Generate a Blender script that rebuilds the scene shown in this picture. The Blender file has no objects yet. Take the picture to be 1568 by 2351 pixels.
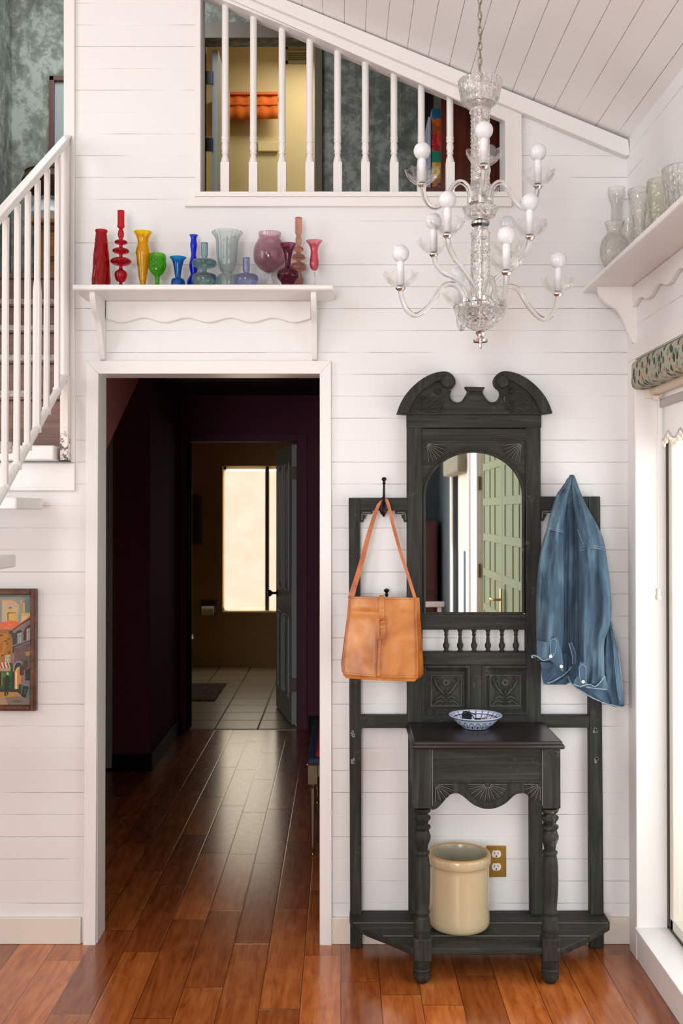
import bpy, math, random
from mathutils import Vector, Matrix
R = random.Random(7)
pi = math.pi
scene = bpy.context.scene
COL = scene.collection

# ------------------------------------------------------------------ camera
F, CX, CY, TH = 2400.0, 784.0, 1152.0, 0.011
CAM = Vector((0.0, -3.73, 1.526))
cam = bpy.data.cameras.new('camera')
cam.sensor_fit = 'VERTICAL'; cam.sensor_height = 36.0
cam.lens = 36.0 * F / 2351.0
cam.shift_y = -(1175.5 - CY) / 2351.0
cam.clip_start = 0.05; cam.clip_end = 100
cam.dof.use_dof = True; cam.dof.focus_distance = 3.6; cam.dof.aperture_fstop = 6.3
camo = bpy.data.objects.new('camera', cam); COL.objects.link(camo)
camo.location = CAM; camo.rotation_euler = (pi / 2 + TH, 0, 0)
scene.camera = camo

# ------------------------------------------------------------------ world, exposure, daylight
w = bpy.data.worlds.new('world'); scene.world = w; w.use_nodes = True
w.node_tree.nodes['Background'].inputs[0].default_value = (0.98, 0.96, 0.93, 1)
w.node_tree.nodes['Background'].inputs[1].default_value = 1.15
scene.view_settings.view_transform = 'Standard'
scene.view_settings.look = 'None'
scene.view_settings.exposure = 0.0
scene.view_settings.gamma = 1.0
scene.view_settings.use_curve_mapping = False
scene.cycles.use_denoising = True
scene.cycles.max_bounces = 10
scene.cycles.transparent_max_bounces = 24
scene.cycles.transmission_bounces = 10
scene.cycles.caustics_reflective = False
scene.cycles.caustics_refractive = False
scene.cycles.sample_clamp_indirect = 4.0

def area(name, loc, direction, sx, sy, power, col=(1, 1, 1), spread=180):
    l = bpy.data.lights.new(name, 'AREA'); l.shape = 'RECTANGLE'
    l.size = sx; l.size_y = sy; l.energy = power; l.color = col; l.spread = math.radians(spread)
    o = bpy.data.objects.new(name, l); COL.objects.link(o)
    o.location = loc; o.rotation_euler = Vector(direction).to_track_quat('-Z', 'Z').to_euler()
    return o
# daylight through the tall window behind and to the left of the camera
area('daylight_rear_window', (-2.9, -7.36, 3.3), (0.0, 1, 0.0), 1.0, 1.3, 44, (0.985, 0.99, 1.0))
# added soft fill low in the rear wall, brightens the lower back wall
area('rear_low_fill', (-1.15, -7.36, 1.35), (0.0, 1, 0.0), 1.5, 1.9, 148, (0.97, 0.985, 1.0))
# daylight through the broad window in the left wall
area('daylight_left_window', (-4.38, -3.4, 2.3), (1, 0, 0), 3.0, 2.2, 94, (0.97, 0.985, 1.0))
# daylight through the floor-length windows of the right wall
area('daylight_right_window', (1.34, -1.12, 1.12), (-1, 0, 0), 1.7, 1.8, 20, (0.97, 0.985, 1.0))
area('daylight_far_right_window', (1.30, -5.35, 1.05), (-1, 0, 0), 1.1, 1.6, 30, (1, 0.96, 0.9))
# added unseen lamps: fill for the loft and the guest room
area('loft_fill', (-1.5, 2.2, 5.1), (0, 0.25, -1), 1.2, 1.2, 32, (0.95, 0.99, 1))
area('guest_room_fill', (-0.2, 4.1, 5.2), (0, 0, -1), 0.5, 0.5, 12, (1, 0.9, 0.72))
# bathroom daylight
area('bathroom_window_light', (-0.72, 6.50, 1.3), (0, -1, -0.25), 0.9, 1.3, 4, (1, 0.88, 0.7))

# ------------------------------------------------------------------ projection helpers (photo pixel -> point on a real plane)
def ray(px, py):
    xc = (px - CX) / F; yc = -(py - CY) / F
    return Vector((xc, math.cos(TH) - yc * math.sin(TH), math.sin(TH) + yc * math.cos(TH)))
def P(px, py, Y):
    d = ray(px, py); return CAM + d * ((Y - CAM.y) / d.y)
def PX(px, py, X):
    d = ray(px, py); return CAM + d * ((X - CAM.x) / d.x)
def x_at(px, Y): return P(px, 1178, Y).x
def z_at(py, Y): return P(784, py, Y).z
def scl(Y): return (Y - CAM.y) / F

# ------------------------------------------------------------------ node helpers
class NT:
    def __init__(s, name):
        m = bpy.data.materials.new(name); m.use_nodes = True
        s.m = m; s.t = m.node_tree; s.b = s.t.nodes['Principled BSDF']; s.out = s.t.nodes['Material Output']
        s.tc = None
    def n(s, typ, **kw):
        nd = s.t.nodes.new(typ)
        for k, v in kw.items():
            if isinstance(k, str) and hasattr(nd, k): setattr(nd, k, v)
        return nd
    def l(s, a, b): s.t.links.new(a, b)
    def setin(s, sock, v):
        if hasattr(v, 'is_linked') or hasattr(v, 'links'): s.l(v, sock)
        else:
            if isinstance(v, tuple) and len(v) == 3 and sock.type == 'RGBA': v = (*v, 1)
            sock.default_value = v
    def obj(s):
        if not s.tc: s.tc = s.n('ShaderNodeTexCoord')
        return s.tc.outputs['Object']
    def pos(s): return s.n('ShaderNodeNewGeometry').outputs['Position']
    def sep(s, v):
        nd = s.n('ShaderNodeSeparateXYZ'); s.l(v, nd.inputs[0]); return nd.outputs
    def comb(s, x, y, z=0.0):
        nd = s.n('ShaderNodeCombineXYZ')
        for i, v in enumerate((x, y, z)): s.setin(nd.inputs[i], v)
        return nd.outputs[0]
    def math(s, op, a, b=0.0, c=0.0, clamp=False):
        nd = s.n('ShaderNodeMath'); nd.operation = op; nd.use_clamp = clamp
        s.setin(nd.inputs[0], a); s.setin(nd.inputs[1], b)
        s.setin(nd.inputs[2], c)
        return nd.outputs[0]
    def mapping(s, v, scale=(1, 1, 1), loc=(0, 0, 0), rot=(0, 0, 0)):
        nd = s.n('ShaderNodeMapping'); s.l(v, nd.inputs[0])
        nd.inputs['Scale'].default_value = scale; nd.inputs['Location'].default_value = loc; nd.inputs['Rotation'].default_value = rot
        return nd.outputs[0]
    def noise(s, v, scale=5, detail=3, rough=0.5, dist=0.0, out=0):
        nd = s.n('ShaderNodeTexNoise'); s.l(v, nd.inputs['Vector'])
        nd.inputs['Scale'].default_value = scale; nd.inputs['Detail'].default_value = detail
        nd.inputs['Roughness'].default_value = rough; nd.inputs['Distortion'].default_value = dist
        return nd.outputs[out]
    def vor(s, v, scale=5, feature='F1', out=0, rnd=1.0):
        nd = s.n('ShaderNodeTexVoronoi'); nd.feature = feature; s.l(v, nd.inputs['Vector'])
        nd.inputs['Scale'].default_value = scale; nd.inputs['Randomness'].default_value = rnd
        return nd.outputs[out]
    def ramp(s, v, stops, interp='LINEAR'):
        nd = s.n('ShaderNodeValToRGB'); s.setin(nd.inputs[0], v); cr = nd.color_ramp; cr.interpolation = interp
        while len(cr.elements) < len(stops): cr.elements.new(0.5)
        for e, (p, c) in zip(cr.elements, stops):
            e.position = p; e.color = (*c, 1) if len(c) == 3 else c
        return nd.outputs[0]
    def step(s, v, lo, hi):
        nd = s.n('ShaderNodeMapRange'); nd.interpolation_type = 'SMOOTHSTEP'; s.setin(nd.inputs[0], v)
        nd.inputs[1].default_value = lo; nd.inputs[2].default_value = hi
        return nd.outputs[0]
    def mix(s, f, a, b, mode='MIX'):
        nd = s.n('ShaderNodeMix'); nd.data_type = 'RGBA'; nd.blend_type = mode
        s.setin(nd.inputs[0], f); s.setin(nd.inputs[6], a); s.setin(nd.inputs[7], b)
        return nd.outputs[2]
    def bump(s, h, strength=0.3, dist=0.01):
        nd = s.n('ShaderNodeBump'); nd.inputs['Strength'].default_value = strength; nd.inputs['Distance'].default_value = dist
        s.setin(nd.inputs['Height'], h); s.l(nd.outputs[0], s.b.inputs['Normal']); return nd
    def base(s, c): s.setin(s.b.inputs['Base Color'], c)
    def rough(s, r): s.setin(s.b.inputs['Roughness'], r)

def simple(name, c, rough=0.5, metal=0.0, spec=0.5, bump=None, emit=None, coat=0.0, var=0.0):
    t = NT(name); t.rough(rough); t.b.inputs['Metallic'].default_value = metal
    t.b.inputs['Specular IOR Level'].default_value = spec
    t.b.inputs['Coat Weight'].default_value = coat
    if var:
        nz = t.noise(t.obj(), 14, 4)
        t.base(t.mix(nz, tuple(x * (1 - var) for x in c), tuple(min(1, x * (1 + var)) for x in c)))
    else: t.base(c)
    if bump: t.bump(t.noise(t.obj(), bump[0], 4), bump[1], 0.003)
    if emit:
        t.b.inputs['Emission Color'].default_value = (*emit[0], 1); t.b.inputs['Emission Strength'].default_value = emit[1]
    return t.m

def hexc(r, g, b):
    f = lambda v: (v / 255 / 12.92) if v / 255 <= 0.04045 else ((v / 255 + 0.055) / 1.055) ** 2.4
    return (f(r), f(g), f(b))

M = {}
M['white'] = simple('white_paint', (0.82, 0.81, 0.80), 0.42, bump=(60, 0.05))
M['trim_white'] = simple('trim_white_paint', (0.81, 0.795, 0.775), 0.35, bump=(40, 0.04))
M['base_cream'] = simple('cream_baseboard_paint', (0.74, 0.68, 0.60), 0.4)

def shiplap(name, axis, pitch, off, col, dark=(0.10, 0.085, 0.07), thresh=(0.40, 0.50), wid=0.010):
    t = NT(name); o = t.obj(); s = t.sep(o)
    a = s['XYZ'.index(axis)]
    v = t.math('DIVIDE', t.math('ADD', a, off), pitch)
    row = t.math('ROUND', v)
    d = t.math('ABSOLUTE', t.math('SUBTRACT', v, row))
    along = t.math('ADD', s[0], s[1]) if axis == 'Z' else s[1]
    vis = t.noise(t.comb(t.math('MULTIPLY', along, 0.9), t.math('MULTIPLY', row, 3.17), 0.0), 1.3, 3, 0.6)
    vis = t.step(vis, *thresh)
    fine = t.noise(t.comb(t.math('MULTIPLY', along, 12.0), t.math('MULTIPLY', row, 5.3), 0.0), 2.0, 2)
    w_ = t.math('MULTIPLY', t.math('ADD', fine, 0.35), wid)
    line = t.math('MULTIPLY', t.math('SUBTRACT', 1.0, t.step(t.math('DIVIDE', d, w_), 0.55, 1.1)), vis)
    broad = t.noise(o, 1.1, 2)
    wood = t.noise(t.comb(t.math('MULTIPLY', along, 3.0), t.math('MULTIPLY', a, 60.0), 0.0), 1.0, 5, 0.6, 0.6)
    c = t.mix(broad, tuple(x * 0.97 for x in col), col)
    t.base(t.mix(line, c, dark)); t.rough(0.42)
    groove = t.step(d, 0.0, 0.028)
    h = t.math('ADD', groove, t.math('MULTIPLY', wood, 0.10))
    t.bump(h, 0.30, 0.0022)
    return t.m
LP = (z_at(859.3, 0) - z_at(2073.9, 0)) / 24
M['shiplap'] = shiplap('white_shiplap', 'Z', LP, -z_at(2073.9, 0), (0.81, 0.806, 0.80), thresh=(0.45, 0.53))
M['shiplap_ceiling'] = shiplap('white_ceiling_boards', 'X', 0.0748, -0.683, (0.90, 0.89, 0.875), thresh=(0.33, 0.42), wid=0.013)

def floor_mat():
    t = NT('cherry_plank_floor'); o = t.obj(); s = t.sep(o); x, y = s[0], s[1]
    W = 0.1265
    v = t.math('DIVIDE', t.math('ADD', x, 0.634), W); row = t.math('FLOOR', v); fx = t.math('SUBTRACT', v, row)
    wn = t.n('ShaderNodeTexWhiteNoise'); wn.noise_dimensions = '1D'; t.l(row, wn.inputs['W'])
    L = t.math('ADD', 0.62, t.math('MULTIPLY', wn.outputs[0], 0.25))
    vy = t.math('ADD', t.math('DIVIDE', y, L), t.math('MULTIPLY', wn.outputs[0], 37.3)); seg = t.math('FLOOR', vy); fy = t.math('SUBTRACT', vy, seg)
    w2 = t.n('ShaderNodeTexWhiteNoise'); w2.noise_dimensions = '2D'; t.l(t.comb(row, seg), w2.inputs['Vector'])
    idv = w2.outputs[0]
    gx = t.math('MINIMUM', fx, t.math('SUBTRACT', 1.0, fx)); gy = t.math('MULTIPLY', t.math('MINIMUM', fy, t.math('SUBTRACT', 1.0, fy)), 5.5)
    g = t.math('MINIMUM', gx, gy)
    gap = t.math('SUBTRACT', 1.0, t.step(g, 0.006, 0.016))
    gv = t.comb(t.math('ADD', t.math('MULTIPLY', x, 26.0), t.math('MULTIPLY', idv, 80)), t.math('MULTIPLY', y, 2.6), 0.0)
    grain = t.noise(gv, 1.6, 6, 0.62, 0.9)
    fig = t.noise(t.comb(t.math('ADD', t.math('MULTIPLY', x, 9.0), t.math('MULTIPLY', idv, 30)), t.math('MULTIPLY', y, 5.0), 0.0), 1.0, 3, 0.5, 1.4)
    c = t.ramp(t.math('ADD', t.math('MULTIPLY', grain, 0.72), t.math('MULTIPLY', fig, 0.28)),
               [(0.28, hexc(122, 58, 24)), (0.44, hexc(180, 96, 42)), (0.60, hexc(206, 122, 60)), (0.8, hexc(222, 146, 84))])
    tone = t.ramp(idv, [(0.0, (0.50, 0.44, 0.41)), (0.5, (0.80, 0.78, 0.76)), (1.0, (1.08, 1.08, 1.08))])
    c = t.mix(1.0, c, tone, 'MULTIPLY')
    streak = t.step(t.noise(t.comb(t.math('ADD', t.math('MULTIPLY', x, 42.0), t.math('MULTIPLY', idv, 50)), t.math('MULTIPLY', y, 7.0), 3.0), 1.0, 3, 0.6, 0.8), 0.66, 0.76)
    c = t.mix(t.math('MULTIPLY', streak, 0.22), c, (0.03, 0.01, 0.005))
    t.base(t.mix(t.math('MULTIPLY', gap, 0.75), c, (0.012, 0.006, 0.004)))
    sc_ = t.noise(o, 30, 4)
    t.rough(t.math('ADD', 0.15, t.math('MULTIPLY', sc_, 0.12))); t.b.inputs['Coat Weight'].default_value = 0.35; t.b.inputs['Coat Roughness'].default_value = 0.16
    t.b.inputs['Specular IOR Level'].default_value = 0.5
    h = t.math('ADD', t.step(g, 0.0, 0.035), t.math('ADD', t.math('MULTIPLY', grain, 0.03), t.math('MULTIPLY', t.noise(o, 3.5, 2), 0.12)))
    t.bump(h, 0.22, 0.002)
    return t.m
M['floor'] = floor_mat()

def dark_wood(name, vertical=True, wear=0.5):
    t = NT(name); o = t.obj()
    sc_ = (55, 55, 3.2) if vertical else (3.2, 55, 55)
    g = t.noise(t.mapping(o, sc_), 1.0, 6, 0.65, 0.7)
    g2 = t.noise(t.mapping(o, sc_), 3.5, 3, 0.6)
    c = t.ramp(g, [(0.28, hexc(17, 17, 14)), (0.46, hexc(36, 37, 32)), (0.62, hexc(50, 51, 45)), (0.85, hexc(82, 83, 74))])
    dust = t.noise(o, 9, 6, 0.7); fine = t.noise(o, 85, 3, 0.7)
    dm = t.math('MULTIPLY', t.step(dust, 0.56, 0.74), t.step(fine, 0.42, 0.62))
    c = t.mix(t.math('MULTIPLY', dm, wear), c, hexc(146, 145, 134))
    red = t.step(t.noise(o, 5, 3), 0.60, 0.74)
    c = t.mix(t.math('MULTIPLY', red, 0.35), c, hexc(58, 42, 30))
    t.b.inputs['Specular IOR Level'].default_value = 0.3
    t.base(c); t.rough(t.math('ADD', 0.5, t.math('MULTIPLY', dust, 0.3)))
    t.bump(t.math('ADD', g, t.math('MULTIPLY', g2, 0.4)), 0.35, 0.0018)
    return t.m
M['dw_v'] = dark_wood('ebonised_wood_upright', True, 0.35)
M['dw_h'] = dark_wood('ebonised_wood_crosswise', False, 0.35)
M['dw_dusty'] = dark_wood('dusty_ebonised_wood', True, 0.9)
M['dw_top'] = simple('polished_black_wood', hexc(33, 27, 24), 0.3, var=0.35, bump=(30, 0.08))
M['edge_wear'] = simple('worn_wood_edge', hexc(120, 78, 45), 0.6)
M['dust'] = simple('limewash_residue', hexc(120, 119, 108), 0.9, var=0.25)
M['iron'] = simple('black_iron', (0.012, 0.012, 0.013), 0.32, 0.6)
M['brass'] = simple('aged_brass', hexc(176, 138, 66), 0.34, 1.0)
M['chrome'] = simple('polished_metal', (0.75, 0.74, 0.72), 0.12, 1.0)
mm = NT('mirror_glass'); mm.base((0.93, 0.94, 0.93)); mm.b.inputs['Metallic'].default_value = 1; mm.rough(0.012); M['mirror'] = mm.m
M['purple'] = simple('plum_wall_paint', (0.150, 0.050, 0.082), 0.85, spec=0.1)
M['plum_lit'] = simple('lit_plum_wall_paint', hexc(208, 128, 126), 0.6)  # paler plum: doorway light on the stair side put into the colour
M['plum_trim'] = simple('plum_trim_gloss', (0.130, 0.042, 0.070), 0.6, spec=0.2)
M['black_trim'] = simple('dark_brown_skirting', (0.010, 0.007, 0.007), 0.6, spec=0.15)
M['bath_wall'] = simple('ochre_wall_paint', hexc(160, 128, 84), 0.7)
M['grey_door'] = simple('grey_green_door_paint', hexc(176, 186, 184), 0.4)
M['teal'] = simple('dark_teal_wall_paint', (0.012, 0.028, 0.034), 0.6)
M['yellow_wall'] = simple('butter_yellow_wall_paint', hexc(222, 206, 158), 0.7)
M['carpet'] = simple('beige_carpet', hexc(150, 130, 105), 0.95, bump=(200, 0.4))
M['dark_ceiling'] = simple('hall_ceiling_paint', (0.03, 0.014, 0.02), 0.7)
# ------------------------------------------------------------------ mesh building
ORG = {}
class MB:
    def __init__(s): s.v = []; s.f = []; s.mi = []; s.cur = 0
    def add(s, vs, fs):
        b = len(s.v); s.v += [Vector(v) for v in vs]; s.f += [[b + i for i in f] for f in fs]; s.mi += [s.cur] * len(fs); return s
    def box(s, x0, x1, y0, y1, z0, z1):
        if x0 > x1: x0, x1 = x1, x0
        if y0 > y1: y0, y1 = y1, y0
        if z0 > z1: z0, z1 = z1, z0
        return s.add([(x0, y0, z0), (x1, y0, z0), (x1, y1, z0), (x0, y1, z0), (x0, y0, z1), (x1, y0, z1), (x1, y1, z1), (x0, y1, z1)],
                     [(0, 3, 2, 1), (4, 5, 6, 7), (0, 1, 5, 4), (1, 2, 6, 5), (2, 3, 7, 6), (3, 0, 4, 7)])
    def prism(s, pts, vec):
        """extrude polygon (3D pts) along vec; orientation fixed by recalculated normals"""
        n = len(pts); vec = Vector(vec); a = [Vector(p) for p in pts]; b = [p + vec for p in a]
        nrm = Vector((0, 0, 0))
        for i in range(n): nrm += (a[i] - a[0]).cross(a[(i + 1) % n] - a[0])
        fs = []
        if nrm.dot(vec) > 0:
            fs = [list(range(n))[::-1], list(range(n, 2 * n))] + [(i, (i + 1) % n, n + (i + 1) % n, n + i) for i in range(n)]
        else:
            fs = [list(range(n)), list(range(n, 2 * n))[::-1]] + [((i + 1) % n, i, n + i, n + (i + 1) % n) for i in range(n)]
        return s.add(a + b, fs)
    def lathe(s, prof, c, axis=(0, 0, 1), seg=32, mod=None, caps=True):
        """prof: (r, h) list from one end to the other"""
        ax = Vector(axis).normalized(); u = ax.orthogonal().normalized(); w_ = ax.cross(u); c = Vector(c)
        if abs(ax.z) > 0.99: u = Vector((1, 0, 0)); w_ = Vector((0, 1, 0)) * (1 if ax.z > 0 else -1)
        vs = []; fs = []; m = len(prof)
        for (r, h) in prof:
            for k in range(seg):
                a = 2 * pi * k / seg
                rr = r * (mod(a, h) if mod else 1)
                vs.append(c + ax * h + (u * math.cos(a) + w_ * math.sin(a)) * rr)
        for i in range(m - 1):
            for k in range(seg):
                k2 = (k + 1) % seg
                fs.append((i * seg + k, i * seg + k2, (i + 1) * seg + k2, (i + 1) * seg + k))
        if caps and prof[0][0] > 1e-6: fs.append(list(range(seg))[::-1])
        if caps and prof[-1][0] > 1e-6: fs.append([(m - 1) * seg + k for k in range(seg)])
        return s.add(vs, fs)
    def tube(s, pts, r, seg=12, caps=True, flat=None):
        pts = [Vector(p) for p in pts]; n = len(pts); rs = r if isinstance(r, (list, tuple)) else [r] * n
        vs = []; fs = []; prev = None
        for i, p in enumerate(pts):
            t = (pts[min(i + 1, n - 1)] - pts[max(i - 1, 0)]).normalized()
            if prev is None: u = t.orthogonal().normalized()
            else:
                u = (prev - t * prev.dot(t))
                u = u.normalized() if u.length > 1e-6 else t.orthogonal().normalized()
            prev = u; w_ = t.cross(u)
            for k in range(seg):
                a = 2 * pi * k / seg; vs.append(p + (u * math.cos(a) + w_ * math.sin(a)) * rs[i])
        for i in range(n - 1):
            for k in range(seg):
                k2 = (k + 1) % seg; fs.append((i * seg + k, i * seg + k2, (i + 1) * seg + k2, (i + 1) * seg + k))
        if caps: fs += [list(range(seg))[::-1], [(n - 1) * seg + k for k in range(seg)]]
        return s.add(vs, fs)
    def ribbon(s, pts, wvec, tvec):
        """flat band along pts with half width vec(s) and thickness vec"""
        n = len(pts); vs = []; fs = []
        for i, p in enumerate(pts):
            p = Vector(p); a = Vector(wvec[i] if isinstance(wvec, list) else wvec); b = Vector(tvec[i] if isinstance(tvec, list) else tvec)
            vs += [p - a - b, p + a - b, p + a + b, p - a + b]
        for i in range(n - 1):
            for k in range(4):
                k2 = (k + 1) % 4; fs.append((i * 4 + k, i * 4 + k2, (i + 1) * 4 + k2, (i + 1) * 4 + k))
        fs += [(3, 2, 1, 0), tuple((n - 1) * 4 + k for k in range(4))]
        return s.add(vs, fs)
    def sphere(s, c, r, seg=24, rings=14, sq=(1, 1, 1)):
        c = Vector(c); prof = [(math.sin(pi * i / rings) * r, -math.cos(pi * i / rings) * r) for i in range(rings + 1)]
        b = len(s.v); s.lathe(prof, (0, 0, 0), seg=seg)
        for i in range(b, len(s.v)):
            v = s.v[i]; s.v[i] = Vector((v.x * sq[0], v.y * sq[1], v.z * sq[2])) + c
        return s
    def grid(s, pf, nu, nv, closeu=False):
        vs = [pf(i / (nu if closeu else nu - 1), j / (nv - 1)) for j in range(nv) for i in range(nu)]
        fs = []
        for j in range(nv - 1):
            for i in range(nu if closeu else nu - 1):
                i2 = (i + 1) % nu; fs.append((j * nu + i, j * nu + i2, (j + 1) * nu + i2, (j + 1) * nu + i))
        return s.add(vs, fs)
    def build(s, name, mat, parent=None, bevel=0.0, smooth=40, origin=None, kind=None, solid=0.0, fixn=False, merge=False):
        if parent is not None: org = ORG[parent.name]
        else: org = Vector(origin) if origin is not None else Vector((0, 0, 0))
        me = bpy.data.meshes.new(name)
        me.from_pydata([v - org for v in s.v], [], s.f); me.update()
        mats = mat if isinstance(mat, list) else [mat]
        for m_ in mats: me.materials.append(m_)
        if len(mats) > 1: me.polygons.foreach_set('material_index', s.mi)
        if fixn or merge:
            import bmesh
            bm = bmesh.new(); bm.from_mesh(me)
            if merge: bmesh.ops.remove_doubles(bm, verts=bm.verts, dist=1e-5)
            bmesh.ops.recalc_face_normals(bm, faces=bm.faces); bm.to_mesh(me); bm.free()
        if smooth:
            me.shade_smooth(); me.set_sharp_from_angle(angle=math.radians(smooth))
        o = bpy.data.objects.new(name, me); COL.objects.link(o)
        if parent is not None: o.parent = parent; o.location = (0, 0, 0); ORG[o.name] = org
        else: o.location = org; ORG[o.name] = org
        if solid:
            md = o.modifiers.new('solid', 'SOLIDIFY'); md.thickness = solid; md.offset = 0
        if bevel:
            md = o.modifiers.new('bevel', 'BEVEL'); md.width = bevel; md.segments = 2; md.limit_method = 'ANGLE'; md.angle_limit = math.radians(40)
            md.harden_normals = False
        if kind: o['kind'] = kind
        return o
def tag(o, label, cat, group=None, kind=None):
    o['label'] = label; o['category'] = cat
    if group: o['group'] = group
    if kind: o['kind'] = kind
    return o
def thing(name, label, cat, loc, group=None):
    o = bpy.data.objects.new(name, None); COL.objects.link(o); o.location = loc; o.empty_display_size = 0.05
    ORG[o.name] = Vector(loc); return tag(o, label, cat, group)
def copy_tree(o, off, parent=None):
    c = o.copy(); COL.objects.link(c); off = Vector(off)
    ORG[c.name] = ORG[o.name] + off
    if parent is None: c.location = o.location + off
    else: c.parent = parent
    for ch in [x for x in COL.objects if x.parent == o]: copy_tree(ch, off if parent is None else off, c)
    return c
def copy_part(o, off):
    """copy of a child part, moved within the same parent"""
    c = o.copy(); COL.objects.link(c); c.location = o.location + Vector(off); return c
def S(name, mb, mat, **k): return mb.build(name, mat, kind='structure', **k)
def pw(pts, Y): return [P(a, b, Y) for a, b in pts]
def plate(mb, pts, Y, th):
    """board whose front outline (photo pixels) lies on the plane Y, thickness th going back"""
    return mb.prism(pw(pts, Y), (0, th, 0))
def rect(x0, y0, x1, y1): return [(x0, y0), (x1, y0), (x1, y1), (x0, y1)]
def spline(pts, n=8):
    out = []; m = len(pts); pts = [Vector(p) for p in pts]
    for i in range(m - 1):
        p0 = pts[max(i - 1, 0)]; p1 = pts[i]; p2 = pts[i + 1]; p3 = pts[min(i + 2, m - 1)]
        for k in range(n):
            t = k / n
            out.append(0.5 * ((2 * p1) + (p2 - p0) * t + (2 * p0 - 5 * p1 + 4 * p2 - p3) * t * t + (3 * p1 - p0 - 3 * p2 + p3) * t ** 3))
    out.append(pts[-1]); return out
def lerp_table(tab, x):
    if x <= tab[0][0]: return tab[0][1:]
    for a, b in zip(tab, tab[1:]):
        if x <= b[0]:
            t = (x - a[0]) / (b[0] - a[0]); return tuple(p + (q - p) * t for p, q in zip(a[1:], b[1:]))
    return tab[-1][1:]

# ================================================================== STRUCTURE
T = 0.12                       # wall thickness
XR = 1.022                     # right wall plane
XL, YB = -4.4, -7.4            # left and rear walls of the big room
pa, pb = P(1155.5, 208, 0), P(1443.5, 324.6, 0)
cs = (pb.z - pa.z) / (pb.x - pa.x)
def zc(x): return pa.z + cs * (x - pa.x)          # sloping ceiling height
XA = x_at(147, 0)              # right edge of the stair opening
ZA = z_at(1060, 0)
dxl, dxr, dz = x_at(226, 0), x_at(734, 0), z_at(858, 0)
lx0, lx1, lz0 = x_at(447, 0), x_at(1160, 0), z_at(443, 0)
def lofttop(px): return 68 + 0.408 * (px - 711)   # lower edge of the sloping head of the loft opening
J = 0.012
mb = MB()
mb.box(XL - T, -2.1, 0, T, 0, 5.4)
mb.box(-2.1, XA, 0, T, 0, ZA)
mb.box(XA, dxl - J, 0, T, 0, zc(XA) + 0.1)
def colm(x0, x1, z0):
    mb.prism([(x0, 0, z0), (x1, 0, z0), (x1, 0, zc(x1) + 0.06), (x0, 0, zc(x0) + 0.06)], (0, T, 0))
colm(dxl - J, lx0, dz + J)
mb.box(lx0, dxr + J, 0, T, dz + J, lz0)
mb.box(dxr + J, lx1, 0, T, 0, lz0)
colm(lx1, XR + 0.02, 0)
t0, t1 = P(447, lofttop(447), 0), P(1160, lofttop(1160), 0)
mb.prism([t0, t1, (t1.x, 0, zc(t1.x) + 0.06), (t0.x, 0, zc(t0.x) + 0.06)], (0, T, 0))
mb.prism([(-2.1, 0, zc(-2.1) - 0.15), (XA, 0, zc(XA) - 0.15), (XA, 0, zc(XA) + 0.1), (-2.1, 0, zc(-2.1) + 0.1)], (0, T, 0))
S('wall_back', mb, M['shiplap'], smooth=0)

# right wall: floor-length window, green double door, second window
wy0, wy1, wz0, wz1 = -0.14, -1.98, 0.107, 2.055       # window_1 opening
gy0, gy1, gz1 = -2.16, -4.12, 2.20                    # green double door
vy0, vy1, vz0, vz1 = -4.72, -5.95, 0.12, 1.98         # window_2
WT = 0.20
mb = MB()
def rw(ya, yb, za, zb): mb.box(XR, XR + WT, ya, yb, za, zb)
ztop = 3.1
rw(0.12, wy0, 0, ztop); rw(wy0, wy1, 0, wz0); rw(wy0, wy1, wz1, ztop); rw(wy1, gy0, 0, ztop); rw(gy0, gy1, gz1, ztop)
rw(gy1, vy0, 0, ztop); rw(vy0, vy1, 0, vz0); rw(vy0, vy1, vz1, ztop)
S('wall_right', mb, M['shiplap'], smooth=0)
mb = MB(); mb.box(XR, XR + WT, vy1, YB, 0, ztop); S('wall_right_rear', mb, M['teal'], smooth=0)
# rear and left walls with windows
mb = MB(); X0, X1, Z0, Z1 = -3.42, -2.38, 2.62, 3.98
mb.box(XL - T, X0, YB - T, YB, 0, 5.4); mb.box(X1, -1.95, YB - T, YB, 0, 5.4); mb.box(-0.35, -0.2, YB - T, YB, 0, 5.4); mb.box(-1.95, -0.35, YB - T, YB, 2.35, 5.4); mb.box(-1.95, -0.35, YB - T, YB, 0, 0.35); mb.box(X0, X1, YB - T, YB, 0, Z0); mb.box(X0, X1, YB - T, YB, Z1, 5.4)
S('wall_rear', mb, M['white'], smooth=0)
mb = MB(); mb.box(-0.2, XR + WT, YB - T, YB, 0, 5.4); S('wall_rear_teal', mb, M['teal'], smooth=0)
mb = MB(); mb.box(XL - T, XL, YB, -4.95, 0, 5.4); mb.box(XL - T, XL, -1.85, 0, 0, 5.4); mb.box(XL - T, XL, -4.95, -1.85, 0, 1.15); mb.box(XL - T, XL, -4.95, -1.85, 3.45, 5.4)
S('wall_left', mb, M['white'], smooth=0)
# floor: one plank field for room and hall
mb = MB(); mb.box(XL, XR + WT, YB, 3.66, -0.06, 0); S('floor', mb, M['floor'], smooth=0)
# ceiling
mb = MB(); mb.prism([(XL - T, YB - T, zc(XL - T)), (XR + WT, YB - T, zc(XR + WT)), (XR + WT, YB - T, zc(XR + WT) + 0.1), (XL - T, YB - T, zc(XL - T) + 0.1)], (0, -YB + T, 0))
S('ceiling', mb, M['shiplap_ceiling'], smooth=0)

# trims on the back wall ------------------------------------------------
def ceil_y(px): return 208 + 0.405 * (px - 1155.5)
def ceil_y2(px): return 257.7 + 0.42 * (px - 1199.5)
mb = MB(); plate(mb, [(400, ceil_y(400) - 8), (1443, ceil_y(1443) - 4), (1446, 356), (1437, 357.5), (400, ceil_y2(400))], -0.035, 0.034)
S('trim_1', mb, M['trim_white'], bevel=0.002)
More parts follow.
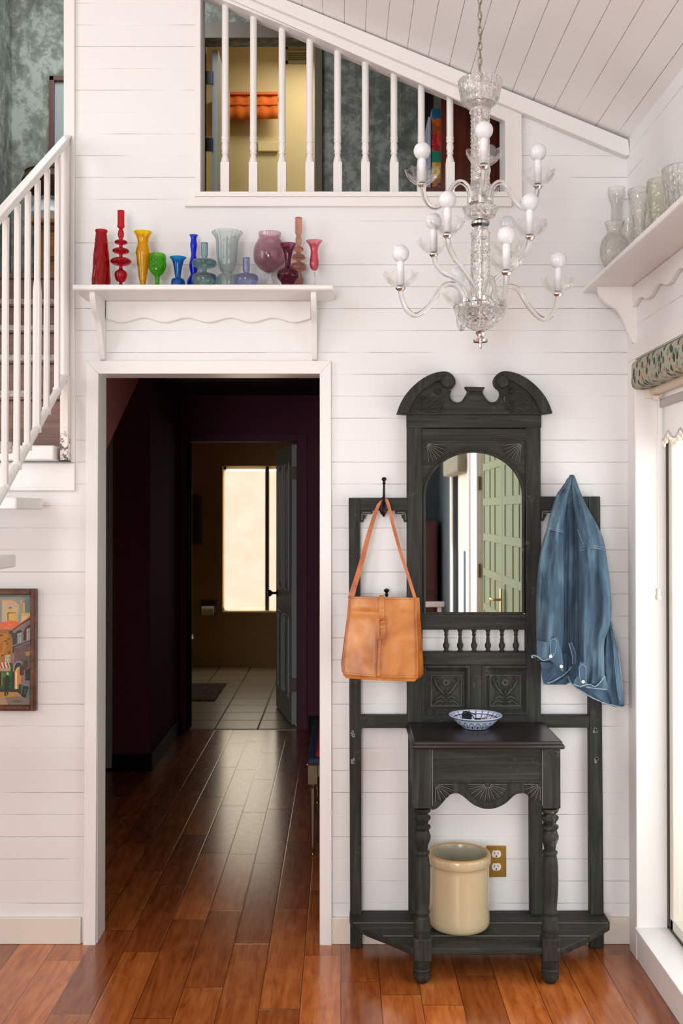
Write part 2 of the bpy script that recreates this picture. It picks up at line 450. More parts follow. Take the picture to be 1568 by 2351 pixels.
# sloping head board of the loft opening
mb = MB(); plate(mb, [(430, ceil_y2(430) - 3), (1169, ceil_y2(1169) - 3), (1160, 279), (1157, lofttop(1157) + 26), (430, lofttop(430) + 0)], -0.012, 0.012)
mb.prism([P(447, lofttop(447), 0.001), P(1168, lofttop(1168), 0.001), P(1160, lofttop(1160) + 14, 0.001), P(447, lofttop(447) + 14, 0.001)], (0, 0.075, 0))
S('trim_2', mb, M['trim_white'], bevel=0.0015)
# loft casings and sill
mb = MB(); plate(mb, [(447, -60), (460, -60), (460, 443), (447, 443)], -0.006, 0.125); S('trim_3', mb, M['trim_white'])
mb = MB(); plate(mb, [(1168, 244), (1198, 256), (1199, 462), (1160, 462), (1160, 279)], -0.014, 0.134); S('trim_4', mb, M['trim_white'], bevel=0.0015)
mb = MB(); plate(mb, rect(424, 452, 1175, 473), -0.016, 0.018); mb.box(x_at(447, 0), x_at(1175, 0), -0.018, T, lz0 - 0.018, lz0); S('trim_5', mb, M['trim_white'], bevel=0.0015)
# stair opening corner board, landing fascia
mb = MB(); plate(mb, rect(146, -80, 171, 1061), -0.012, 0.135); S('trim_6', mb, M['trim_white'], bevel=0.002)
mb = MB(); plate(mb, rect(-400, 1063, 171, 1127), -0.014, 0.0145); S('trim_7', mb, M['trim_white'], bevel=0.002)
# doorway casing and jamb
mb = MB()
plate(mb, [(198, 828), (226, 858), (219, 2183), (190, 2183)], -0.018, 0.018)
plate(mb, [(760, 828), (762, 2183), (734, 2183), (734, 858)], -0.018, 0.018)
plate(mb, [(198, 828), (760, 828), (734, 858), (226, 858)], -0.018, 0.018)
S('trim_8', mb, M['trim_white'], bevel=0.002)
mb = MB(); mb.box(dxl - J, dxl, 0, T, 0, dz); mb.box(dxr, dxr + J, 0, T, 0, dz); mb.box(dxl - J, dxr + J, 0, T, dz, dz + J)
S('trim_9', mb, M['trim_white'])
bh = 0.094
mb = MB(); mb.box(XL, x_at(190, 0), -0.014, 0, 0, bh); S('baseboard_left', mb, M['base_cream'], bevel=0.003)
mb = MB(); mb.box(x_at(762, 0), XR, -0.014, 0, 0, bh); S('baseboard_right', mb, M['base_cream'], bevel=0.003)

# window_1 (floor length, right wall) -----------------------------------
mb = MB()
c0, c1 = -0.055, wy0
mb.box(XR - 0.014, XR, c0, c1, 0, wz1 + 0.05)
mb.box(XR - 0.014, XR, wy1 - 0.08, wy1, 0, wz1 + 0.05)
mb.box(XR - 0.016, XR, c0, wy1 - 0.08, wz1, wz1 + 0.055)
mb.box(XR - 0.012, XR, c1, wy1, 0.0, wz0)
mb.box(XR - 0.013, XR + WT + 0.001, wy0 - 0.003, wy0 + 0.001, wz0, wz1)
mb.box(XR - 0.013, XR + 0.094, wy0, wy1, wz1 - 0.003, wz1)
mb.box(XR - 0.02, XR + 0.12, wy0, wy1, wz0 - 0.008, wz0 + 0.004)
S('trim_10', mb, M['trim_white'], bevel=0.003)
mb = MB()
fx = XR + 0.095
mb.box(fx, fx + 0.05, wy0 - 0.018, wy0 - 0.052, wz0, wz1); mb.box(fx, fx + 0.05, wy1, wy1 + 0.05, wz0, wz1)
mb.box(fx, fx + 0.05, wy0 - 0.02, wy1 + 0.02, wz0, wz0 + 0.045); mb.box(fx, fx + 0.05, wy0 - 0.02, wy1 + 0.02, wz1 - 0.05, wz1)
win = S('window_1', mb, simple('white_window_frame', (0.72, 0.68, 0.6), 0.3), bevel=0.003)
mb = MB(); mb.box(fx - 0.004, fx + 0.045, wy0, wy0 - 0.018, wz0, wz1); mb.box(fx - 0.004, fx + 0.03, wy0, wy1, wz0 + 0.001, wz0 + 0.012)
mb.build('weather_seal', simple('dark_rubber_seal', hexc(60, 62, 52), 0.6), win)
def glass_mat(name, tint=(1, 1, 1), refr=0.0, ior=1.3, rough=0.02, gloss=0.06, fr=1.45):
    """clear glass: tinted transmission with fresnel reflection; refr is the share of light bent"""
    t = NT(name); t.t.nodes.remove(t.b)
    tr = t.n('ShaderNodeBsdfTransparent'); tr.inputs[0].default_value = (*tint, 1)
    rf = t.n('ShaderNodeBsdfGlass'); rf.inputs[0].default_value = (*tint, 1); rf.inputs['IOR'].default_value = ior; rf.inputs['Roughness'].default_value = rough
    m1 = t.n('ShaderNodeMixShader'); m1.inputs[0].default_value = refr; t.l(tr.outputs[0], m1.inputs[1]); t.l(rf.outputs[0], m1.inputs[2])
    gl = t.n('ShaderNodeBsdfGlossy'); gl.inputs['Roughness'].default_value = 0.04; gl.inputs[0].default_value = (1, 1, 1, 1)
    f = t.n('ShaderNodeFresnel'); f.inputs[0].default_value = fr; bf_ = t.n('ShaderNodeNewGeometry').outputs['Backfacing']
    m2 = t.n('ShaderNodeMixShader'); t.l(t.math('MULTIPLY', f.outputs[0], t.math('SUBTRACT', 1.0, bf_)), m2.inputs[0]); t.l(m1.outputs[0], m2.inputs[1]); t.l(gl.outputs[0], m2.inputs[2])
    t.l(m2.outputs[0], t.out.inputs[0]); t.m['glass'] = 1
    return t, m1, gl, rf
M['pane'] = glass_mat('window_glass', (0.98, 0.99, 0.985))[0].m
mb = MB(); mb.box(fx + 0.02, fx + 0.026, wy0 - 0.05, wy1 + 0.05, wz0 + 0.04, wz1 - 0.05); mb.build('pane', M['pane'], win)
# outside: pale rendered garden wall and paving
mb = MB(); mb.box(4.2, 4.4, -9, 3, -0.3, 1.6); S('wall_garden', mb, simple('pale_garden_wall', (0.82, 0.79, 0.74), 0.8))
mb = MB(); mb.box(XR + WT, 4.2, -9, 3, -0.3, -0.05); S('floor_garden', mb, simple('pale_paving', (0.75, 0.73, 0.7), 0.8))
# window_2
mb = MB()
mb.box(XR + 0.05, XR + 0.09, vy0, vy0 - 0.06, vz0, vz1); mb.box(XR + 0.05, XR + 0.09, vy1, vy1 + 0.06, vz0, vz1)
mb.box(XR + 0.05, XR + 0.09, vy0, vy1, vz0, vz0 + 0.06); mb.box(XR + 0.05, XR + 0.09, vy0, vy1, vz1 - 0.06, vz1); mb.box(XR + 0.05, XR + 0.09, -5.3, -5.36, vz0, vz1)
mb.box(XR - 0.015, XR, vy0 + 0.1, vy0, 0, vz1 + 0.1); mb.box(XR - 0.015, XR, vy1, vy1 - 0.1, 0, vz1 + 0.1); mb.box(XR - 0.015, XR, vy0, vy1, vz1, vz1 + 0.1)
S('window_2', mb, M['trim_white'])
# rear and left windows (frames round the daylight)
mb = MB()
for (a, b, c, d) in ((X0, X0 + 0.05, Z0, Z1), (X1 - 0.05, X1, Z0, Z1), (X0, X1, Z0, Z0 + 0.05), (X0, X1, Z1 - 0.05, Z1)): mb.box(a, b, YB - 0.06, YB + 0.02, c, d)
for (a, b, c, d) in ((-1.95, -1.90, 0.35, 2.35), (-0.40, -0.35, 0.35, 2.35), (-1.95, -0.35, 0.35, 0.40), (-1.95, -0.35, 2.30, 2.35)): mb.box(a, b, YB - 0.06, YB + 0.02, c, d)  # frame round the opening of the added rear fill
S('window_3', mb, M['trim_white'])
mb = MB()
for (a, b, c, d) in ((-4.95, -4.88, 1.15, 3.45), (-1.92, -1.85, 1.15, 3.45), (-4.95, -1.85, 1.15, 1.22), (-4.95, -1.85, 3.38, 3.45)): mb.box(XL - 0.06, XL + 0.03, a, b, c, d)
S('window_4', mb, M['trim_white'])

# ================================================================== HALL AND BATHROOM BEYOND THE DOORWAY
YH = 3.65; hz = 2.36
bxl, bxr, bz = x_at(435, YH), x_at(681, YH), z_at(1014, YH)
mb = MB()
mb.box(-2.3, bxl, YH, YH + T, 0, hz); mb.box(bxr, 0.42, YH, YH + T, 0, hz); mb.box(bxl, bxr, YH, YH + T, bz, hz)
S('wall_hall_far', mb, M['purple'], smooth=0)
mb = MB(); mb.box(0.30, 0.42, T, YH, 0, hz); S('wall_hall_right', mb, M['purple'], smooth=0)
yw = 2.48; wx0, wx1 = x_at(260, yw), x_at(345, yw)
mb = MB(); mb.box(wx0, wx1, yw, YH, 0, hz); S('wall_hall_pier', mb, M['purple'], smooth=0)
mb = MB(); mb.box(-2.42, -2.3, T, YH, 0, hz); S('wall_hall_left', mb, M['purple'], smooth=0)
# understair wall following the flight of stairs
sx = -0.995
e0, e1 = PX(244, 1033, sx), PX(320, 868, sx); k = (e1.z - e0.z) / (e1.y - e0.y)
ya = T + 0.002
def under(y): return e0.z + k * (y - e0.y)
yE = e0.y + (hz - e0.z) / k; yU = yE - 0.25 / k
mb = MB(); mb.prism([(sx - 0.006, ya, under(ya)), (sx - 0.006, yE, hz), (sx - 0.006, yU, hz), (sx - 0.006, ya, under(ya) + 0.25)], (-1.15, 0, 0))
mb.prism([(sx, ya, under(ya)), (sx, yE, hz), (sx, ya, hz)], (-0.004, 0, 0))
S('wall_understair', mb, M['plum_lit'], smooth=0)
mb = MB(); mb.box(sx, 0.42, T, YH + T, hz, hz + 0.05); mb.box(-2.42, sx, yE - 0.02, YH + T, hz, hz + 0.05); S('ceiling_hall', mb, M['dark_ceiling'], smooth=0)
bb = 0.10
mb = MB(); mb.box(wx0, wx1 + 0.014, yw - 0.014, yw, 0, bb); mb.box(wx1, wx1 + 0.014, yw, YH, 0, bb); S('baseboard_pier', mb, M['black_trim'], bevel=0.003)
mb = MB(); mb.box(bxr + 0.085, 0.30, YH - 0.014, YH, 0, bb); mb.box(0.286, 0.30, T, YH, 0, bb); S('baseboard_hall', mb, M['black_trim'], bevel=0.003)
mb = MB(); cw = 0.075
mb.box(bxl - 0.02, bxl, YH - 0.02, YH + T, 0, bz); mb.box(bxl - 0.062, bxl, YH - 0.02, YH, 0, bz + cw - .02); mb.box(bxr, bxr + cw, YH - 0.02, YH, 0, bz + cw - .02); mb.box(bxl, bxr, YH - 0.02, YH, bz, bz + cw - .02)
S('trim_11', mb, M['plum_trim'], bevel=0.003)
# grey door standing at the left of the pier
mb = MB(); mb.box(x_at(225, yw + 0.02), x_at(260, yw + .02), yw + 0.02, yw + 0.06, 0.01, 2.05); S('door_1', mb, M['grey_door'], bevel=0.003)
# bathroom
YT = 6.62
def tile_mat():
    t = NT('cream_floor_tile'); s = t.sep(t.obj())
    P_ = 0.306
    u = t.math('DIVIDE', t.math('ADD', s[0], 0.0), P_); v = t.math('DIVIDE', s[1], P_)
    ru = t.math('ABSOLUTE', t.math('SUBTRACT', u, t.math('ROUND', u))); rv = t.math('ABSOLUTE', t.math('SUBTRACT', v, t.math('ROUND', v)))
    g = t.math('SUBTRACT', 1.0, t.step(t.math('MINIMUM', ru, rv), 0.014, 0.026))
    c = t.mix(t.noise(t.obj(), 6, 3), hexc(150, 138, 112), hexc(176, 164, 138))
    t.base(t.mix(g, c, hexc(62, 52, 40))); t.rough(t.math('ADD', 0.30, t.math('MULTIPLY', g, 0.4)))
    t.bump(t.math('SUBTRACT', 1.0, g), 0.4, 0.003); return t.m
tile = tile_mat()
mb = MB(); mb.box(-2.6, 0.9, YH + 0.01, YT, -0.06, 0.003); S('floor_bathroom', mb, tile, origin=(bxl + .175, YH + 0.02, 0), smooth=0)
# window wall of the bathroom
bwx0, bwx1 = x_at(511, YT), -0.25; bwz0, bwz1 = z_at(1404, YT), z_at(1070, YT)
mb = MB()
mb.box(-2.6, bwx0, YT, YT + 0.14, 0, 2.5); mb.box(bwx1, 0.9, YT, YT + 0.14, 0, 2.5); mb.box(bwx0, bwx1, YT, YT + 0.14, 0, bwz0); mb.box(bwx0, bwx1, YT, YT + 0.14, bwz1, 2.5)
S('wall_bathroom_window', mb, M['bath_wall'], smooth=0)
mb = MB(); mb.box(-2.72, -2.6, YH + T, YT, 0, 2.5); mb.box(0.9, 1.0, YH + T, YT, 0, 2.5); S('wall_bathroom_side', mb, M['bath_wall'], smooth=0)
mb = MB(); mb.box(-2.6, bxl, YH + T, YH + T + .01, 0, 2.5); mb.box(bxr, .9, YH + T, YH + T + .01, 0, 2.5); S('wall_bathroom_near', mb, M['bath_wall'], smooth=0)
mb = MB(); mb.box(-2.72, 1.0, YH + T, YT + 0.14, 2.5, 2.56); S('ceiling_bathroom', mb, M['bath_wall'], smooth=0)
mb = MB(); f0 = 0.03
for (a, b, c, d) in ((bwx0, bwx0 + f0, bwz0, bwz1), (bwx1 - f0, bwx1, bwz0, bwz1), (bwx0, bwx1, bwz0, bwz0 + f0), (bwx0, bwx1, bwz1 - f0, bwz1)): mb.box(a, b, YT + 0.06, YT + 0.11, c, d)
xm = x_at(614, YT + .07)
mb.box(xm - 0.015, xm + 0.015, YT + 0.06, YT + 0.11, bwz0, bwz1)
mb.box(bwx0 - .0, bwx1, YT - 0.01, YT + 0.1, bwz0 - 0.01, bwz0 + 0.004)
wb = S('window_5', mb, simple('sunlit_window_frame', (0.7, 0.6, 0.45), 0.4))
mb = MB(); mb.box(bwx0 + f0, bwx1 - f0, YT + 0.085, YT + 0.09, bwz0 + f0, bwz1 - f0); mb.build('pane', simple('bright_sky_pane', (1, 1, 1), 0.5, emit=((0.9, 0.97, 1.0), 1.3)), wb)
# ================================================================== STAIRS

def plain_wood(name, c0, c1, scale, rough=0.4, coat=0.0):
    t = NT(name); g = t.noise(t.mapping(t.obj(), scale), 1.0, 6, 0.62, 1.0)
    t.base(t.ramp(g, [(0.3, c0), (0.7, c1)])); t.rough(rough); t.bump(g, 0.2, 0.001); t.b.inputs['Coat Weight'].default_value = coat; return t.m
M['tread'] = plain_wood('brown_stair_wood', hexc(84, 52, 40), hexc(134, 90, 70), (3, 3, 60), 0.4)
M['tread_top'] = plain_wood('brown_floor_wood', hexc(80, 50, 40), hexc(120, 80, 62), (3, 30, 30), 0.4)
t = NT('woven_grey_nosing'); o_ = t.obj()
wv = t.vor(t.mapping(o_, (110, 110, 110)), 1.0); t.base(t.mix(wv, hexc(198, 192, 180), hexc(128, 122, 112))); t.rough(0.9); t.bump(wv, 0.6, 0.004); M['woven'] = t.m
st = thing('staircase', 'flight of wooden stairs with white floating lower treads rising through the left opening', 'staircase', (-1.6, 0, 0))
tr_right = -1.048
lower = [(1.763, 3.645), (1.578, 3.37), (1.393, 3.07), (1.208, 2.78), (1.023, 2.49), (0.838, 2.2), (0.653, 1.91), (0.468, 1.62), (0.283, 1.33)]
for i, (z, d) in enumerate(lower):
    y = d - 3.73
    mb = MB(); mb.box(-2.0, tr_right if i else -1.004, y, y + (0.30 if i else 0.20), z - (0.04 if i else 0.052), z)
    o = mb.build('tread', M['trim_white'], st, bevel=0.006)
    if i == 0:
        mb = MB(); mb.box(-1.98, x_at(28, y), y - 0.012, y + 0.19, z - 0.028, z + 0.012); mb.build('nosing_pad', M['woven'], o, bevel=0.006)
mb = MB(); mb.prism([(-2.05, -2.4, 0.0), (-2.05, -2.05, 0.0), (-2.05, -0.02, 1.45), (-2.05, -0.02, 1.8), (-2.05, -0.1, 1.8)], (0.05, 0, 0)); mb.build('stringer', M['trim_white'], st)
inner = [(1.97, 3.85), (2.153, 4.19), (2.336, 4.54), (2.519, 4.88), (2.70, 5.10)]
for i, (z, d) in enumerate(inner):
    y = d - 3.73; y1 = (inner[i + 1][1] - 3.73 + 0.03) if i < 4 else y + 0.3
    z0 = z - 0.20 if i else 1.735
    mb = MB(); mb.box(-2.2, -1.0, y + 0.012, y1, z0, z - 0.028); o = mb.build('riser', M['tread'], st)
    mb = MB(); mb.box(-2.2, -1.0, y - 0.006, y1, z - 0.028, z); o = mb.build('tread', M['tread'], st, bevel=0.005)
    if i < 4:
        xr = x_at(72, y) if i == 0 else -1.05
        mb = MB(); mb.box(-2.15, xr, y - 0.013, y + 0.09, z - 0.018, z + 0.008); mb.build('nosing_pad', M['woven'], o, bevel=0.004)

# stair railing
rl = thing('stair_railing', 'white stair railing with slim square balusters beside the floating treads', 'railing', (-0.978, -0.03, 1.9))
rx = -0.978
def rz_top(y): return 2.857 + 0.66 * (y + 0.03)
def rz_bot(y): return 2.016 + 0.627 * (y + 0.03)
yl = -2.2
mb = MB()
for (hw, a, b) in ((0.009, 0.0, -0.026), (0.0155, 0.009, 0.0)):
    mb.prism([(rx - hw, -0.016, rz_top(-0.016) + a), (rx - hw, yl, rz_top(yl) + a), (rx - hw, yl, rz_top(yl) + b), (rx - hw, -0.016, rz_top(-0.016) + b)], (2 * hw, 0, 0))
mb.build('handrail', M['trim_white'], rl, bevel=0.004)
mb = MB(); mb.tube([(rx, -0.03, rz_bot(-0.03)), (rx, yl, rz_bot(yl))], 0.0125, 16); mb.build('bottom_rail', M['trim_white'], rl)
for i in range(18):
    pxs = [130, 106, 84, 62, 38, 11]
    y = (2400 * 0.978 / (784 - pxs[i]) - 3.73) if i < 6 else (2400 * .978 / 773 - 3.73) - 0.107 * (i - 5)
    mb = MB(); h = 0.0085
    if i == 2:
        z0, z1 = rz_bot(y), rz_top(y) - 0.03
        zs = [z0, z0 + (z1 - z0) * .55, z0 + (z1 - z0) * .60, z1]; hs = [0.0115, 0.0115, 0.0085, 0.0085]
        vs = []
        for z, h_ in zip(zs, hs): vs += [(rx - h_, y - h_, z), (rx + h_, y - h_, z), (rx + h_, y + h_, z), (rx - h_, y + h_, z)]
        mb.add(vs, [(a * 4 + b, a * 4 + (b + 1) % 4, (a + 1) * 4 + (b + 1) % 4, (a + 1) * 4 + b) for a in range(3) for b in range(4)])
    else: mb.box(rx - h, rx + h, y - h, y + h, rz_bot(y), rz_top(y) - 0.03)
    mb.build('baluster', M['trim_white'], rl, bevel=0.002)
    mb = MB(); mb.tube([(rx, y, rz_bot(y) - 0.013), (rx, y, rz_bot(y) + 0.011)], 0.0145, 14); mb.build('collar', M['trim_white'], rl)
mb = MB(); mb.lathe([(0.0155, z_at(862, -0.03)), (0.0155, rz_top(-0.03) - 0.03)], (rx - 0.003, -0.034, 0), seg=24)
mb.build('newel', M['trim_white'], rl)
t = NT('peeling_white_paint'); pz = t.noise(t.obj(), 60, 5, 0.7); sz = t.sep(t.obj())[2]
mask = t.math('MULTIPLY', t.step(pz, 0.50, 0.56), t.math('SUBTRACT', 1.0, t.step(sz, z_at(1058, 0) - 1.87 + 0.03, z_at(1015, 0) - 1.87 + 0.03)))
t.base(t.mix(mask, (0.80, 0.75, 0.705), (0.10, 0.09, 0.08))); t.rough(0.4); M['peel'] = t.m
mb = MB(); mb.box(x_at(138, -0.04), x_at(157, -0.04), -0.048, -0.0145, z_at(1057, -0.04), z_at(862, -0.04)); mb.build('lower_post', M['peel'], rl, bevel=0.003)
mb = MB(); mb.box(x_at(138, -0.04), x_at(158, -0.04), -0.05, -0.0145, z_at(1060, -0.04), z_at(1057, -0.04)); mb.build('foot_plate', M['iron'], rl)

# ================================================================== LOFT ROOM SEEN THROUGH THE OPENINGS
YL = 3.40
def wallpaper(name, c0, c1, c2):
    t = NT(name); o = t.obj()
    a = t.noise(o, 5.0, 7, 0.66, 0.9); b = t.noise(o, 26, 4, 0.7, 0.5); d = t.noise(t.mapping(o, (1, 1, 0.5)), 12, 5, 0.6, 1.2)
    h = t.math('ADD', t.math('MULTIPLY', a, 0.5), t.math('ADD', t.math('MULTIPLY', b, 0.25), t.math('MULTIPLY', d, 0.25)))
    t.base(t.ramp(h, [(0.42, c0), (0.50, c1), (0.56, c2)])); t.rough(0.8); return t.m
M['paper'] = wallpaper('toile_wallpaper', hexc(104, 110, 102), hexc(132, 138, 130), hexc(168, 174, 166))
dlx0, dlx1, dlz = x_at(466, YL), x_at(722, YL), z_at(90, YL)
mb = MB()
mb.box(-2.26, dlx0, YL, YL + 0.12, 2.7, 5.25); mb.box(dlx1, 1.5, YL, YL + 0.12, 2.7, 5.25); mb.box(dlx0, dlx1, YL, YL + 0.12, dlz, 5.25)
S('wall_loft_back', mb, M['paper'], smooth=0)
mb = MB(); mb.box(-2.40, x_at(23, YL), T, YL + 0.12, 1.2, 5.25); S('wall_loft_left', mb, M['paper'], smooth=0)
mb = MB(); mb.box(1.5, 1.6, T, YL, 2.6, 5.25); S('wall_loft_right', mb, M['paper'], smooth=0)
mb = MB(); mb.prism([(-2.4, T, zc(-2.4) + 0.02), (1.6, T, zc(1.6) + 0.02), (1.6, T, 5.3), (-2.4, T, 5.3)], (0, 0.05, 0)); S('wall_loft_front', mb, M['white'], smooth=0)
mb = MB(); mb.box(-2.4, 1.6, T, YL + 0.12, 5.25, 5.3); S('ceiling_loft', mb, M['white'], smooth=0)
mb = MB(); mb.box(-1.0, 1.6, T, YL + 0.12, 2.6, 2.695); mb.box(-2.4, -1.0, 1.5, YL + 0.12, 2.6, 2.695); S('floor_loft', mb, M['tread_top'], smooth=0)
# door casing in the loft: brownish grey
tg = simple('grey_brown_casing', hexc(118, 108, 96), 0.5)
mb = MB(); mb.box(dlx1, x_at(740, YL), YL - 0.02, YL + 0.12, 2.7, dlz + 0.06); mb.box(dlx0 - 0.05, dlx0, YL - 0.02, YL + 0.12, 2.7, dlz + 0.06); mb.box(dlx0 - 0.05, x_at(740, YL), YL - 0.02, YL, dlz, dlz + 0.11)
S('trim_12', mb, tg, bevel=0.003)
# the open door leaf seen on its edge, with hinges
mb = MB(); mb.box(x_at(486, YL + .15), x_at(500, YL + .15), YL + 0.14, YL + 0.9, 2.71, dlz - 0.01)
dr = S('door_3', mb, simple('pale_grey_door_paint', hexc(160, 165, 160), 0.4), bevel=0.002)
for zz in (178, 332, 338):
    if zz == 338: continue
    zc_ = z_at(zz, YL + .13); mb = MB(); mb.box(x_at(467, YL + .12), x_at(487, YL + .12), YL + 0.125, YL + 0.14, zc_ - 0.045, zc_ + 0.045); mb.build('hinge', M['iron'], dr)
# guest room beyond
mb = MB(); YG = 4.72
mb.box(-2.6, 1.2, YG, YG + 0.1, 2.7, 5.45); mb.box(-2.7, -2.6, YL + 0.12, YG, 2.7, 5.45); mb.box(1.2, 1.3, YL + .12, YG, 2.7, 5.45); mb.box(-2.6, dlx0, YL + 0.12, YL + 0.14, 2.7, 5.45); mb.box(dlx1, 1.2, YL + 0.12, YL + 0.14, 2.7, 5.45)
S('wall_guest_room', mb, M['yellow_wall'], smooth=0)
mb = MB(); mb.box(-2.7, 1.3, YL + 0.12, YG + .1, 5.45, 5.5); S('ceiling_guest_room', mb, simple('cream_ceiling_paint', hexc(228, 214, 180), 0.8), smooth=0)
mb = MB(); mb.box(-2.7, 1.3, YL + 0.12, YG + .1, 2.64, 2.7); S('floor_guest_room', mb, M['carpet'], smooth=0)
# orange window valance
yv = 4.6
def pleat(name, px0, py0, px1, py1, Y, mat, parent=None, amp=0.012, n=16):
    a, b = P(px0, py0, Y), P(px1, py1, Y)
    mb = MB(); f = lambda u, v: (a.x + (b.x - a.x) * u, Y + amp * math.sin(u * n * pi), a.z + (b.z - a.z) * v)
    mb.grid(f, 80, 4); return mb.build(name, mat, parent, solid=0.004, origin=None if parent else (a.x, Y, b.z))
og = simple('orange_cotton', hexc(226, 112, 30), 0.8)
v_ = thing('window_valance', 'orange fabric valance in the yellow room beyond the upper railing', 'valance', P(567, 275, yv))
pleat('fabric', 497, 216, 638, 273, yv, og, v_, 0.004, 10)
mb = MB(); a, b = P(497, 216, yv), P(638, 240, yv); mb.box(a.x, b.x, yv - 0.02, yv + 0.12, a.z - 0.01, a.z + 0.01); mb.box(a.x, b.x, yv - 0.012, yv - 0.004, b.z - 0.006, b.z + 0.006); mb.build('pelmet_board', og, v_)
a, b = P(592, 325, YG - .02), P(638, 348, YG - .02)
mb = MB(); mb.box(a.x, b.x, YG - 0.03, YG - 0.001, b.z, a.z)
tag(mb.build('wall_plaque', simple('cream_plaque', hexc(235, 215, 165), 0.6), None, bevel=0.004, origin=(a.x, YG, b.z)), 'small cream plaque low on the yellow wall under the orange valance', 'plaque')
a, b = P(655, 110, 5.2), P(708, 147, 5.2)
vt = thing('air_vent', 'grey slatted air vent high on the yellow wall of the upstairs room', 'vent', (a.x, YG, b.z))
za, zb = z_at(110, YG), z_at(147, YG); xa, xb = x_at(655, YG), x_at(708, YG)
vg = simple('grey_vent_paint', hexc(150, 145, 120), 0.5)
mb = MB()
for (p, q, r, s_) in ((xa, xa + .02, zb, za), (xb - .02, xb, zb, za), (xa, xb, zb, zb + .02), (xa, xb, za - .02, za)): mb.box(p, q, YG - 0.02, YG, r, s_)
mb.build('frame', vg, vt)
mb = MB()
for i in range(5): mb.box(xa, xb, YG - 0.015, YG - 0.002, zb + 0.02 + i * 0.016, zb + 0.029 + i * 0.016)
mb.build('slats', vg, vt)

# dresser in the loft, seen through the stair railing
dw0 = plain_wood('golden_oak', hexc(120, 76, 34), hexc(168, 116, 58), (4, 4, 40), 0.35)
dk = simple('dark_drawer_gap', (0.02, 0.014, 0.01), 0.6)
ds = thing('dresser', 'golden oak chest of drawers on the upper floor behind the stair railing', 'dresser', (-1.75, 3.2, 2.7))
dx0, dx1, dzt = x_at(78, 2.95), x_at(78, 2.95) + 0.95, z_at(503, 2.95)
mb = MB(); mb.box(dx0, dx1, 2.97, 3.38, 2.76, dzt - 0.03); mb.build('case', dw0, ds, bevel=0.004)
mb = MB(); mb.box(dx0 - 0.03, dx1 + 0.03, 2.93, 3.39, dzt - 0.03, dzt); mb.build('top', dw0, ds, bevel=0.006)
for xx in (dx0, dx1 - 0.05): 
    for yy in (2.97, 3.33): mb = MB(); mb.box(xx, xx + 0.05, yy, yy + 0.05, 2.697, 2.76); mb.build('leg', dw0, ds)
for i in range(3):
    zz = 2.79 + i * (dzt - 2.84) / 3
    mb = MB(); mb.box(dx0 + 0.07, dx1 - 0.07, 2.955, 2.97, zz, zz + (dzt - 2.84) / 3 - 0.02); d_ = mb.build('drawer', dw0, ds, bevel=0.004)
    mb = MB(); mb.box(dx0 + 0.075, dx1 - 0.075, 2.951, 2.955, zz + (dzt - 2.84) / 3 - 0.028, zz + (dzt - 2.84) / 3 - 0.020); mb.build('drawer_gap', dk, d_)
    for sgn in (0.25, 0.75): mb = MB(); mb.sphere((dx0 + (dx1 - dx0) * sgn, 2.94, zz + 0.1), 0.015); mb.build('knob', M['brass'], d_)
yj = 3.15
c = P(112, 497, yj); c.z = dzt
mb = MB(); mb.lathe([(0.05, 0), (0.10, 0.02), (0.13, 0.08), (0.10, 0.15), (0.06, 0.18), (0.055, 0.2)], c)
tag(mb.build('jar', simple('white_glazed_jar', (0.6, 0.65, 0.66), 0.2), None, origin=c), 'round pale ceramic jar on top of the oak dresser upstairs', 'jar')
c2 = c + Vector((0.0, 0, 0.2))
wk = NT('dark_wicker'); wv = wk.vor(wk.mapping(wk.obj(), (60, 60, 60)), 1.0); wk.base(wk.mix(wv, hexc(96, 62, 40), hexc(30, 18, 12))); wk.bump(wv, 0.6, 0.005); wk.rough(0.7)
mb = MB(); mb.lathe([(0.04, 0), (0.10, 0.01), (0.16, 0.05), (0.175, 0.1), (0.15, 0.15), (0.155, 0.16), (0.145, 0.15), (0.165, 0.1), (0.15, 0.06), (0.0, 0.03)], c2)
tag(mb.build('basket', wk.m, None, origin=c2), 'dark round wicker basket on the pale jar upstairs', 'basket')
# framed picture in the loft
a, b = P(113, 174, YL - 0.03), P(170, 405, YL - 0.03); bw = 0.034
pf = thing('framed_picture', 'tall framed picture with pale blue mat on the toile wallpaper upstairs', 'picture', ((a.x + b.x) / 2, YL, b.z))
mf = simple('mahogany_frame', hexc(104, 68, 62), 0.35)
mb = MB(); b.x = a.x + 0.42
for (p, q, r, s_) in ((a.x, a.x + bw, b.z, a.z), (b.x - bw, b.x, b.z, a.z), (a.x, b.x, b.z, b.z + bw), (a.x, b.x, a.z - bw, a.z)): mb.box(p, q, YL - 0.035, YL, r, s_)
mb.build('frame', mf, pf, bevel=0.004)
mb = MB(); mb.box(a.x + bw, b.x - bw, YL - 0.012, YL - 0.004, b.z + bw, a.z - bw); mb.build('mat', simple('pale_blue_mat', hexc(160, 172, 172), 0.7), pf)
mb = MB(); mb.box(a.x + 0.125, b.x - 0.125, YL - 0.016, YL - 0.012, b.z + 0.1, a.z - 0.10); mb.build('print', simple('brown_print', hexc(92, 72, 62), 0.7, var=0.5), pf)

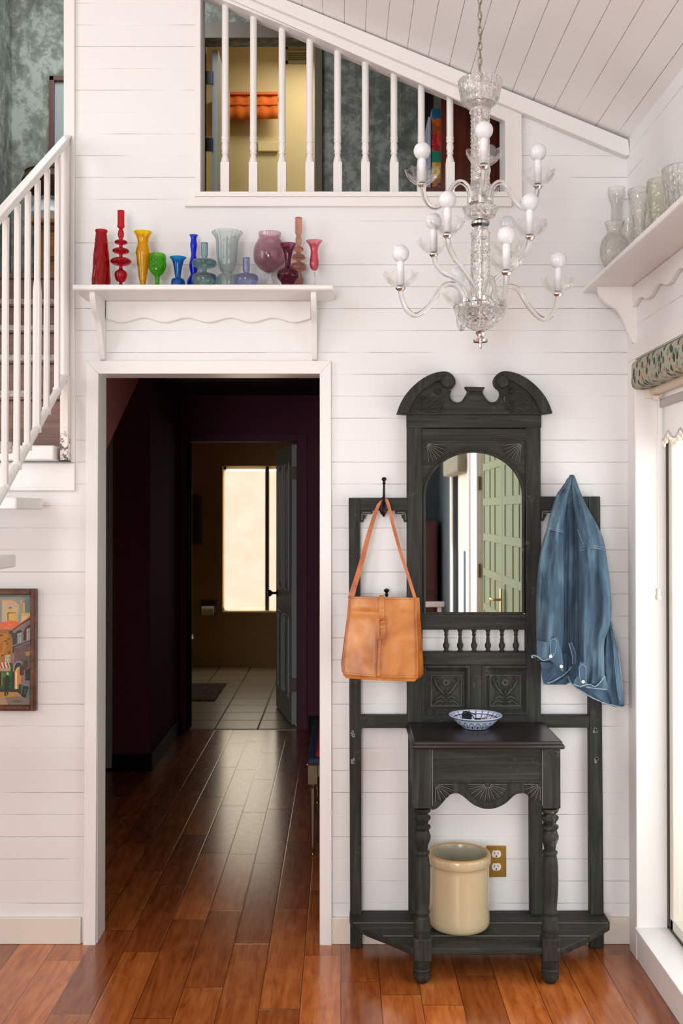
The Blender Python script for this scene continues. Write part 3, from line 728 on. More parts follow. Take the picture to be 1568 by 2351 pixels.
# bookcase and picture books at the right end of the loft opening
mh = plain_wood('mahogany_veneer', hexc(62, 26, 16), hexc(112, 48, 26), (40, 40, 2.5), 0.25)
yb = 0.42
bk = thing('bookcase', 'dark red mahogany bookcase behind the right end of the upper railing', 'bookcase', P(1090, 443, 0.6))
bx0, bx1 = x_at(1013, yb), x_at(1215, yb)
mb = MB(); mb.box(bx0, bx1, yb, yb + 0.02, 2.697, 3.9); mb.build('side_panel', mh, bk, bevel=0.002)
hx0 = x_at(978, yb + .05)
mb = MB(); mb.box(hx0, bx0, yb + 0.33, yb + 0.35, 2.697, 3.9); mb.box(bx1 - 0.02, bx1, yb + .02, yb + 0.35, 2.697, 3.9); mb.build('back_panel', simple('dark_bookcase_back', hexc(40, 18, 12), 0.5), bk)
zsf = z_at(437, yb + 0.06)
for z_ in (zsf - 0.02, 3.88): mb = MB(); mb.box(hx0, bx1 - .02, yb + 0.02, yb + 0.33, z_, z_ + 0.02); mb.build('shelf', mh, bk)
def blob_mat(name, cols, sc=30):
    t = NT(name); n_ = t.noise(t.obj(), sc, 2, 0.5); st_ = [(0.30 + 0.4 * i / (len(cols) - 1), c) for i, c in enumerate(cols)]
    t.base(t.ramp(n_, st_, 'CONSTANT')); t.rough(0.3); return t.m
def book(name, px0, py0, px1, py1, Y, depth, mat, label, bands=()):
    a, b = P(px0, py0, Y), P(px1, py1, Y)
    o = thing('book', label, 'book', (a.x, Y, b.z), 'books in the loft bookcase')
    mb = MB(); mb.box(a.x, b.x, Y, Y + depth, b.z, a.z); mb.build('cover', mat, o, bevel=0.002)
    mb = MB(); mb.box(a.x + .002, b.x - .002, Y + 0.01, Y + depth - .004, a.z, a.z + 0.001); mb.build('pages', simple('paper', (0.8, 0.78, 0.7), 0.9), o)
    for (q0, q1, m_) in bands:
        za_, zb_ = a.z + (b.z - a.z) * q0, a.z + (b.z - a.z) * q1
        mb = MB(); mb.box(a.x + 0.0005, b.x - 0.0005, Y - 0.001, Y, zb_, za_); mb.build('spine_panel', m_, o)
book('book', 983, 268, 989.5, 437, yb + 0.05, 0.2, simple('pale_blue_cover', hexc(160, 175, 200), 0.4), 'thin pale blue book standing at the left of the bright picture book')
book('book', 991, 249, 1014.5, 437, yb + 0.05, 0.22, simple('turquoise_cover', hexc(30, 120, 135), 0.3), 'tall bright picture book beside the mahogany bookcase side',
     [(0.0, 0.12, simple('blue_panel', hexc(20, 100, 140), 0.3)), (0.12, 0.32, blob_mat('orange_brown_panel', [hexc(150, 70, 30), hexc(200, 90, 30), hexc(40, 110, 120)])),
      (0.32, 0.52, blob_mat('red_panel', [hexc(170, 25, 40), hexc(215, 60, 60), hexc(200, 150, 190)])), (0.52, 0.66, blob_mat('green_panel', [hexc(20, 130, 100), hexc(110, 170, 140)])),
      (0.66, 0.86, blob_mat('gold_panel', [hexc(200, 150, 60), hexc(225, 180, 80), hexc(160, 100, 40)])), (0.86, 1.0, blob_mat('violet_panel', [hexc(90, 50, 120), hexc(190, 120, 60), hexc(160, 60, 60)]))])

# loft balustrade: turned balusters ------------------------------------
bl = thing('loft_balustrade', 'white turned balusters in the sloping upper opening above the coloured vases', 'balustrade', (0.0, 0.04, lz0))
Yb = 0.045
for px in (516, 581, 647, 711, 775, 839, 905, 968, 1034):
    x = x_at(px, Yb); zt = P(px, lofttop(px) + 10, Yb).z + 0.02
    z0 = lz0; zsq = z_at(375, Yb); hw = 0.0155
    mb = MB(); mb.box(x - hw, x + hw, Yb - hw, Yb + hw, z0, zsq); bb_ = len(mb.v)
    r0 = 0.0135
    L_ = lambda y: z_at(y, Yb)
    mb.lathe([(0.0155, L_(375)), (0.0145, L_(368)), (0.0095, L_(357)), (0.0098, L_(355)), (0.0125, L_(354)), (0.0125, L_(351)), (0.0105, L_(350)), (0.0135, L_(340)), (0.0115, L_(330)), (0.0108, L_(328)), (0.0138, L_(326)), (0.0138, L_(323)), (0.0115, L_(321)), (0.0138, L_(319)), (0.0138, L_(316)), (0.0125, L_(314)), (0.0125, L_(300)), (0.0125, zt - 0.05), (0.0100, zt)], (x, Yb, 0), seg=20)
    mb.build('baluster', M['trim_white'], bl, bevel=0.0, smooth=50)
mb = MB(); mb.box(lx0, lx1, Yb - .02, Yb + .02, lz0 - 0.001, lz0 + 0.003); mb.build('sill_strip', M['trim_white'], bl)
# ================================================================== SHELVES
def zpx(py, Y): return z_at(py, Y)
def wave_board(mb, axis, a0, a1, wall, th, ztop, zmid, amp, per, ph):
    n = 90; lo = []
    for i in range(n + 1):
        a = a0 + (a1 - a0) * i / n; lo.append((a, zmid + amp * math.cos(2 * pi * (a - ph) / per)))
    pts = [(a0, ztop)] + lo + [(a1, ztop)]
    if axis == 'x': mb.prism([(a, wall - th, z) for a, z in pts], (0, th, 0))
    else: mb.prism([(wall - th, a, z) for a, z in pts], (th, 0, 0))
SZ = z_at(652.5, -0.2); YS = -0.2
sh = thing('wall_shelf', 'white wooden shelf with scalloped apron above the dark doorway', 'shelf', (-0.47, 0, SZ - 0.02))
mb = MB(); mb.box(x_at(164, YS), x_at(766, YS), YS, 0, SZ - 0.019, SZ); mb.build('top', M['trim_white'], sh, bevel=0.005)
def bracket_prof(dep, h, ztop):
    pr = [(0, ztop), (-dep, ztop)]
    for p in spline([(-dep, ztop - 0.001, 0), (-dep * 0.97, ztop - h * 0.12, 0), (-dep * 0.80, ztop - h * 0.28, 0), (-dep * 0.50, ztop - h * 0.42, 0), (-dep * 0.34, ztop - h * 0.60, 0), (-dep * 0.22, ztop - h * 0.82, 0), (-dep * 0.10, ztop - h * 0.98, 0), (0, ztop - h, 0)], 6): pr.append((p.x, p.y))
    return pr
bz1 = SZ - 0.019; bh_ = bz1 - z_at(826, -0.02)
for x0 in (x_at(236, 0) - 0.0085, x_at(713.5, -0.15)):
    mb = MB(); mb.prism([(x0, y, z) for y, z in bracket_prof(0.172, bh_, bz1)], (0.0185, 0, 0)); mb.build('bracket', M['trim_white'], sh, bevel=0.003)
mb = MB(); per = 99 / 643.4
wave_board(mb, 'x', x_at(244, 0), x_at(714, 0), 0.0, 0.017, bz1, z_at(737, 0), 0.0082, per, x_at(330, 0)); mb.build('scalloped_apron', M['trim_white'], sh, bevel=0.003)

Xs = 0.858; SZ2 = PX(1386, 615, Xs).z; YE = -0.02
sr = thing('wall_shelf', 'white shelf on the right wall holding clear glass vases above the tall window', 'shelf', (XR, -0.9, SZ2 - 0.02))
mb = MB(); mb.box(Xs, XR, YE, -2.3, SZ2 - 0.019, SZ2); mb.build('top', M['trim_white'], sr, bevel=0.004)
bh2 = (SZ2 - 0.019) - (wz1 + 0.057)
for y0 in (-0.125, -2.15):
    mb = MB(); mb.prism([(XR + q, y0, z) for q, z in bracket_prof(0.135, bh2, SZ2 - 0.019)], (0, 0.02, 0)); mb.build('bracket', M['trim_white'], sr, bevel=0.003)
mb = MB(); wave_board(mb, 'y', -0.125, -2.13, XR, 0.017, SZ2 - 0.019, SZ2 - 0.085, 0.011, per * 1.35, -0.20); mb.build('scalloped_apron', M['trim_white'], sr, bevel=0.003)

# ================================================================== COLOURED GLASS
def vase_glass(name, col, deep=1.0, refr=0.8, ior=1.4, bumpy=None):
    t, m1, gl, rf = glass_mat(name, tuple(c ** (0.42 if min(col) < 0.9 else 1) for c in col), refr, ior, 0.0, fr=1.3)
    if bumpy:
        nz = t.vor(t.mapping(t.obj(), bumpy[1]), bumpy[0]) if bumpy[2] == 'v' else t.n('ShaderNodeTexWave').outputs[0]
        b_ = t.n('ShaderNodeBump'); b_.inputs['Strength'].default_value = bumpy[3]; b_.inputs['Distance'].default_value = 0.004
        t.l(nz, b_.inputs['Height']); t.l(b_.outputs[0], gl.inputs['Normal']); t.l(b_.outputs[0], rf.inputs['Normal'])
    return t.m
Yv = -0.105
def vase(name, cat, label, cxp, prof, mat, seg=40, mod=None, Y=Yv, open_top=True, basez=None, wall=0.0025, raised=False, group='coloured glass on the shelf over the doorway'):
    """prof: (half width px, py) from the base up, outline read in the photo and revolved about its own axis"""
    c = P(cxp, 600, Y); x = c.x; bz_ = SZ if basez is None else basez
    k = scl(Y); pr = [(r * k, z_at(py, Y)) for r, py in prof]
    if not raised:
        pr[0] = (pr[0][0], bz_ + 0.0005)
        if pr[1][1] < bz_: pr[1] = (pr[1][0], bz_ + 0.004)
    sp = spline([(a, b, 0) for a, b in pr], 5)
    out = [(max(p.x, 0.0008), p.y) for p in sp]
    prof2 = [(0.0, out[0][1])] + out
    if open_top:
        ins = [(max(r - wall, 0.0006), z) for r, z in reversed(out) if z > out[0][1] + 0.006]
        prof2 += ins + [(0.0, ins[-1][1])]
    else: prof2 += [(0.0, out[-1][1])]
    mb = MB(); mb.lathe([(r, z) for r, z in prof2], (x, Y, 0), seg=seg, mod=mod)
    o = mb.build(name, mat, None, origin=(x, Y, bz_), smooth=60)
    tag(o, label, cat, group); return o
G = dict(
    red=vase_glass('ruby_glass', (0.55, 0.002, 0.004), refr=0.75, bumpy=(1, (70, 70, 32), 'v', 0.55)),
    red2=vase_glass('cherry_glass', (0.52, 0.003, 0.008)),
    amber=vase_glass('amber_glass', (0.97, 0.60, 0.012)),
    green=vase_glass('apple_green_glass', (0.22, 0.75, 0.05), refr=0.75, bumpy=(1, (75, 75, 60), 'v', 0.8)),
    blue=vase_glass('cerulean_glass', (0.01, 0.28, 0.74)),
    cobalt=vase_glass('cobalt_glass', (0.01, 0.075, 0.84)),
    teal=vase_glass('slate_teal_glass', (0.29, 0.49, 0.50)),
    pale=vase_glass('pale_aqua_glass', (0.74, 0.83, 0.815)),
    peri=vase_glass('periwinkle_glass', (0.42, 0.47, 0.86)),
    pink=vase_glass('lilac_pink_glass', (0.76, 0.50, 0.58)),
    plum=vase_glass('dark_plum_glass', (0.33, 0.055, 0.14)),
    brown=vase_glass('rust_brown_glass', (0.60, 0.25, 0.17)),
    rose=vase_glass('rose_glass', (0.88, 0.26, 0.34)),
    clear=vase_glass('clear_glass', (0.965, 0.965, 0.96), refr=0.5, ior=1.3))
def rp(lst): return lst
Bz = 664
vase('vase', 'vase', 'tall tapered red textured vase, leftmost on the shelf over the doorway', 232.5, [(21.5, Bz), (21, 645), (18.5, 600), (15, 560), (12.6, 540), (12.2, 536), (13.5, 533), (13.6, 529), (12.4, 528)], G['red'], seg=96, mod=lambda a, h: 1 + 0.045 * math.sin(9 * a + (h - SZ) * 160) * math.sin(7 * a - (h - SZ) * 230))
vase('candle_holder', 'candle holder', 'tall red glass candle holder with stacked bulbs and discs', 277.5,
     [(8, Bz), (6, 656), (3.6, 649), (10, 645), (14.2, 635), (13.5, 625), (5, 618.5), (4.2, 614), (4.3, 611), (18, 607), (24, 600.5), (18, 594), (5, 591), (4.4, 586), (5, 583.5), (16, 580.5), (19.5, 576), (15, 571.5), (5, 569), (4.4, 563), (5, 561.5), (12, 560), (15.2, 556.5), (12, 552.5), (5, 551), (4.6, 548), (7, 542), (7.4, 537), (6, 530), (4.4, 527), (4.4, 525.5), (8, 522), (8.6, 518), (8, 514), (8, 500), (8.1, 484)], G['red2'], open_top=False)
vase('vase', 'vase', 'amber yellow vase with flared lip and pinched neck', 328, [(9, Bz), (6.5, 652), (9, 640), (13, 610), (16.5, 585), (17, 578), (14, 566), (12.5, 556), (14.5, 546), (19, 537), (21, 534), (20.5, 532.5)], G['amber'])
vase('goblet', 'goblet', 'green pressed glass goblet with raised roundels', 361, [(16, Bz), (12, 660), (5.5, 652), (5.2, 645), (5.8, 640), (6.5, 634), (16, 625), (20, 612), (20.2, 600), (19, 588), (17.5, 583.5)], G['green'], seg=96, mod=lambda a, h: 1 + 0.05 * abs(math.cos(5 * a)) * abs(math.sin((h - SZ) * 95)))
vase('vase', 'vase', 'small sky blue flared vase on a round foot', 408.5, [(15.5, Bz), (16, 650), (14, 642), (7.5, 637.5), (7, 632), (10, 612), (14, 598), (18.6, 592.5), (19, 591)], G['blue'])
vase('vase', 'vase', 'slender cobalt blue vase with wavy sides behind the slate teal holder', 444.5, [(15, Bz), (15.5, 650), (13, 640), (7.5, 630), (9, 620), (10.5, 610), (8.5, 598), (5.8, 585), (7, 572), (8.2, 562), (6.5, 550), (8, 543), (10.2, 540)], G['cobalt'], Y=-0.06)
vase('candle_holder', 'candle holder', 'slate teal glass candle holder of two stacked discs', 469.5, [(22, Bz), (27, 648), (28.2, 640), (25, 631), (10, 626.5), (5.5, 624), (5.5, 619), (8, 617), (24, 612), (28.2, 604), (24, 597.5), (9, 595), (6, 592), (8, 587), (8.6, 583), (8.3, 575), (8.3, 558)], G['teal'], Y=-0.137, open_top=False)
vase('vase', 'vase', 'large pale aqua ribbed vase with scalloped flared rim', 521.5, [(24, Bz), (25, 645), (20, 632), (11, 626), (15, 622), (21, 608), (24.5, 580), (25, 560), (28, 545), (34.5, 536), (35.5, 533.5)], G['pale'], seg=96, mod=lambda a, h: 1 + 0.035 * math.cos(16 * a))
vase('candle_holder', 'candle holder', 'low periwinkle blue candle holder with a single disc', 565.5, [(22, Bz), (27, 648), (28, 640), (24, 632), (10, 628.5), (6, 626), (7.5, 622), (8.2, 618), (8.2, 592)], G['peri'], Y=-0.147, open_top=False)
gb = vase('vase', 'vase', 'big round lilac pink bowl vase on a clear ball stem', 619.5, [(4, 628), (10, 625), (22, 618), (35, 603), (38.2, 585), (35.5, 566), (29, 553), (25.5, 547), (26.5, 535)], G['pink'], raised=True, Y=-0.09)
# clear ball foot of the bowl vase
cbx = x_at(619.5, -0.09)
mb = MB(); mb.lathe([(0, SZ + 0.0005), (0.019, SZ + 0.001), (0.018, SZ + 0.006), (0.008, SZ + 0.012), (0.008, SZ + 0.016), (0.0155, SZ + 0.028), (0.0155, SZ + 0.036), (0.008, SZ + 0.048), (0.006, SZ + 0.056), (0, z_at(627, -0.09))], (cbx, -0.09, 0), seg=24); mb.build('ball_stem', G['clear'], gb)
vase('vase', 'vase', 'short dark plum vase with wide belly and flared neck', 661.5, [(15, Bz), (14, 655), (17, 648), (25.5, 637), (26.5, 631), (23, 622), (9, 612), (6.5, 605), (8, 590), (12, 575), (18, 563), (18.5, 560)], G['plum'], Y=-0.157)
vase('candle_holder', 'candle holder', 'tall rust brown candle holder with stacked discs behind the plum vase', 685.5,
     [(9, Bz), (8, 655), (12.5, 646), (12.5, 640), (9, 632), (6, 626.5), (6, 624), (16, 621), (18.8, 614.5), (16, 606), (6, 603.5), (5, 600), (6, 598), (14, 595), (15.8, 591), (12, 585), (6, 583), (6, 579), (10, 576), (12, 572), (9, 567.5), (5, 565), (7, 558), (7.4, 550), (5.5, 543), (5.5, 539), (8, 535), (8.3, 520), (8.4, 500)], G['brown'], Y=-0.07, open_top=False)
rv = vase('vase', 'vase', 'slim rose pink flute vase, rightmost on the shelf over the doorway', 721.5, [(3.5, 621), (8, 617), (11, 605), (9.5, 590), (8.5, 575), (12, 563), (18, 555), (18.8, 553.5)], G['rose'], Y=-0.13, raised=True)
rx_ = x_at(721.5, -0.13)
mb = MB(); mb.lathe([(0, SZ + .0005), (0.018, SZ + 0.001), (0.016, SZ + 0.003), (0.0035, SZ + 0.006), (0.003, z_at(622, -.13)), (0.004, z_at(617, -.13)), (0, z_at(615, -.13))], (rx_, -0.13, 0), seg=20); mb.build('stem', G['clear'], rv)

# clear glass on the right shelf
CG = vase_glass('cut_crystal', (0.975, 0.97, 0.96), refr=0.7, ior=1.4, bumpy=(1, (65, 65, 65), 'v', 0.7))
CG2 = vase_glass('smooth_crystal', (0.975, 0.97, 0.955), refr=0.45, ior=1.2, bumpy=(1, (45, 45, 20), 'v', 0.35))
def rv_(cat, label, cxp, topy, d, prof, mat, seg=40, mod=None):
    """vase standing on the right shelf at camera distance d; prof heights from 0 (base) to 1 (top)"""
    Y = d - 3.73; x = P(cxp, topy, Y).x; zt = P(cxp, topy, Y).z; h = zt - SZ2
    sp = spline([(r, SZ2 + 0.0005 + q * h, 0) for r, q in prof], 5); out = [(max(p.x, 0.001), p.y) for p in sp]
    ins = [(max(r - 0.004, 0.0006), z) for r, z in reversed(out) if z > SZ2 + 0.012]
    mb = MB(); mb.lathe([(0, out[0][1])] + out + ins + [(0, ins[-1][1])], (x, Y, 0), seg=seg, mod=mod)
    o = mb.build('vase' if cat == 'vase' else 'glass_bowl', mat, None, origin=(x, Y, SZ2), smooth=50); tag(o, label, cat, 'clear glass on the right wall shelf'); return o
rv_('vase', 'tall clear bud vase with a long patterned neck behind the round clear vase', 1415.5, 433, 3.64, [(0.030, 0), (0.036, 0.10), (0.040, 0.2), (0.032, 0.36), (0.020, 0.45), (0.0185, 0.6), (0.0195, 0.8), (0.024, 0.87), (0.030, 0.93), (0.030, 1.0)], CG2)
rv_('vase', 'round clear cut-glass vase with flared neck, nearest the back wall corner', 1411, 512, 3.44, [(0.026, 0), (0.036, 0.08), (0.049, 0.32), (0.044, 0.6), (0.026, 0.78), (0.0265, 0.87), (0.034, 1.0)], CG)
rv_('vase', 'clear ribbed vase with flared rim between the round vase and the faceted vase', 1441, 508, 3.47, [(0.026, 0), (0.03, 0.2), (0.025, 0.5), (0.026, 0.75), (0.036, 1.0)], CG2)
rv_('vase', 'clear diamond-faceted trumpet vase on the right wall shelf', 1467, 436, 3.33, [(0.020, 0), (0.014, 0.2), (0.018, 0.45), (0.026, 0.72), (0.037, 0.95), (0.036, 1.0)], CG, 12)
rv_('bowl', 'small clear cut-glass bowl at the front edge of the right shelf', 1471, 524, 3.22, [(0.02, 0), (0.03, 0.3), (0.032, 0.8), (0.031, 1.0)], CG)
rv_('vase', 'greenish clear vase with beaded seam and arched rim on the right shelf', 1512, 414, 3.14, [(0.026, 0), (0.032, 0.3), (0.036, 0.7), (0.038, 0.93), (0.033, 1.0)], vase_glass('greenish_crystal', (0.95, 0.955, 0.90), refr=0.7, ior=1.4, bumpy=(1, (55, 55, 55), 'v', 0.7)), 32)
rv_('vase', 'big ribbed clear crystal vase at the right edge of the picture', 1566, 385, 2.96, [(0.035, 0), (0.045, 0.3), (0.052, 0.7), (0.055, 0.95), (0.052, 1.0)], CG, 48, mod=lambda a, h: 1 + 0.03 * math.cos(24 * a))

# ================================================================== CHANDELIER
Yc = -0.68; xc0 = x_at(1103.5, Yc); kc = scl(Yc)
Zc = lambda y: z_at(y, Yc)
CR = vase_glass('chandelier_crystal', (0.985, 0.985, 0.98), refr=0.8, ior=1.45, bumpy=(1, (50, 50, 50), 'v', 0.35))
CR2 = vase_glass('chandelier_cut_crystal', (0.985, 0.985, 0.98), refr=0.8, ior=1.45, bumpy=(1, (75, 75, 75), 'v', 0.8))
chd = thing('chandelier', 'crystal chandelier with white candle lights and globe bulbs hanging from a chain', 'chandelier', (xc0, Yc, Zc(800)))
cx3 = (xc0, Yc, 0)
def lat(name, prof, mat, seg=32, mod=None, **k):
    mb = MB(); mb.lathe([(r * kc, Zc(y)) for r, y in prof], cx3, seg=seg, mod=mod); return mb.build(name, mat, chd, smooth=k.get('smooth', 35))
# canopy cup with cut windows
lat('canopy_cup', [(0, 253), (24, 253), (26, 248), (38, 240), (44, 226), (47, 210), (50, 193), (51, 187), (48, 187), (46, 210), (42, 226), (35, 238), (22, 244), (0, 244)], CR2, 44, mod=lambda a, h: 1 + 0.02 * (1 if math.cos(22 * a) > 0 else -1))
lat('cup_collar', [(0, 258), (25, 258), (24, 252), (0, 252)], M['chrome'])
def colprof(y0, y1, r):
    pr = []; n = int((y1 - y0) / 9)
    for i in range(n + 1):
        y = y1 - (y1 - y0) * i / n; pr += [(r, y), (r * 0.93, y - 1.5)]
    return pr
lat('column', [(0, 430)] + colprof(258, 428, 22.5) + [(0, 256)], CR2, 16)
lat('column_ball', [(0, 456), (8, 456), (12, 450), (10, 444), (24, 436), (25, 426), (20, 420), (10, 416), (0, 416)], CR2, 16)
lat('hub_ring', [(0, 473), (27, 473), (30, 469), (28, 465), (0, 465)], M['chrome'])
lat('hub_dish', [(0, 506), (18, 506), (32, 500), (39, 484), (41, 479), (37, 479), (24, 474), (0, 474)], CR2, 48, mod=lambda a, h: 1 + 0.05 * abs(math.sin(6 * a)))
lat('column_collar', [(0, 516), (21, 516), (22, 511), (18, 506), (0, 506)], M['chrome'])
lat('column', [(0, 690), (23, 690), (23.5, 650), (22, 648), (23, 645), (23, 578), (25, 574), (21, 571), (22, 568), (22, 540), (24, 536), (20, 532), (17, 522), (22, 516), (0, 516)], CR2, 12)
mb = MB(); mb.tube([(xc0, Yc, Zc(190)), (xc0, Yc, Zc(760))], 0.005, 10); mb.build('centre_rod', M['chrome'], chd)
lat('bowl', [(0, 762), (10, 760), (20, 757), (40, 745), (54, 728), (60, 712), (63, 704), (58, 702), (0, 700)], CR2, 48, mod=lambda a, h: 1 + 0.02 * math.cos(12 * a))
lat('bowl_plate', [(0, 700), (44, 700), (46, 697), (0, 696)], M['chrome'])
lat('finial', [(0, 801), (3, 799), (4.5, 793), (3, 788), (16, 786), (17.5, 781), (9, 777), (7, 772), (12, 765), (9, 760), (0, 758)], M['chrome'], 24)
# chain and cord
mb = MB(); y = 186
i = 0
while y > -70:
    c = Vector((xc0, Yc, Zc(y - 10))); a, b = 0.0055, 0.014; pts = []
    for q in range(17):
        an = 2 * pi * q / 16; dxx = math.cos(an) * a; dz_ = math.sin(an) * b
        pts.append(c + (Vector((dxx, 0, dz_)) if i % 2 == 0 else Vector((dxx * 0.25, dxx, dz_))))
    mb.tube(pts, 0.0016, 6); y -= 17.5; i += 1
mb.build('chain', simple('pewter_chain', hexc(160, 155, 135), 0.3, 0.9), chd)
mb = MB(); mb.tube([(xc0 + 0.004 * math.sin(q * 1.3), Yc + 0.004 * math.cos(q * 1.3), Zc(190) + q * 0.012) for q in range(32)], 0.0016, 6); mb.build('cord', simple('olive_silk_cord', hexc(150, 148, 100), 0.7), chd)
bulbm = simple('opal_bulb_glass', (0.80, 0.82, 0.84), 0.12, coat=0.5)
sleeve = simple('white_candle_sleeve', (0.86, 0.86, 0.88), 0.4)
sleeve.node_tree.nodes['Principled BSDF'].inputs['Subsurface Weight'].default_value = 0
def arm(px_curve, bulb_px, ang, topz_px):
    """curve: (radius px, height px) in the arm's own vertical plane; ang in degrees"""
    ca, sa = math.cos(math.radians(ang)), math.sin(math.radians(ang))
    pts = spline([(xc0 + r * kc * ca, Yc + r * kc * sa, Zc(y)) for r, y in px_curve], 8)
    mb = MB(); mb.tube(pts, 0.0078, 14); a_ = mb.build('arm', CRa, chd, smooth=60)
    mb = MB(); b0 = pts[0]; mb.lathe([(0, -0.004), (0.011, -0.004), (0.011, 0.018), (0.0085, 0.02), (0, 0.02)], b0 - Vector((0, 0, .002)), seg=20); mb.build('ferrule', M['chrome'], a_)
    e = pts[-1]
    mb = MB(); mb.lathe([(0, -0.006), (0.008, -0.006), (0.0145, 0.0), (0.0145, 0.003), (0, 0.003)], e, seg=20); mb.build('cup_mount', M['chrome'], a_)
    R_ = 0.0485
    def md(a, h): 
        tt = max(0.0, min(1.0, (h) / 0.034)); return 1 + 0.07 * tt * abs(math.cos(4 * a + ang))
    mb = MB(); pr = [(0.0, 0.003), (0.012, 0.003), (0.024, 0.008), (0.037, 0.019), (0.044, 0.030), (R_, 0.041), (R_ - 0.004, 0.041), (0.040, 0.031), (0.032, 0.021), (0.02, 0.013), (0.0, 0.008)]
    mb.lathe(pr, e, seg=80, mod=md)
    for v in mb.v:
        q = v - e
        if q.z > 0.028: v.z += 0.009 * (q.z - 0.028) / 0.013 * (abs(math.cos(4 * math.atan2(q.y, q.x) + ang)) - 0.45)
    mb.build('bobeche', CRd, a_, smooth=60)
    mb = MB(); mb.lathe([(0, 0.010), (0.0108, 0.010), (0.0108, 0.076), (0.009, 0.078), (0, 0.078)], e, seg=24); mb.build('candle_sleeve', sleeve, a_)
    mb = MB(); mb.lathe([(0, 0.076), (0.009, 0.0765)] + [(0.0252 * math.sin(pi * (0.11 + 0.89 * q / 14)), 0.102 - 0.0252 * math.cos(pi * (0.11 + 0.89 * q / 14))) for q in range(15)], e, seg=32); mb.build('bulb', bulbm, a_, smooth=60)
CRa = vase_glass('crystal_arm_glass', (0.97, 0.97, 0.965), refr=0.85, ior=1.45)
CRd = vase_glass('crystal_dish_glass', (0.99, 0.99, 0.985), refr=0.18, ior=1.3, bumpy=(1, (45, 45, 45), 'v', 0.5))
for a_ in (2, 80, 182, 266): arm([(22, 468), (23, 452), (30, 428), (46, 418), (62, 428), (77, 455), (97, 476), (115, 474), (128, 455), (134, 428)], None, a_, 0)
for a_ in (-38, 52, 142, 228): arm([(22, 700), (25, 676), (38, 652), (70, 628), (100, 612), (120, 590), (127, 567)], None, a_, 0)
for a_ in (9.5, 99.5, 189.5, 279.5): arm([(36, 700), (42, 678), (56, 660), (74, 655), (92, 664), (112, 694), (136, 720), (156, 728), (174, 716), (184, 692), (188, 670)], None, a_, 0)
# ================================================================== HALL TREE
Yf = -0.047; Yk = -0.012; TF = Yk - Yf
ht = thing('hall_tree', 'black carved wooden hall tree with arched mirror and small table against the white wall', 'hall tree', (x_at(1090, Yf), Yf, 0))
V_, H_ = M['dw_v'], M['dw_h']
def part(name, fn, mat, bevel=0.002, parent=None, smooth=40, **k):
    mb = MB(); fn(mb); return mb.build(name, mat, parent or ht, bevel=bevel, smooth=smooth, **k)
def board(name, pts, mat, Y=Yf, th=TF, bevel=0.002, parent=None, smooth=40): return part(name, lambda mb: plate(mb, pts, Y, th), mat, bevel, parent, smooth)
def floorpt(px, Y): return (px, 1178)   # unused
def stile(name, xa, xb, ytop, ybot, xa2=None, xb2=None, z0=None):
    a, b = P(xa, ytop, Yf), P(xb, ytop, Yf); zb = z0 if z0 is not None else z_at(ybot, Yf)
    c_, d_ = x_at(xa2 or xa, Yf), x_at(xb2 or xb, Yf)
    return part(name, lambda mb: mb.prism([(a.x, Yf, a.z), (b.x, Yf, b.z), (d_, Yf, zb), (c_, Yf, zb)], (0, TF, 0)), V_)
stile('side_post', 800.5, 827, 1143, 0, 804, 830, z0=0.001)
stile('side_post', 1351, 1378, 1140, 0, 1353, 1384, z0=0.001)
stile('mirror_stile', 934.5, 970, 981, 1672); stile('mirror_stile', 1207, 1241, 981, 1672)
stile('lower_stile', 938, 967, 1672, 2110, z0=0.02); stile('lower_stile', 1216, 1245, 1672, 2110, z0=0.02)
board('top_side_rail', rect(827, 1143, 935, 1172), H_, th=TF - 0.004); board('top_side_rail', rect(1241, 1140, 1351, 1170), H_, th=TF - 0.004)
def corner(px, py, sx_, w_=28, h_=27):
    pts = [(px, py), (px + sx_ * w_, py), (px + sx_ * w_, py + 7), (px + sx_ * (w_ - 5), py + 9), (px + sx_ * (w_ - 8), py + 7), (px + sx_ * (w_ - 15), py + 11), (px + sx_ * 12, py + 17), (px + sx_ * 9, py + 20), (px + sx_ * 7, py + h_), (px, py + h_)]
    o = board('carved_corner', pts, M['dw_dusty'], Y=Yf + 0.004, th=0.016)
    mb = MB()
    for q in ((6, 5, w_ - 4, 5), (6, 9, w_ - 12, 9), (4, 6, 4, h_ - 5)):
        mb.tube([P(px + sx_ * q[0], py + q[1], Yf + 0.003), P(px + sx_ * q[2], py + q[3], Yf + .003)], 0.0016, 6)
    mb.build('carving', M['dust'], o)
corner(827, 1172, 1); corner(935, 1172, -1); corner(1241, 1169, 1); corner(1351, 1169, -1)
board('lower_side_rail', rect(827, 1643, 938, 1672), H_, th=TF - .004); board('lower_side_rail', rect(1241, 1643, 1353, 1671), H_, th=TF - .004)
board('head_board', rect(934, 952, 1243, 982), H_, Y=Yf - 0.004, th=TF)
board('head_rail', rect(969, 984, 1208, 1012), H_, Y=Yf + 0.001)
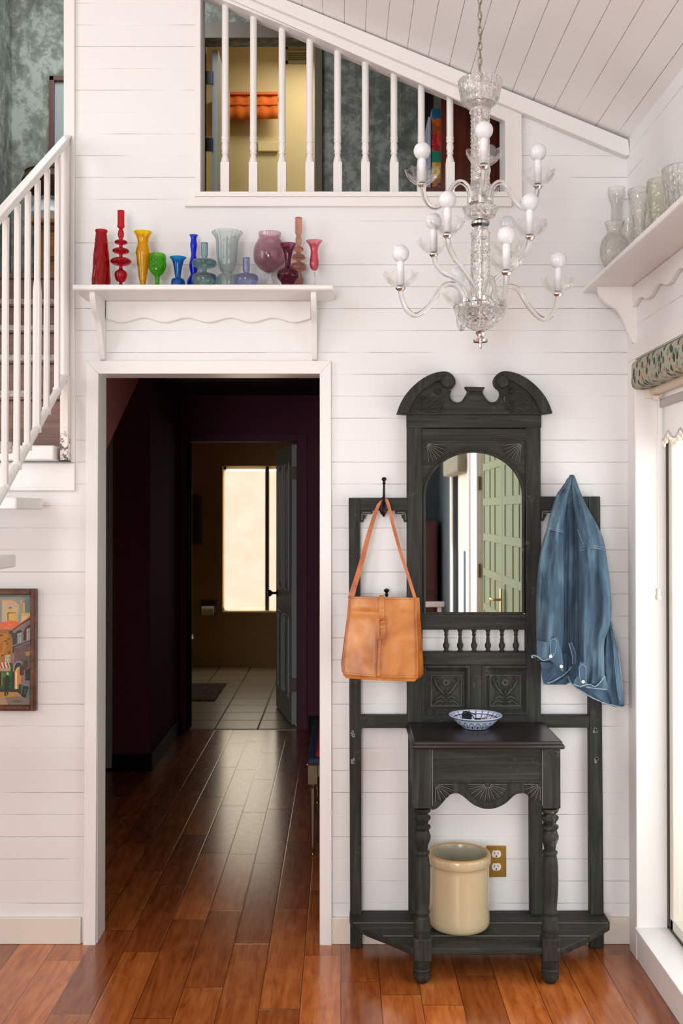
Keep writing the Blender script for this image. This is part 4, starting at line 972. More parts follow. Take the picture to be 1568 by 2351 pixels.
# broken pediment
Lp = [(911, 949), (920, 925), (932, 905), (950, 885), (972, 868), (995, 857), (1018, 852.5), (1033, 856), (1043, 866), (1046, 878), (1041, 889), (1033, 896), (1031, 906), (1035, 916), (1044, 923), (1054, 923.5), (1063, 917), (1071, 905), (1074.5, 897)]
Rp = [(2180 - x - 0.5, y - 0.5) for x, y in Lp]
Lp[0:1] = [(910.5, 950)]; Rp = Rp[::-1]
tympan = Lp + [(1109, 897)] + Rp[1:] + [(1243, 950), (936, 950)]
def sp2(pts, n=4):
    return [(p.x, p.y) for p in spline([(a, b, 0) for a, b in pts], n)]
Lps, Rps = sp2(Lp), sp2(Rp)
board('pediment', Lps + [(1109.5, 897)] + Rps + [(1244, 951.5), (935, 951.5)], H_, Y=Yf - 0.006, th=TF)
board('pediment_finial', [(1067, 887.5), (1114, 889), (1108, 897.5), (1074, 897.5)], H_, Y=Yf - 0.016, th=TF)
for sgn in (1, -1):
    mx = (lambda x: x) if sgn > 0 else (lambda x: 2179.5 - x)
    outer = [(911, 949), (920, 925), (932, 905), (950, 885), (972, 868), (995, 857), (1018, 853), (1033, 857), (1043, 867), (1045, 878), (1041, 887)]
    inner = [(1031, 890), (1020, 889), (1014, 881), (1014, 874), (1006, 874), (990, 882), (970, 897), (952, 918), (937, 948)]
    poly = [(mx(a), b) for a, b in sp2(outer) + sp2(inner)]
    board('pediment_moulding', poly, V_, Y=Yf - 0.022, th=0.02, bevel=0.003)
    c_ = P(mx(1026), 876, Yf - 0.022)
    part('scroll_boss', lambda mb: mb.lathe([(0, 0), (0.021, 0), (0.0215, 0.006), (0.019, 0.009), (0, 0.0095)], c_, axis=(0, -1, 0), seg=28), V_)
    # leaf and flower carving
    mb = MB(); fc = (mx(1005), 899)
    for q in range(9):
        an = 2 * pi * q / 9; a_ = P(fc[0] + 3 * math.cos(an), fc[1] + 3 * math.sin(an), Yf - .008); b_ = P(fc[0] + 10 * math.cos(an), fc[1] + 9 * math.sin(an), Yf - .007)
        mb.tube([a_, (a_ + b_) / 2 + Vector((0, -.002, 0)), b_], [0.001, 0.003, 0.001], 6)
    for (a0, b0, a1, b1, a2, b2) in ((1000, 912, 975, 922, 955, 941), (1005, 918, 985, 930, 962, 944), (1012, 912, 1004, 925, 988, 930), (1018, 922, 1006, 934, 988, 937), (1020, 930, 1000, 942, 975, 946), (990, 903, 972, 912, 958, 926), (1022, 935, 1008, 944, 998, 945), (1016, 905, 1022, 915, 1020, 925)):
        pts = spline([P(mx(a0), b0, Yf - .007), P(mx(a1), b1, Yf - .010), P(mx(a2), b2, Yf - .007)], 6); n_ = len(pts)
        mb.tube(pts, [0.0008 + 0.0034 * math.sin(pi * i / (n_ - 1)) for i in range(n_)], 7)
    mb.build('carved_leaves', M['dw_dusty'], ht)
# rim bead round the pediment hollows
mb = MB()
for lst in (Lps, Rps):
    seg = [p for p in lst if 1030 < p[0] < 1150 and p[1] > 893]
    mb.tube([P(a, b + 3, Yf - 0.007) for a, b in seg], 0.003, 8)
mb.build('hollow_bead', V_, ht)
# arched spandrel
arch = [(1088 + 114 * math.cos(pi * q / 40), 1137 - 101 * math.sin(pi * q / 40)) for q in range(41)]
board('arched_spandrel', [(969, 1011), (969, 1150), (974, 1150)] + arch[::-1] + [(1202, 1150), (1208, 1150), (1208, 1011)], M['dw_h'], Y=Yf + 0.006, th=0.02, bevel=0.0)
mb = MB(); mb.tube([P(a, b, Yf + 0.006) for a, b in [(974, 1408)] + arch[::-1] + [(1202, 1408)]], 0.0048, 8); mb.tube([P(974, 1409, Yf + .006), P(1202, 1409, Yf + .006)], 0.0048, 8)
mb.build('mirror_bead', V_, ht)
mb = MB(); arch2 = [(1088 + 121 * math.cos(pi * q / 40), 1137 - 108 * math.sin(pi * q / 40)) for q in range(3, 38)]
mb.tube([P(a, b, Yf + 0.005) for a, b in arch2], 0.0022, 6); mb.build('arch_line', M['dw_dusty'], ht)
mb = MB(); mb.tube([P(968, 1150, Yf), P(968, 1009, Yf), P(1209, 1009, Yf), P(1209, 1150, Yf)], 0.0025, 6)
mb.tube([P(978, 1017, Yf + .006), P(1198, 1017, Yf + .006)], 0.0014, 6); mb.build('panel_line', V_, ht)
def fan(name, ox, oy, r, a0, a1, n, Y, core=4, mat=None, squash=1.0, edge=True):
    """carved sunburst: tapering flutes spreading from (ox, oy)"""
    mb = MB(); md = MB()
    for q in range(n):
        am = a0 + (a1 - a0) * (q + 0.5) / n; hw = (a1 - a0) / n * 0.42
        am_r = math.radians(am); pts = []; rad = []
        for s_ in range(7):
            f = s_ / 6; rr = core + (r - core) * f
            pts.append(P(ox + rr * math.cos(am_r), oy + rr * math.sin(am_r) * squash, Y - 0.0008)); rad.append(max(0.0008, math.tan(math.radians(hw)) * rr * scl(Y) * (1 if f < 0.95 else 0.45)))
        mb.tube(pts, rad, 8)
    for q in range(n + 1):
        am_r = math.radians(a0 + (a1 - a0) * q / n)
        md.tube([P(ox + core * math.cos(am_r), oy + core * math.sin(am_r) * squash, Y - 0.0035), P(ox + r * 0.97 * math.cos(am_r), oy + r * .97 * math.sin(am_r) * squash, Y - 0.0045)], 0.00085, 6)
    mb.lathe([(0, 0.003), (core * scl(Y), 0.003), (core * scl(Y), -0.003)], P(ox, oy, Y), axis=(0, -1, 0), seg=16)
    o = mb.build(name, mat or M['dw_v'], ht); md.build('flute_lines', M['dust'], o); return o
fan('corner_fan', 980, 1018, 44, 6, 84, 6, Yf + 0.004); fan('corner_fan', 1197, 1018, 44, 96, 174, 6, Yf + 0.004)
# mirror glass and its backing
mg = [(971, 1412)] + [(1088 + 117 * math.cos(pi * q / 40), 1137 - 104 * math.sin(pi * q / 40)) for q in range(41)][::-1] + [(1205, 1412)]
part('mirror', lambda mb: plate(mb, mg, Yf + 0.012, 0.004), M['mirror'], bevel=0.0, smooth=0)
board('mirror_back', rect(969, 1012, 1208, 1420), V_, Y=Yf + 0.018, th=0.008)
board('mirror_rail', rect(969, 1411, 1208, 1446), H_, Y=Yf + .001)
# spindle gallery
for px in (1024, 1056, 1088, 1120, 1152, 1184):
    c_ = P(px, 1470, Yf + 0.015); zz = lambda y: z_at(y, Yf + .015)
    mb = MB(); k_ = scl(Yf)
    mb.lathe([(5 * k_, zz(1498)), (6.5 * k_, zz(1494)), (4 * k_, zz(1491)), (7 * k_, zz(1485)), (7.2 * k_, zz(1479)), (5.5 * k_, zz(1476)), (4.6 * k_, zz(1475)), (4.2 * k_, zz(1468)), (3.2 * k_, zz(1461)), (4.5 * k_, zz(1458)), (5 * k_, zz(1457)), (3.6 * k_, zz(1455)), (4.5 * k_, zz(1450)), (6.5 * k_, zz(1446)), (6.5 * k_, zz(1444))], (c_.x, c_.y, 0), seg=18)
    mb.build('spindle', V_, ht, smooth=50)
board('panel_top_rail', rect(969, 1497, 1208, 1527), H_, Y=Yf + .001); board('panel_stile', rect(1079, 1527, 1107, 1641), V_, Y=Yf + .001); board('panel_bottom_rail', rect(969, 1641, 1208, 1668), H_, Y=Yf + .001)
def mitred(mb, x0, y0, x1, y1, w_, Ya, Yb_):
    """picture-frame moulding sloping from the outer edge at Ya to the inner edge at Yb_"""
    o = [P(x0, y0, Ya), P(x1, y0, Ya), P(x1, y1, Ya), P(x0, y1, Ya)]
    i = [P(x0 + w_, y0 + w_, Yb_), P(x1 - w_, y0 + w_, Yb_), P(x1 - w_, y1 - w_, Yb_), P(x0 + w_, y1 - w_, Yb_)]
    mb.add(o + i, [(a, (a + 1) % 4, 4 + (a + 1) % 4, 4 + a) for a in range(4)])
for (x0, x1) in ((969.5, 1079.5), (1106.5, 1213)):
    y0, y1 = 1528, 1641; xc_ = (x0 + x1) / 2
    pn = board('carved_panel', rect(x0, y0, x1, y1), M['dw_h'], Y=Yf + 0.012, th=0.01)
    mb = MB(); mitred(mb, x0, y0, x1, y1, 5, Yf - 0.002, Yf - 0.003); mitred(mb, x0 + 5, y0 + 5, x1 - 5, y1 - 5, 8, Yf - 0.003, Yf + 0.009); mb.build('panel_moulding', V_, pn, smooth=25)
    board('raised_field', rect(xc_ - 36, 1549, xc_ + 36, 1622), M['dw_dusty'], Y=Yf + 0.006, th=0.01, parent=pn)
    mb = MB(); Yq = Yf + 0.005
    def leaf(pts, r, mb=mb): 
        p = spline([P(xc_ + a, b, Yq - 0.001) for a, b in pts], 6); n_ = len(p); mb.tube(p, [0.0008 + r * math.sin(pi * (0.08 + 0.84 * i / (n_ - 1))) for i in range(n_)], 8)
    for s_ in (-1, 1):
        leaf([(0, 1600), (s_ * 12, 1588), (s_ * 24, 1572), (s_ * 27, 1560), (s_ * 22, 1555), (s_ * 18, 1560)], 0.0050)
        leaf([(s_ * 2, 1596), (s_ * 13, 1578), (s_ * 17, 1566)], 0.0028)
        leaf([(0, 1604), (s_ * 12, 1597), (s_ * 24, 1600)], 0.0042)
        leaf([(0, 1616), (s_ * 8, 1607), (s_ * 20, 1605), (s_ * 30, 1616)], 0.0042)
        leaf([(s_ * 4, 1618), (s_ * 14, 1611), (s_ * 24, 1618)], 0.0026)
    leaf([(0, 1598), (0, 1588), (0, 1581)], 0.0055)
    for q in range(8):
        an = 2 * pi * q / 8; c_ = P(xc_ + 7 * math.cos(an), 1567 + 7 * math.sin(an), Yq - 0.001); mb.sphere(c_, 0.0056, 10, 6, (1, 0.5, 1))
    mb.sphere(P(xc_, 1567, Yq - .004), 0.0034, 10, 6)
    mb.build('relief', M['dw_v'], pn, smooth=60)
    mb = MB()
    for q in range(14):
        an = 2 * pi * q / 14; mb.tube([P(xc_ + 3 * math.cos(an), 1567 + 3 * math.sin(an), Yq - .0045), P(xc_ + 9 * math.cos(an), 1567 + 9 * math.sin(an), Yq - .0045)], 0.0006, 5)
    for s_ in (-1, 1):
        for pts in ([(s_ * 5, 1594), (s_ * 19, 1576), (s_ * 27, 1562)], [(s_ * 4, 1604), (s_ * 12, 1600), (s_ * 22, 1603)], [(s_ * 6, 1612), (s_ * 18, 1609), (s_ * 28, 1618)]):
            mb.tube(spline([P(xc_ + a, b, Yq - .0052) for a, b in pts], 5), 0.0007, 5)
    mb.tube([P(xc_ + a, b, Yf + 0.0055) for a, b in ((-35, 1621), (-35, 1550), (35, 1550), (35, 1621), (-35, 1621))], 0.0008, 5)
    mb.build('relief_residue', M['dust'], pn)  # pale limewash residue lines along the carving
# dusty residue on the rail above the panels
# table
tt = -0.374; zT = P(1090, 1704, tt).z; tx0, tx1 = x_at(945, tt), x_at(1297, tt)
mb = MB(); mb.box(tx0 + .006, tx1 - .006, tt + 0.006, Yf, zT - 0.018, zT); tb = mb.build('table_top', M['dw_top'], ht, bevel=0.006)
mb = MB(); mb.box(tx0, tx1, tt, Yf, zT - 0.024, zT - 0.010); mb.build('top_moulding', M['dw_top'], tb, bevel=0.006)
lf = -0.34; lz = lambda y: z_at(y, lf)             # front plane of the legs
ax0, ax1 = x_at(990, lf), x_at(1247, lf)
mb = MB(); mb.box(ax0, ax1, lf + 0.004, lf + 0.022, lz(1797), zT - 0.024); mb.build('apron', H_, ht)
sc_ = sp2([(990, 1857), (1002, 1854), (1014, 1842), (1030, 1824), (1048, 1819), (1064, 1826), (1086, 1844), (1106, 1853), (1122, 1855), (1140, 1852), (1160, 1842), (1180, 1824), (1196, 1819), (1210, 1822), (1226, 1840), (1247, 1856)], 5)
board('carved_apron', [(990, 1797)] + sc_ + [(1247, 1797)], M['dw_dusty'], Y=lf + 0.006, th=0.016)
mb = MB(); mb.tube([P(a, b, lf + 0.006) for a, b in sc_], 0.0032, 8); mb.box(ax0, ax1, lf + 0.001, lf + 0.008, lz(1797), lz(1792)); mb.build('apron_bead', V_, ht)
fan('shell_carving', 1119, 1801, 45, 0, 180, 11, lf + 0.004, 7, squash=0.88)
fan('shell_carving', 1000, 1801, 40, 0, 90, 5, lf + 0.004, 6); fan('shell_carving', 1241, 1801, 38, 90, 180, 5, lf + .004, 6)
mb = MB()
mb.tube([P(993, 1722, lf), P(993, 1850, lf)], 0.0012, 5); mb.build('residue_line', M['dust'], ht)
mb = MB(); mb.tube([P(1245, 1722, lf), P(1245, 1850, lf)], 0.0012, 5); mb.build('residue_line', M['dust'], ht)
for (x0, x1, xs) in ((948, 991, 1), (1243.5, 1285.5, -1)):
    a, b = x_at(x0, lf), x_at(x1, lf); cxx = (a + b) / 2; hw = (b - a) / 2; yc_ = lf + hw
    ml = MB(); ml.box(a, b, lf, lf + 2 * hw, lz(1857), zT - 0.024)
    lg = ml.build('table_leg', V_, ht, bevel=0.002)
    lzc = lambda y: z_at(y, yc_ - .01); q = lambda r: r * scl(lf)
    pr = [(15, 2158), (19.5, 2150), (18, 2144), (20, 2138), (21, 2132), (18, 2124), (19, 2112), (16, 2106), (15, 2102), (18, 2098), (18.5, 2094), (15.5, 2090), (18, 2060), (19.5, 2030), (19, 1990), (17.5, 1976), (16, 1968), (15, 1964), (18, 1960), (18, 1957), (13, 1953), (15, 1940), (20, 1928), (20.5, 1920), (17, 1910), (15.5, 1907), (20, 1902), (20.5, 1898), (14, 1893), (16, 1886), (20.3, 1881), (20.3, 1876), (14.5, 1872), (14, 1869), (20, 1864), (21, 1856)]
    ml = MB(); ml.lathe([(q(r), lzc(y)) for r, y in pr], (cxx, yc_, 0), seg=28); ml.build('turning', M['dw_dusty'], lg, smooth=55)
    ml = MB(); ml.box(a + .001, b - .001 + 0.0, lf, lf + 2 * hw, lz(2210), lz(2157)); ml.build('block', M['dw_dusty'], lg, bevel=0.004)
    z0 = 0.0; ml = MB(); zt_ = lz(2210)
    ml.lathe([(0.010, 0.001), (0.019, 0.003), (0.0275, 0.014), (0.029, 0.028), (0.026, 0.038), (0.0285, 0.042), (0.0285, 0.046), (0.025, 0.049), (0.0275, 0.053), (0.0275, zt_ + .003)], (cxx, yc_, 0), seg=28); ml.build('foot', V_, lg, smooth=50)
    # side apron running back to the frame
    sx0 = a + 0.008 if xs > 0 else b - 0.026
    ml = MB(); ml.box(sx0, sx0 + 0.018, lf + 2 * hw - .005, Yf, lz(1840), zT - 0.024); ml.build('side_apron', M['dw_dusty'], ht)
# base shelf with clipped corners
zb = 0.119; thb = 0.022; bf = -0.345
def rnd(pts): return pts
bl_, br_ = x_at(803, -0.1), x_at(1396, -0.1)
out = [(bl_, -0.010), (bl_ - .001, -0.07), (bl_ + 0.003, -0.105), (bl_ + 0.015, -0.135), (bl_ + 0.06, -0.19), (bl_ + .12, -0.25), (x_at(945, lf), -0.335), (x_at(950, lf), bf + 0.012), (x_at(990, lf), bf + 0.012), (x_at(1245, lf), bf + 0.012), (x_at(1285, lf), bf + .012), (x_at(1292, lf), -0.335), (br_ - 0.10, -0.235), (br_ - 0.035, -0.165), (br_ - 0.008, -0.135), (br_ - .001, -0.11), (br_, -0.07), (br_, -0.010)]
mb = MB(); mb.prism([(x, y, zb - thb) for x, y in out], (0, 0, thb)); bs = mb.build('base_shelf', M['dw_h'], ht, bevel=0.003)
mb = MB()
for yy in (-0.125, -0.235): mb.tube([(bl_ + (0.012 if yy > -.2 else 0.11), yy, zb + 0.0002), (br_ - (0.01 if yy > -.2 else 0.10), yy, zb + 0.0002)], 0.0012, 5)
mb.build('board_joint', M['dust'], bs)
mb = MB(); mb.box(x_at(830, Yf), x_at(1352, Yf), Yf, Yk, zb - 0.07, zb - thb); mb.build('base_rail', H_, ht)
# iron coat hooks (three belong to the hall tree)
def hook(px, ytop, yplate0, yplate1, Y=Yf, parent=ht, s=1.0):
    zq = lambda y: z_at(y, Y); x = x_at(px, Y)
    mb = MB()
    zp0, zp1 = zq(yplate1), zq(yplate0)
    mb.sphere((x, Y - 0.004, (zp0 + zp1) / 2), 0.0155, 18, 12, (1, 0.45, (zp1 - zp0) / 0.031))
    zt = zq(ytop)
    c_ = spline([(x, Y - 0.008, zp0 + 0.03), (x, Y - 0.03 * s, zp0 + 0.035), (x, Y - 0.055 * s, zp1 - 0.002), (x, Y - 0.062 * s, (zp1 + zt) / 2), (x, Y - 0.066 * s, zt - 0.02)], 6)
    mb.tube(c_, [0.006 - 0.0025 * i / (len(c_) - 1) for i in range(len(c_))], 10)
    e = c_[-1]
    mb.lathe([(0.0035, -0.004), (0.0065, 0.0), (0.004, 0.004), (0.0045, 0.008), (0.0085, 0.012), (0.0085, 0.017), (0.005, 0.021), (0, 0.022)], e, seg=16)
    lo = spline([(x, Y - 0.010, zp0 + 0.014), (x, Y - 0.032 * s, zp0 + 0.000), (x, Y - 0.050 * s, zp0 + 0.008), (x, Y - 0.054 * s, zp0 + 0.024)], 6)
    mb.tube(lo, 0.005, 10); mb.sphere(lo[-1], 0.007, 12, 8)
    return mb.build('coat_hook', M['iron'], parent, smooth=50)
hook(880, 1098, 1140, 1184)
hook(1313, 1108, 1145, 1184, s=0.45)
# worn marks on the posts
def scuff(px, py, s_=1.0):
    mb = MB(); rr = random.Random(int(px * 7 + py)); n_ = 10
    for q in range(5):
        cx_, cy_ = px + rr.uniform(-3, 3), py + rr.uniform(-7, 7) * s_
        pts = [(cx_ + rr.uniform(2, 4) * math.cos(2 * pi * i / n_), cy_ + rr.uniform(2, 4.5) * math.sin(2 * pi * i / n_)) for i in range(n_)]
        mb.prism(pw(pts, Yf - 0.0006), (0, 0.0005, 0))
    mb.build('paint_scuff', simple('grey_scuff', hexc(125, 124, 118), 0.8, var=0.4), ht)
for s_ in ((811, 1683), (810, 1747), (1367, 1677), (1370, 1744)): scuff(*s_)

# second black hook low on the wall behind the bag
hk = None
mb = MB(); x = x_at(886, 0); ztp = z_at(1351, -0.05)
mb.sphere((x, -0.006, ztp - 0.075), 0.016, 18, 12, (1, 0.4, 1.8)); cc = spline([(x, -0.01, ztp - 0.08), (x, -0.045, ztp - 0.06), (x, -0.05, ztp - 0.02)], 8); mb.tube(cc, 0.0045, 10)
mb.lathe([(0.0045, -0.004), (0.0075, 0.0), (0.0045, 0.004), (0.005, 0.008), (0.0095, 0.012), (0.0095, 0.018), (0.005, 0.021), (0, 0.022)], cc[-1] + Vector((0, 0, -.002)), seg=16)
tag(mb.build('wall_hook', M['iron'], None, origin=(x, 0, ztp - .1), smooth=50), 'black iron hook whose knob shows just above the top edge of the tan bag', 'hook')

# ================================================================== LEATHER BAG
def leather(name, c0, c1, c2):
    t = NT(name); o = t.obj(); a = t.noise(o, 9, 4, 0.55, 0.4); b = t.vor(o, 420, 'F1'); c_ = t.noise(o, 36, 4, 0.6)
    t.base(t.mix(t.math('MULTIPLY', t.step(c_, 0.55, 0.8), 0.35), t.ramp(a, [(0.32, c0), (0.5, c1), (0.68, c2)]), c0)); t.rough(t.math('ADD', 0.32, t.math('MULTIPLY', c_, 0.22)))
    t.b.inputs['Coat Weight'].default_value = 0.1; t.b.inputs['Coat Roughness'].default_value = 0.25
    t.bump(t.math('ADD', t.math('MULTIPLY', b, 0.35), t.math('ADD', a, c_)), 0.10, 0.002); return t.m
lea = leather('tan_leather', hexc(152, 86, 32), hexc(184, 114, 48), hexc(204, 136, 70)); lea2 = leather('tan_leather_gusset', hexc(152, 76, 18), hexc(184, 102, 26), hexc(196, 114, 38))
Yb0 = -0.155
bag = thing('shoulder_bag', 'tan leather shoulder bag with a buckled strap hanging from the black iron hook', 'bag', P(877, 1565, Yb0))
TL, TR, BR, BL = (802, 1370), (955, 1373), (960, 1562), (787, 1555)
def bagpt(u, v):
    """u 0..1 left to right, v 0..1 top to bottom on the front face"""
    lx = lerp_table([(0, 802), (0.25, 799), (0.6, 792), (0.9, 786.5), (1, 789)], v)[0]; rx__ = lerp_table([(0, 954.5), (0.25, 955), (0.6, 957.5), (0.9, 958), (1, 957)], v)[0]
    yt = 1370 + 3 * u; yb__ = 1550 + 8 * u + 2 * math.sin(pi * u)
    Y = Yb0 - 0.012 * math.sin(pi * u) * (0.3 + 0.7 * v) - 0.022 * v
    Y += 0.010 * math.exp(-((v - 0.20) / 0.05) ** 2) * (0.6 + 0.4 * math.sin(6 * u + 1)) * math.sin(pi * min(max(u, 0), 1)) ** 0.4
    Y += 0.0018 * math.sin(9 * u + 7 * v + 1) * math.sin(5 * v + 3 * u) + 0.0006 * math.sin(21 * u - 9 * v)
    Y -= 0.006 * math.exp(-((u - .47) / 0.03) ** 2) * (v > .02)
    return P(lx + (rx__ - lx) * u, yt + (yb__ - yt) * v, Y)
mb = MB()
NU, NV = 60, 70
def bagfull(u, v):
    # closed section: front face, right gusset, back, left gusset
    f = u * 4
    dep = 0.022 + 0.055 * v
    if f < 2.4: return bagpt(f / 2.4, v)
    fr0, fr1 = bagpt(0, v), bagpt(1, v)
    rb = fr1 + Vector((0.012 + .014 * v, dep, 0)); lb = fr0 + Vector((-0.002 - .004 * v, dep, 0))
    if f < 2.8: q = (f - 2.4) / 0.4; return fr1.lerp(rb, q) + Vector((-0.006 * math.sin(pi * q), 0, 0))
    if f < 3.6: return rb.lerp(lb, (f - 2.8) / 0.8)
    q = (f - 3.6) / 0.4; return lb.lerp(fr0, q) + Vector((0.004 * math.sin(pi * q), 0, 0))
mb.grid(bagfull, 110, NV, closeu=True)
n_ = 110; top = [mb.v[i] for i in range(n_)]; ctr = sum(top, Vector()) / n_; mb.v.append(ctr + Vector((0, 0, -0.004))); mb.f += [[(i + 1) % n_, i, len(mb.v) - 1] for i in range(n_)]; mb.mi += [0] * n_
bs_ = (NV - 1) * n_; bot = [mb.v[bs_ + i] for i in range(n_)]; ctr = sum(bot, Vector()) / n_; 
ring = len(mb.v); mb.v += [b_.lerp(ctr, 0.06) + Vector((0, 0, -0.010)) for b_ in bot]; mb.f += [[bs_ + i, bs_ + (i + 1) % n_, ring + (i + 1) % n_, ring + i] for i in range(n_)]; mb.mi += [0] * n_
mb.v.append(ctr + Vector((0, 0, -0.012))); mb.f += [[ring + i, ring + (i + 1) % n_, len(mb.v) - 1] for i in range(n_)]; mb.mi += [0] * n_
mb.build('body', lea, bag, smooth=65, fixn=True)
def gus(u, v):
    fr1 = bagpt(1, v); dep = 0.022 + 0.055 * v; return fr1.lerp(fr1 + Vector((0.012 + .014 * v, dep, 0)), u) + Vector((0.0015 - .005 * math.sin(pi * u), 0, 0))
mb = MB(); mb.grid(gus, 8, 40); mb.build('gusset', lea2, bag, solid=0.002)
# piping and stitches
off = Vector((0, -0.0015, 0))
mb = MB(); mb.tube([bagpt(0.0, v / 30) + off for v in range(31)], 0.0022, 6); mb.tube([bagpt(1.0, v / 30) + off for v in range(31)], 0.0022, 6); mb.tube([bagpt(u / 30, 0.995) + off for u in range(31)], 0.0022, 6); mb.build('piping', lea2, bag)
st_m = simple('brown_stitch', hexc(120, 66, 28), 0.8)
mb = MB()
def stitches(fn, n):
    for i in range(n):
        a, b = fn(i / n), fn((i + 0.55) / n); mb.tube([a, b], 0.0006, 4)
stitches(lambda t_: bagpt(0.022, t_ * .98) + off, 48); stitches(lambda t_: bagpt(0.975, t_ * .98) + off, 48); stitches(lambda t_: bagpt(t_, 0.02) + off, 44); stitches(lambda t_: bagpt(t_, 0.965) + off, 44)
stitches(lambda t_: bagpt(0.475, 0.30 + t_ * .68) + off * 1.2, 34)
mb.build('stitching', st_m, bag)
# centre seam band and buckled strap
mb = MB(); mb.grid(lambda u, v: bagpt(0.448 + 0.055 * u, 0.52 + 0.47 * v) + Vector((0, -0.0025, 0)), 4, 20); mb.build('centre_band', lea, bag, solid=0.0025)
stp = spline([P(876, 1366, Yb0 + 0.012), P(876, 1368.5, Yb0 - 0.006), P(876, 1385, Yb0 - 0.012), P(877, 1410, Yb0 - 0.012), P(879, 1425, Yb0 - 0.022), P(879.5, 1445, Yb0 - 0.024), P(880, 1470, Yb0 - 0.022), P(882, 1485, Yb0 - 0.02)], 6)
n_ = len(stp); wds = [Vector((0.0085 if i < n_ - 6 else 0.0085 * max(0.12, (n_ - 1 - i) / 6), 0, 0)) for i in range(n_)]
mb = MB(); mb.ribbon(stp, wds, Vector((0, 0.0014, 0))); fs = mb.build('closing_strap', lea, bag, smooth=60)
mb = MB(); bk_ = [P(a, b, Yb0 - 0.029) for a, b in ((871, 1419), (885, 1419), (886.5, 1422), (887, 1429), (885, 1432), (871, 1431), (870, 1425))]
for i in range(len(bk_)): mb.tube([bk_[i], bk_[(i + 1) % len(bk_)]], 0.0021, 8); mb.sphere(bk_[i], 0.0021, 8, 6)
mb.build('buckle', lea2, fs)
mb = MB(); mb.tube([P(873, 1424.5, Yb0 - 0.031), P(878.5, 1424, Yb0 - .031)], 0.0012, 6); mb.build('buckle_pin', M['iron'], fs)
mb = MB()
for yy in (1406, 1396): mb.lathe([(0, 0), (0.0011, 0)], P(877, yy, Yb0 - 0.0148), axis=(0, -1, 0), seg=10)
mb.build('punch_holes', M['iron'], fs)
mb = MB(); lp = [P(872.5, 1440, Yb0 - 0.0265), P(886, 1440, Yb0 - 0.0265)]; mb.box(lp[0].x, lp[1].x, Yb0 - 0.029, Yb0 - 0.018, z_at(1441, Yb0), z_at(1434, Yb0)); mb.build('keeper_loop', lea, fs, bevel=0.001)
# shoulder strap over the hook
hk_ = P(880, 1150, Yf - 0.045)
ls = spline([P(806, 1371, Yb0 + 0.006), P(812, 1350, Yb0 + 0.01), P(828, 1298, Yb0 + 0.03), P(850, 1215, Yf - 0.05), P(866, 1166, Yf - 0.04), P(874, 1150, Yf - 0.04), hk_ + Vector((0, 0, 0.006))], 8); nl = len(ls)
mb = MB(); mb.ribbon(ls, [Vector((0.0125 - 0.0070 * (i / (nl - 1)), 0, 0.004)) for i in range(nl)], [Vector((0, 0.0015, 0))] * nl)
rs = spline([hk_ + Vector((0, 0, 0.006)), P(886, 1147, Yf - 0.045), P(892, 1160, Yf - 0.045), P(901, 1200, Yf - 0.05), P(918, 1262, Yf - 0.07), P(938, 1325, Yb0 + 0.03), P(953, 1374, Yb0 + 0.01)], 8); nr = len(rs)
mb.ribbon(rs, [Vector((0.0055 - 0.001 * abs(i / (nr - 1) - .5), 0.0, 0.002)) for i in range(nr)], [Vector((0, 0.0015, 0))] * nr)
mb.build('shoulder_strap', leather('russet_strap_leather', hexc(160, 80, 36), hexc(186, 100, 48), hexc(200, 116, 60)), bag, smooth=60, merge=False)
mb = MB(); mb.sphere(P(803, 1372, Yb0 + 0.006), 0.007, 12, 8, (0.6, 0.8, 1)); mb.sphere(P(956, 1376, Yb0 + 0.01), 0.007, 12, 8, (0.6, 0.8, 1)); mb.build('strap_anchor', lea2, bag)

# ================================================================== DENIM SHIRT
def denim(name, c0, c1, c2):
    t = NT(name); o = t.obj()
    tw = t.n('ShaderNodeTexWave'); tw.wave_type = 'BANDS'; tw.bands_direction = 'DIAGONAL'; tw.inputs['Scale'].default_value = 260; tw.inputs['Distortion'].default_value = 2.5; tw.inputs['Detail'].default_value = 2; t.l(o, tw.inputs['Vector'])
    st__ = t.noise(t.mapping(o, (110, 110, 10)), 1.0, 4, 0.6, 0.3); big = t.noise(t.mapping(o, (16, 16, 5)), 1.0, 3, 0.5, 0.6); fz = t.noise(o, 300, 2)
    h = t.math('ADD', t.math('MULTIPLY', big, 0.72), t.math('ADD', t.math('MULTIPLY', st__, 0.18), t.math('MULTIPLY', fz, 0.10)))
    c = t.ramp(h, [(0.36, c0), (0.5, c1), (0.66, c2)])
    t.base(t.mix(t.math('MULTIPLY', tw.outputs[0], 0.16), c, hexc(165, 185, 200))); t.rough(0.85)
    t.b.inputs['Specular IOR Level'].default_value = 0.2; t.b.inputs['Sheen Weight'].default_value = 0.08
    t.bump(t.math('ADD', tw.outputs[0], t.math('MULTIPLY', st__, 0.8)), 0.3, 0.0010); return t.m
dn = denim('washed_denim', hexc(27, 50, 70), hexc(44, 72, 94), hexc(92, 122, 138)); dnd = denim('dark_denim', hexc(28, 52, 76), hexc(42, 72, 98), hexc(62, 94, 118))
frayed = simple('pale_frayed_denim_edge', hexc(142, 160, 170), 0.9, var=0.3, bump=(200, 0.5)); stch = simple('pale_denim_stitch', hexc(138, 162, 178), 0.85)
Ysh = -0.10
shirt = thing('denim_shirt', 'washed blue denim shirt hanging from the right end of the hall tree', 'shirt', P(1314, 1570, Ysh))
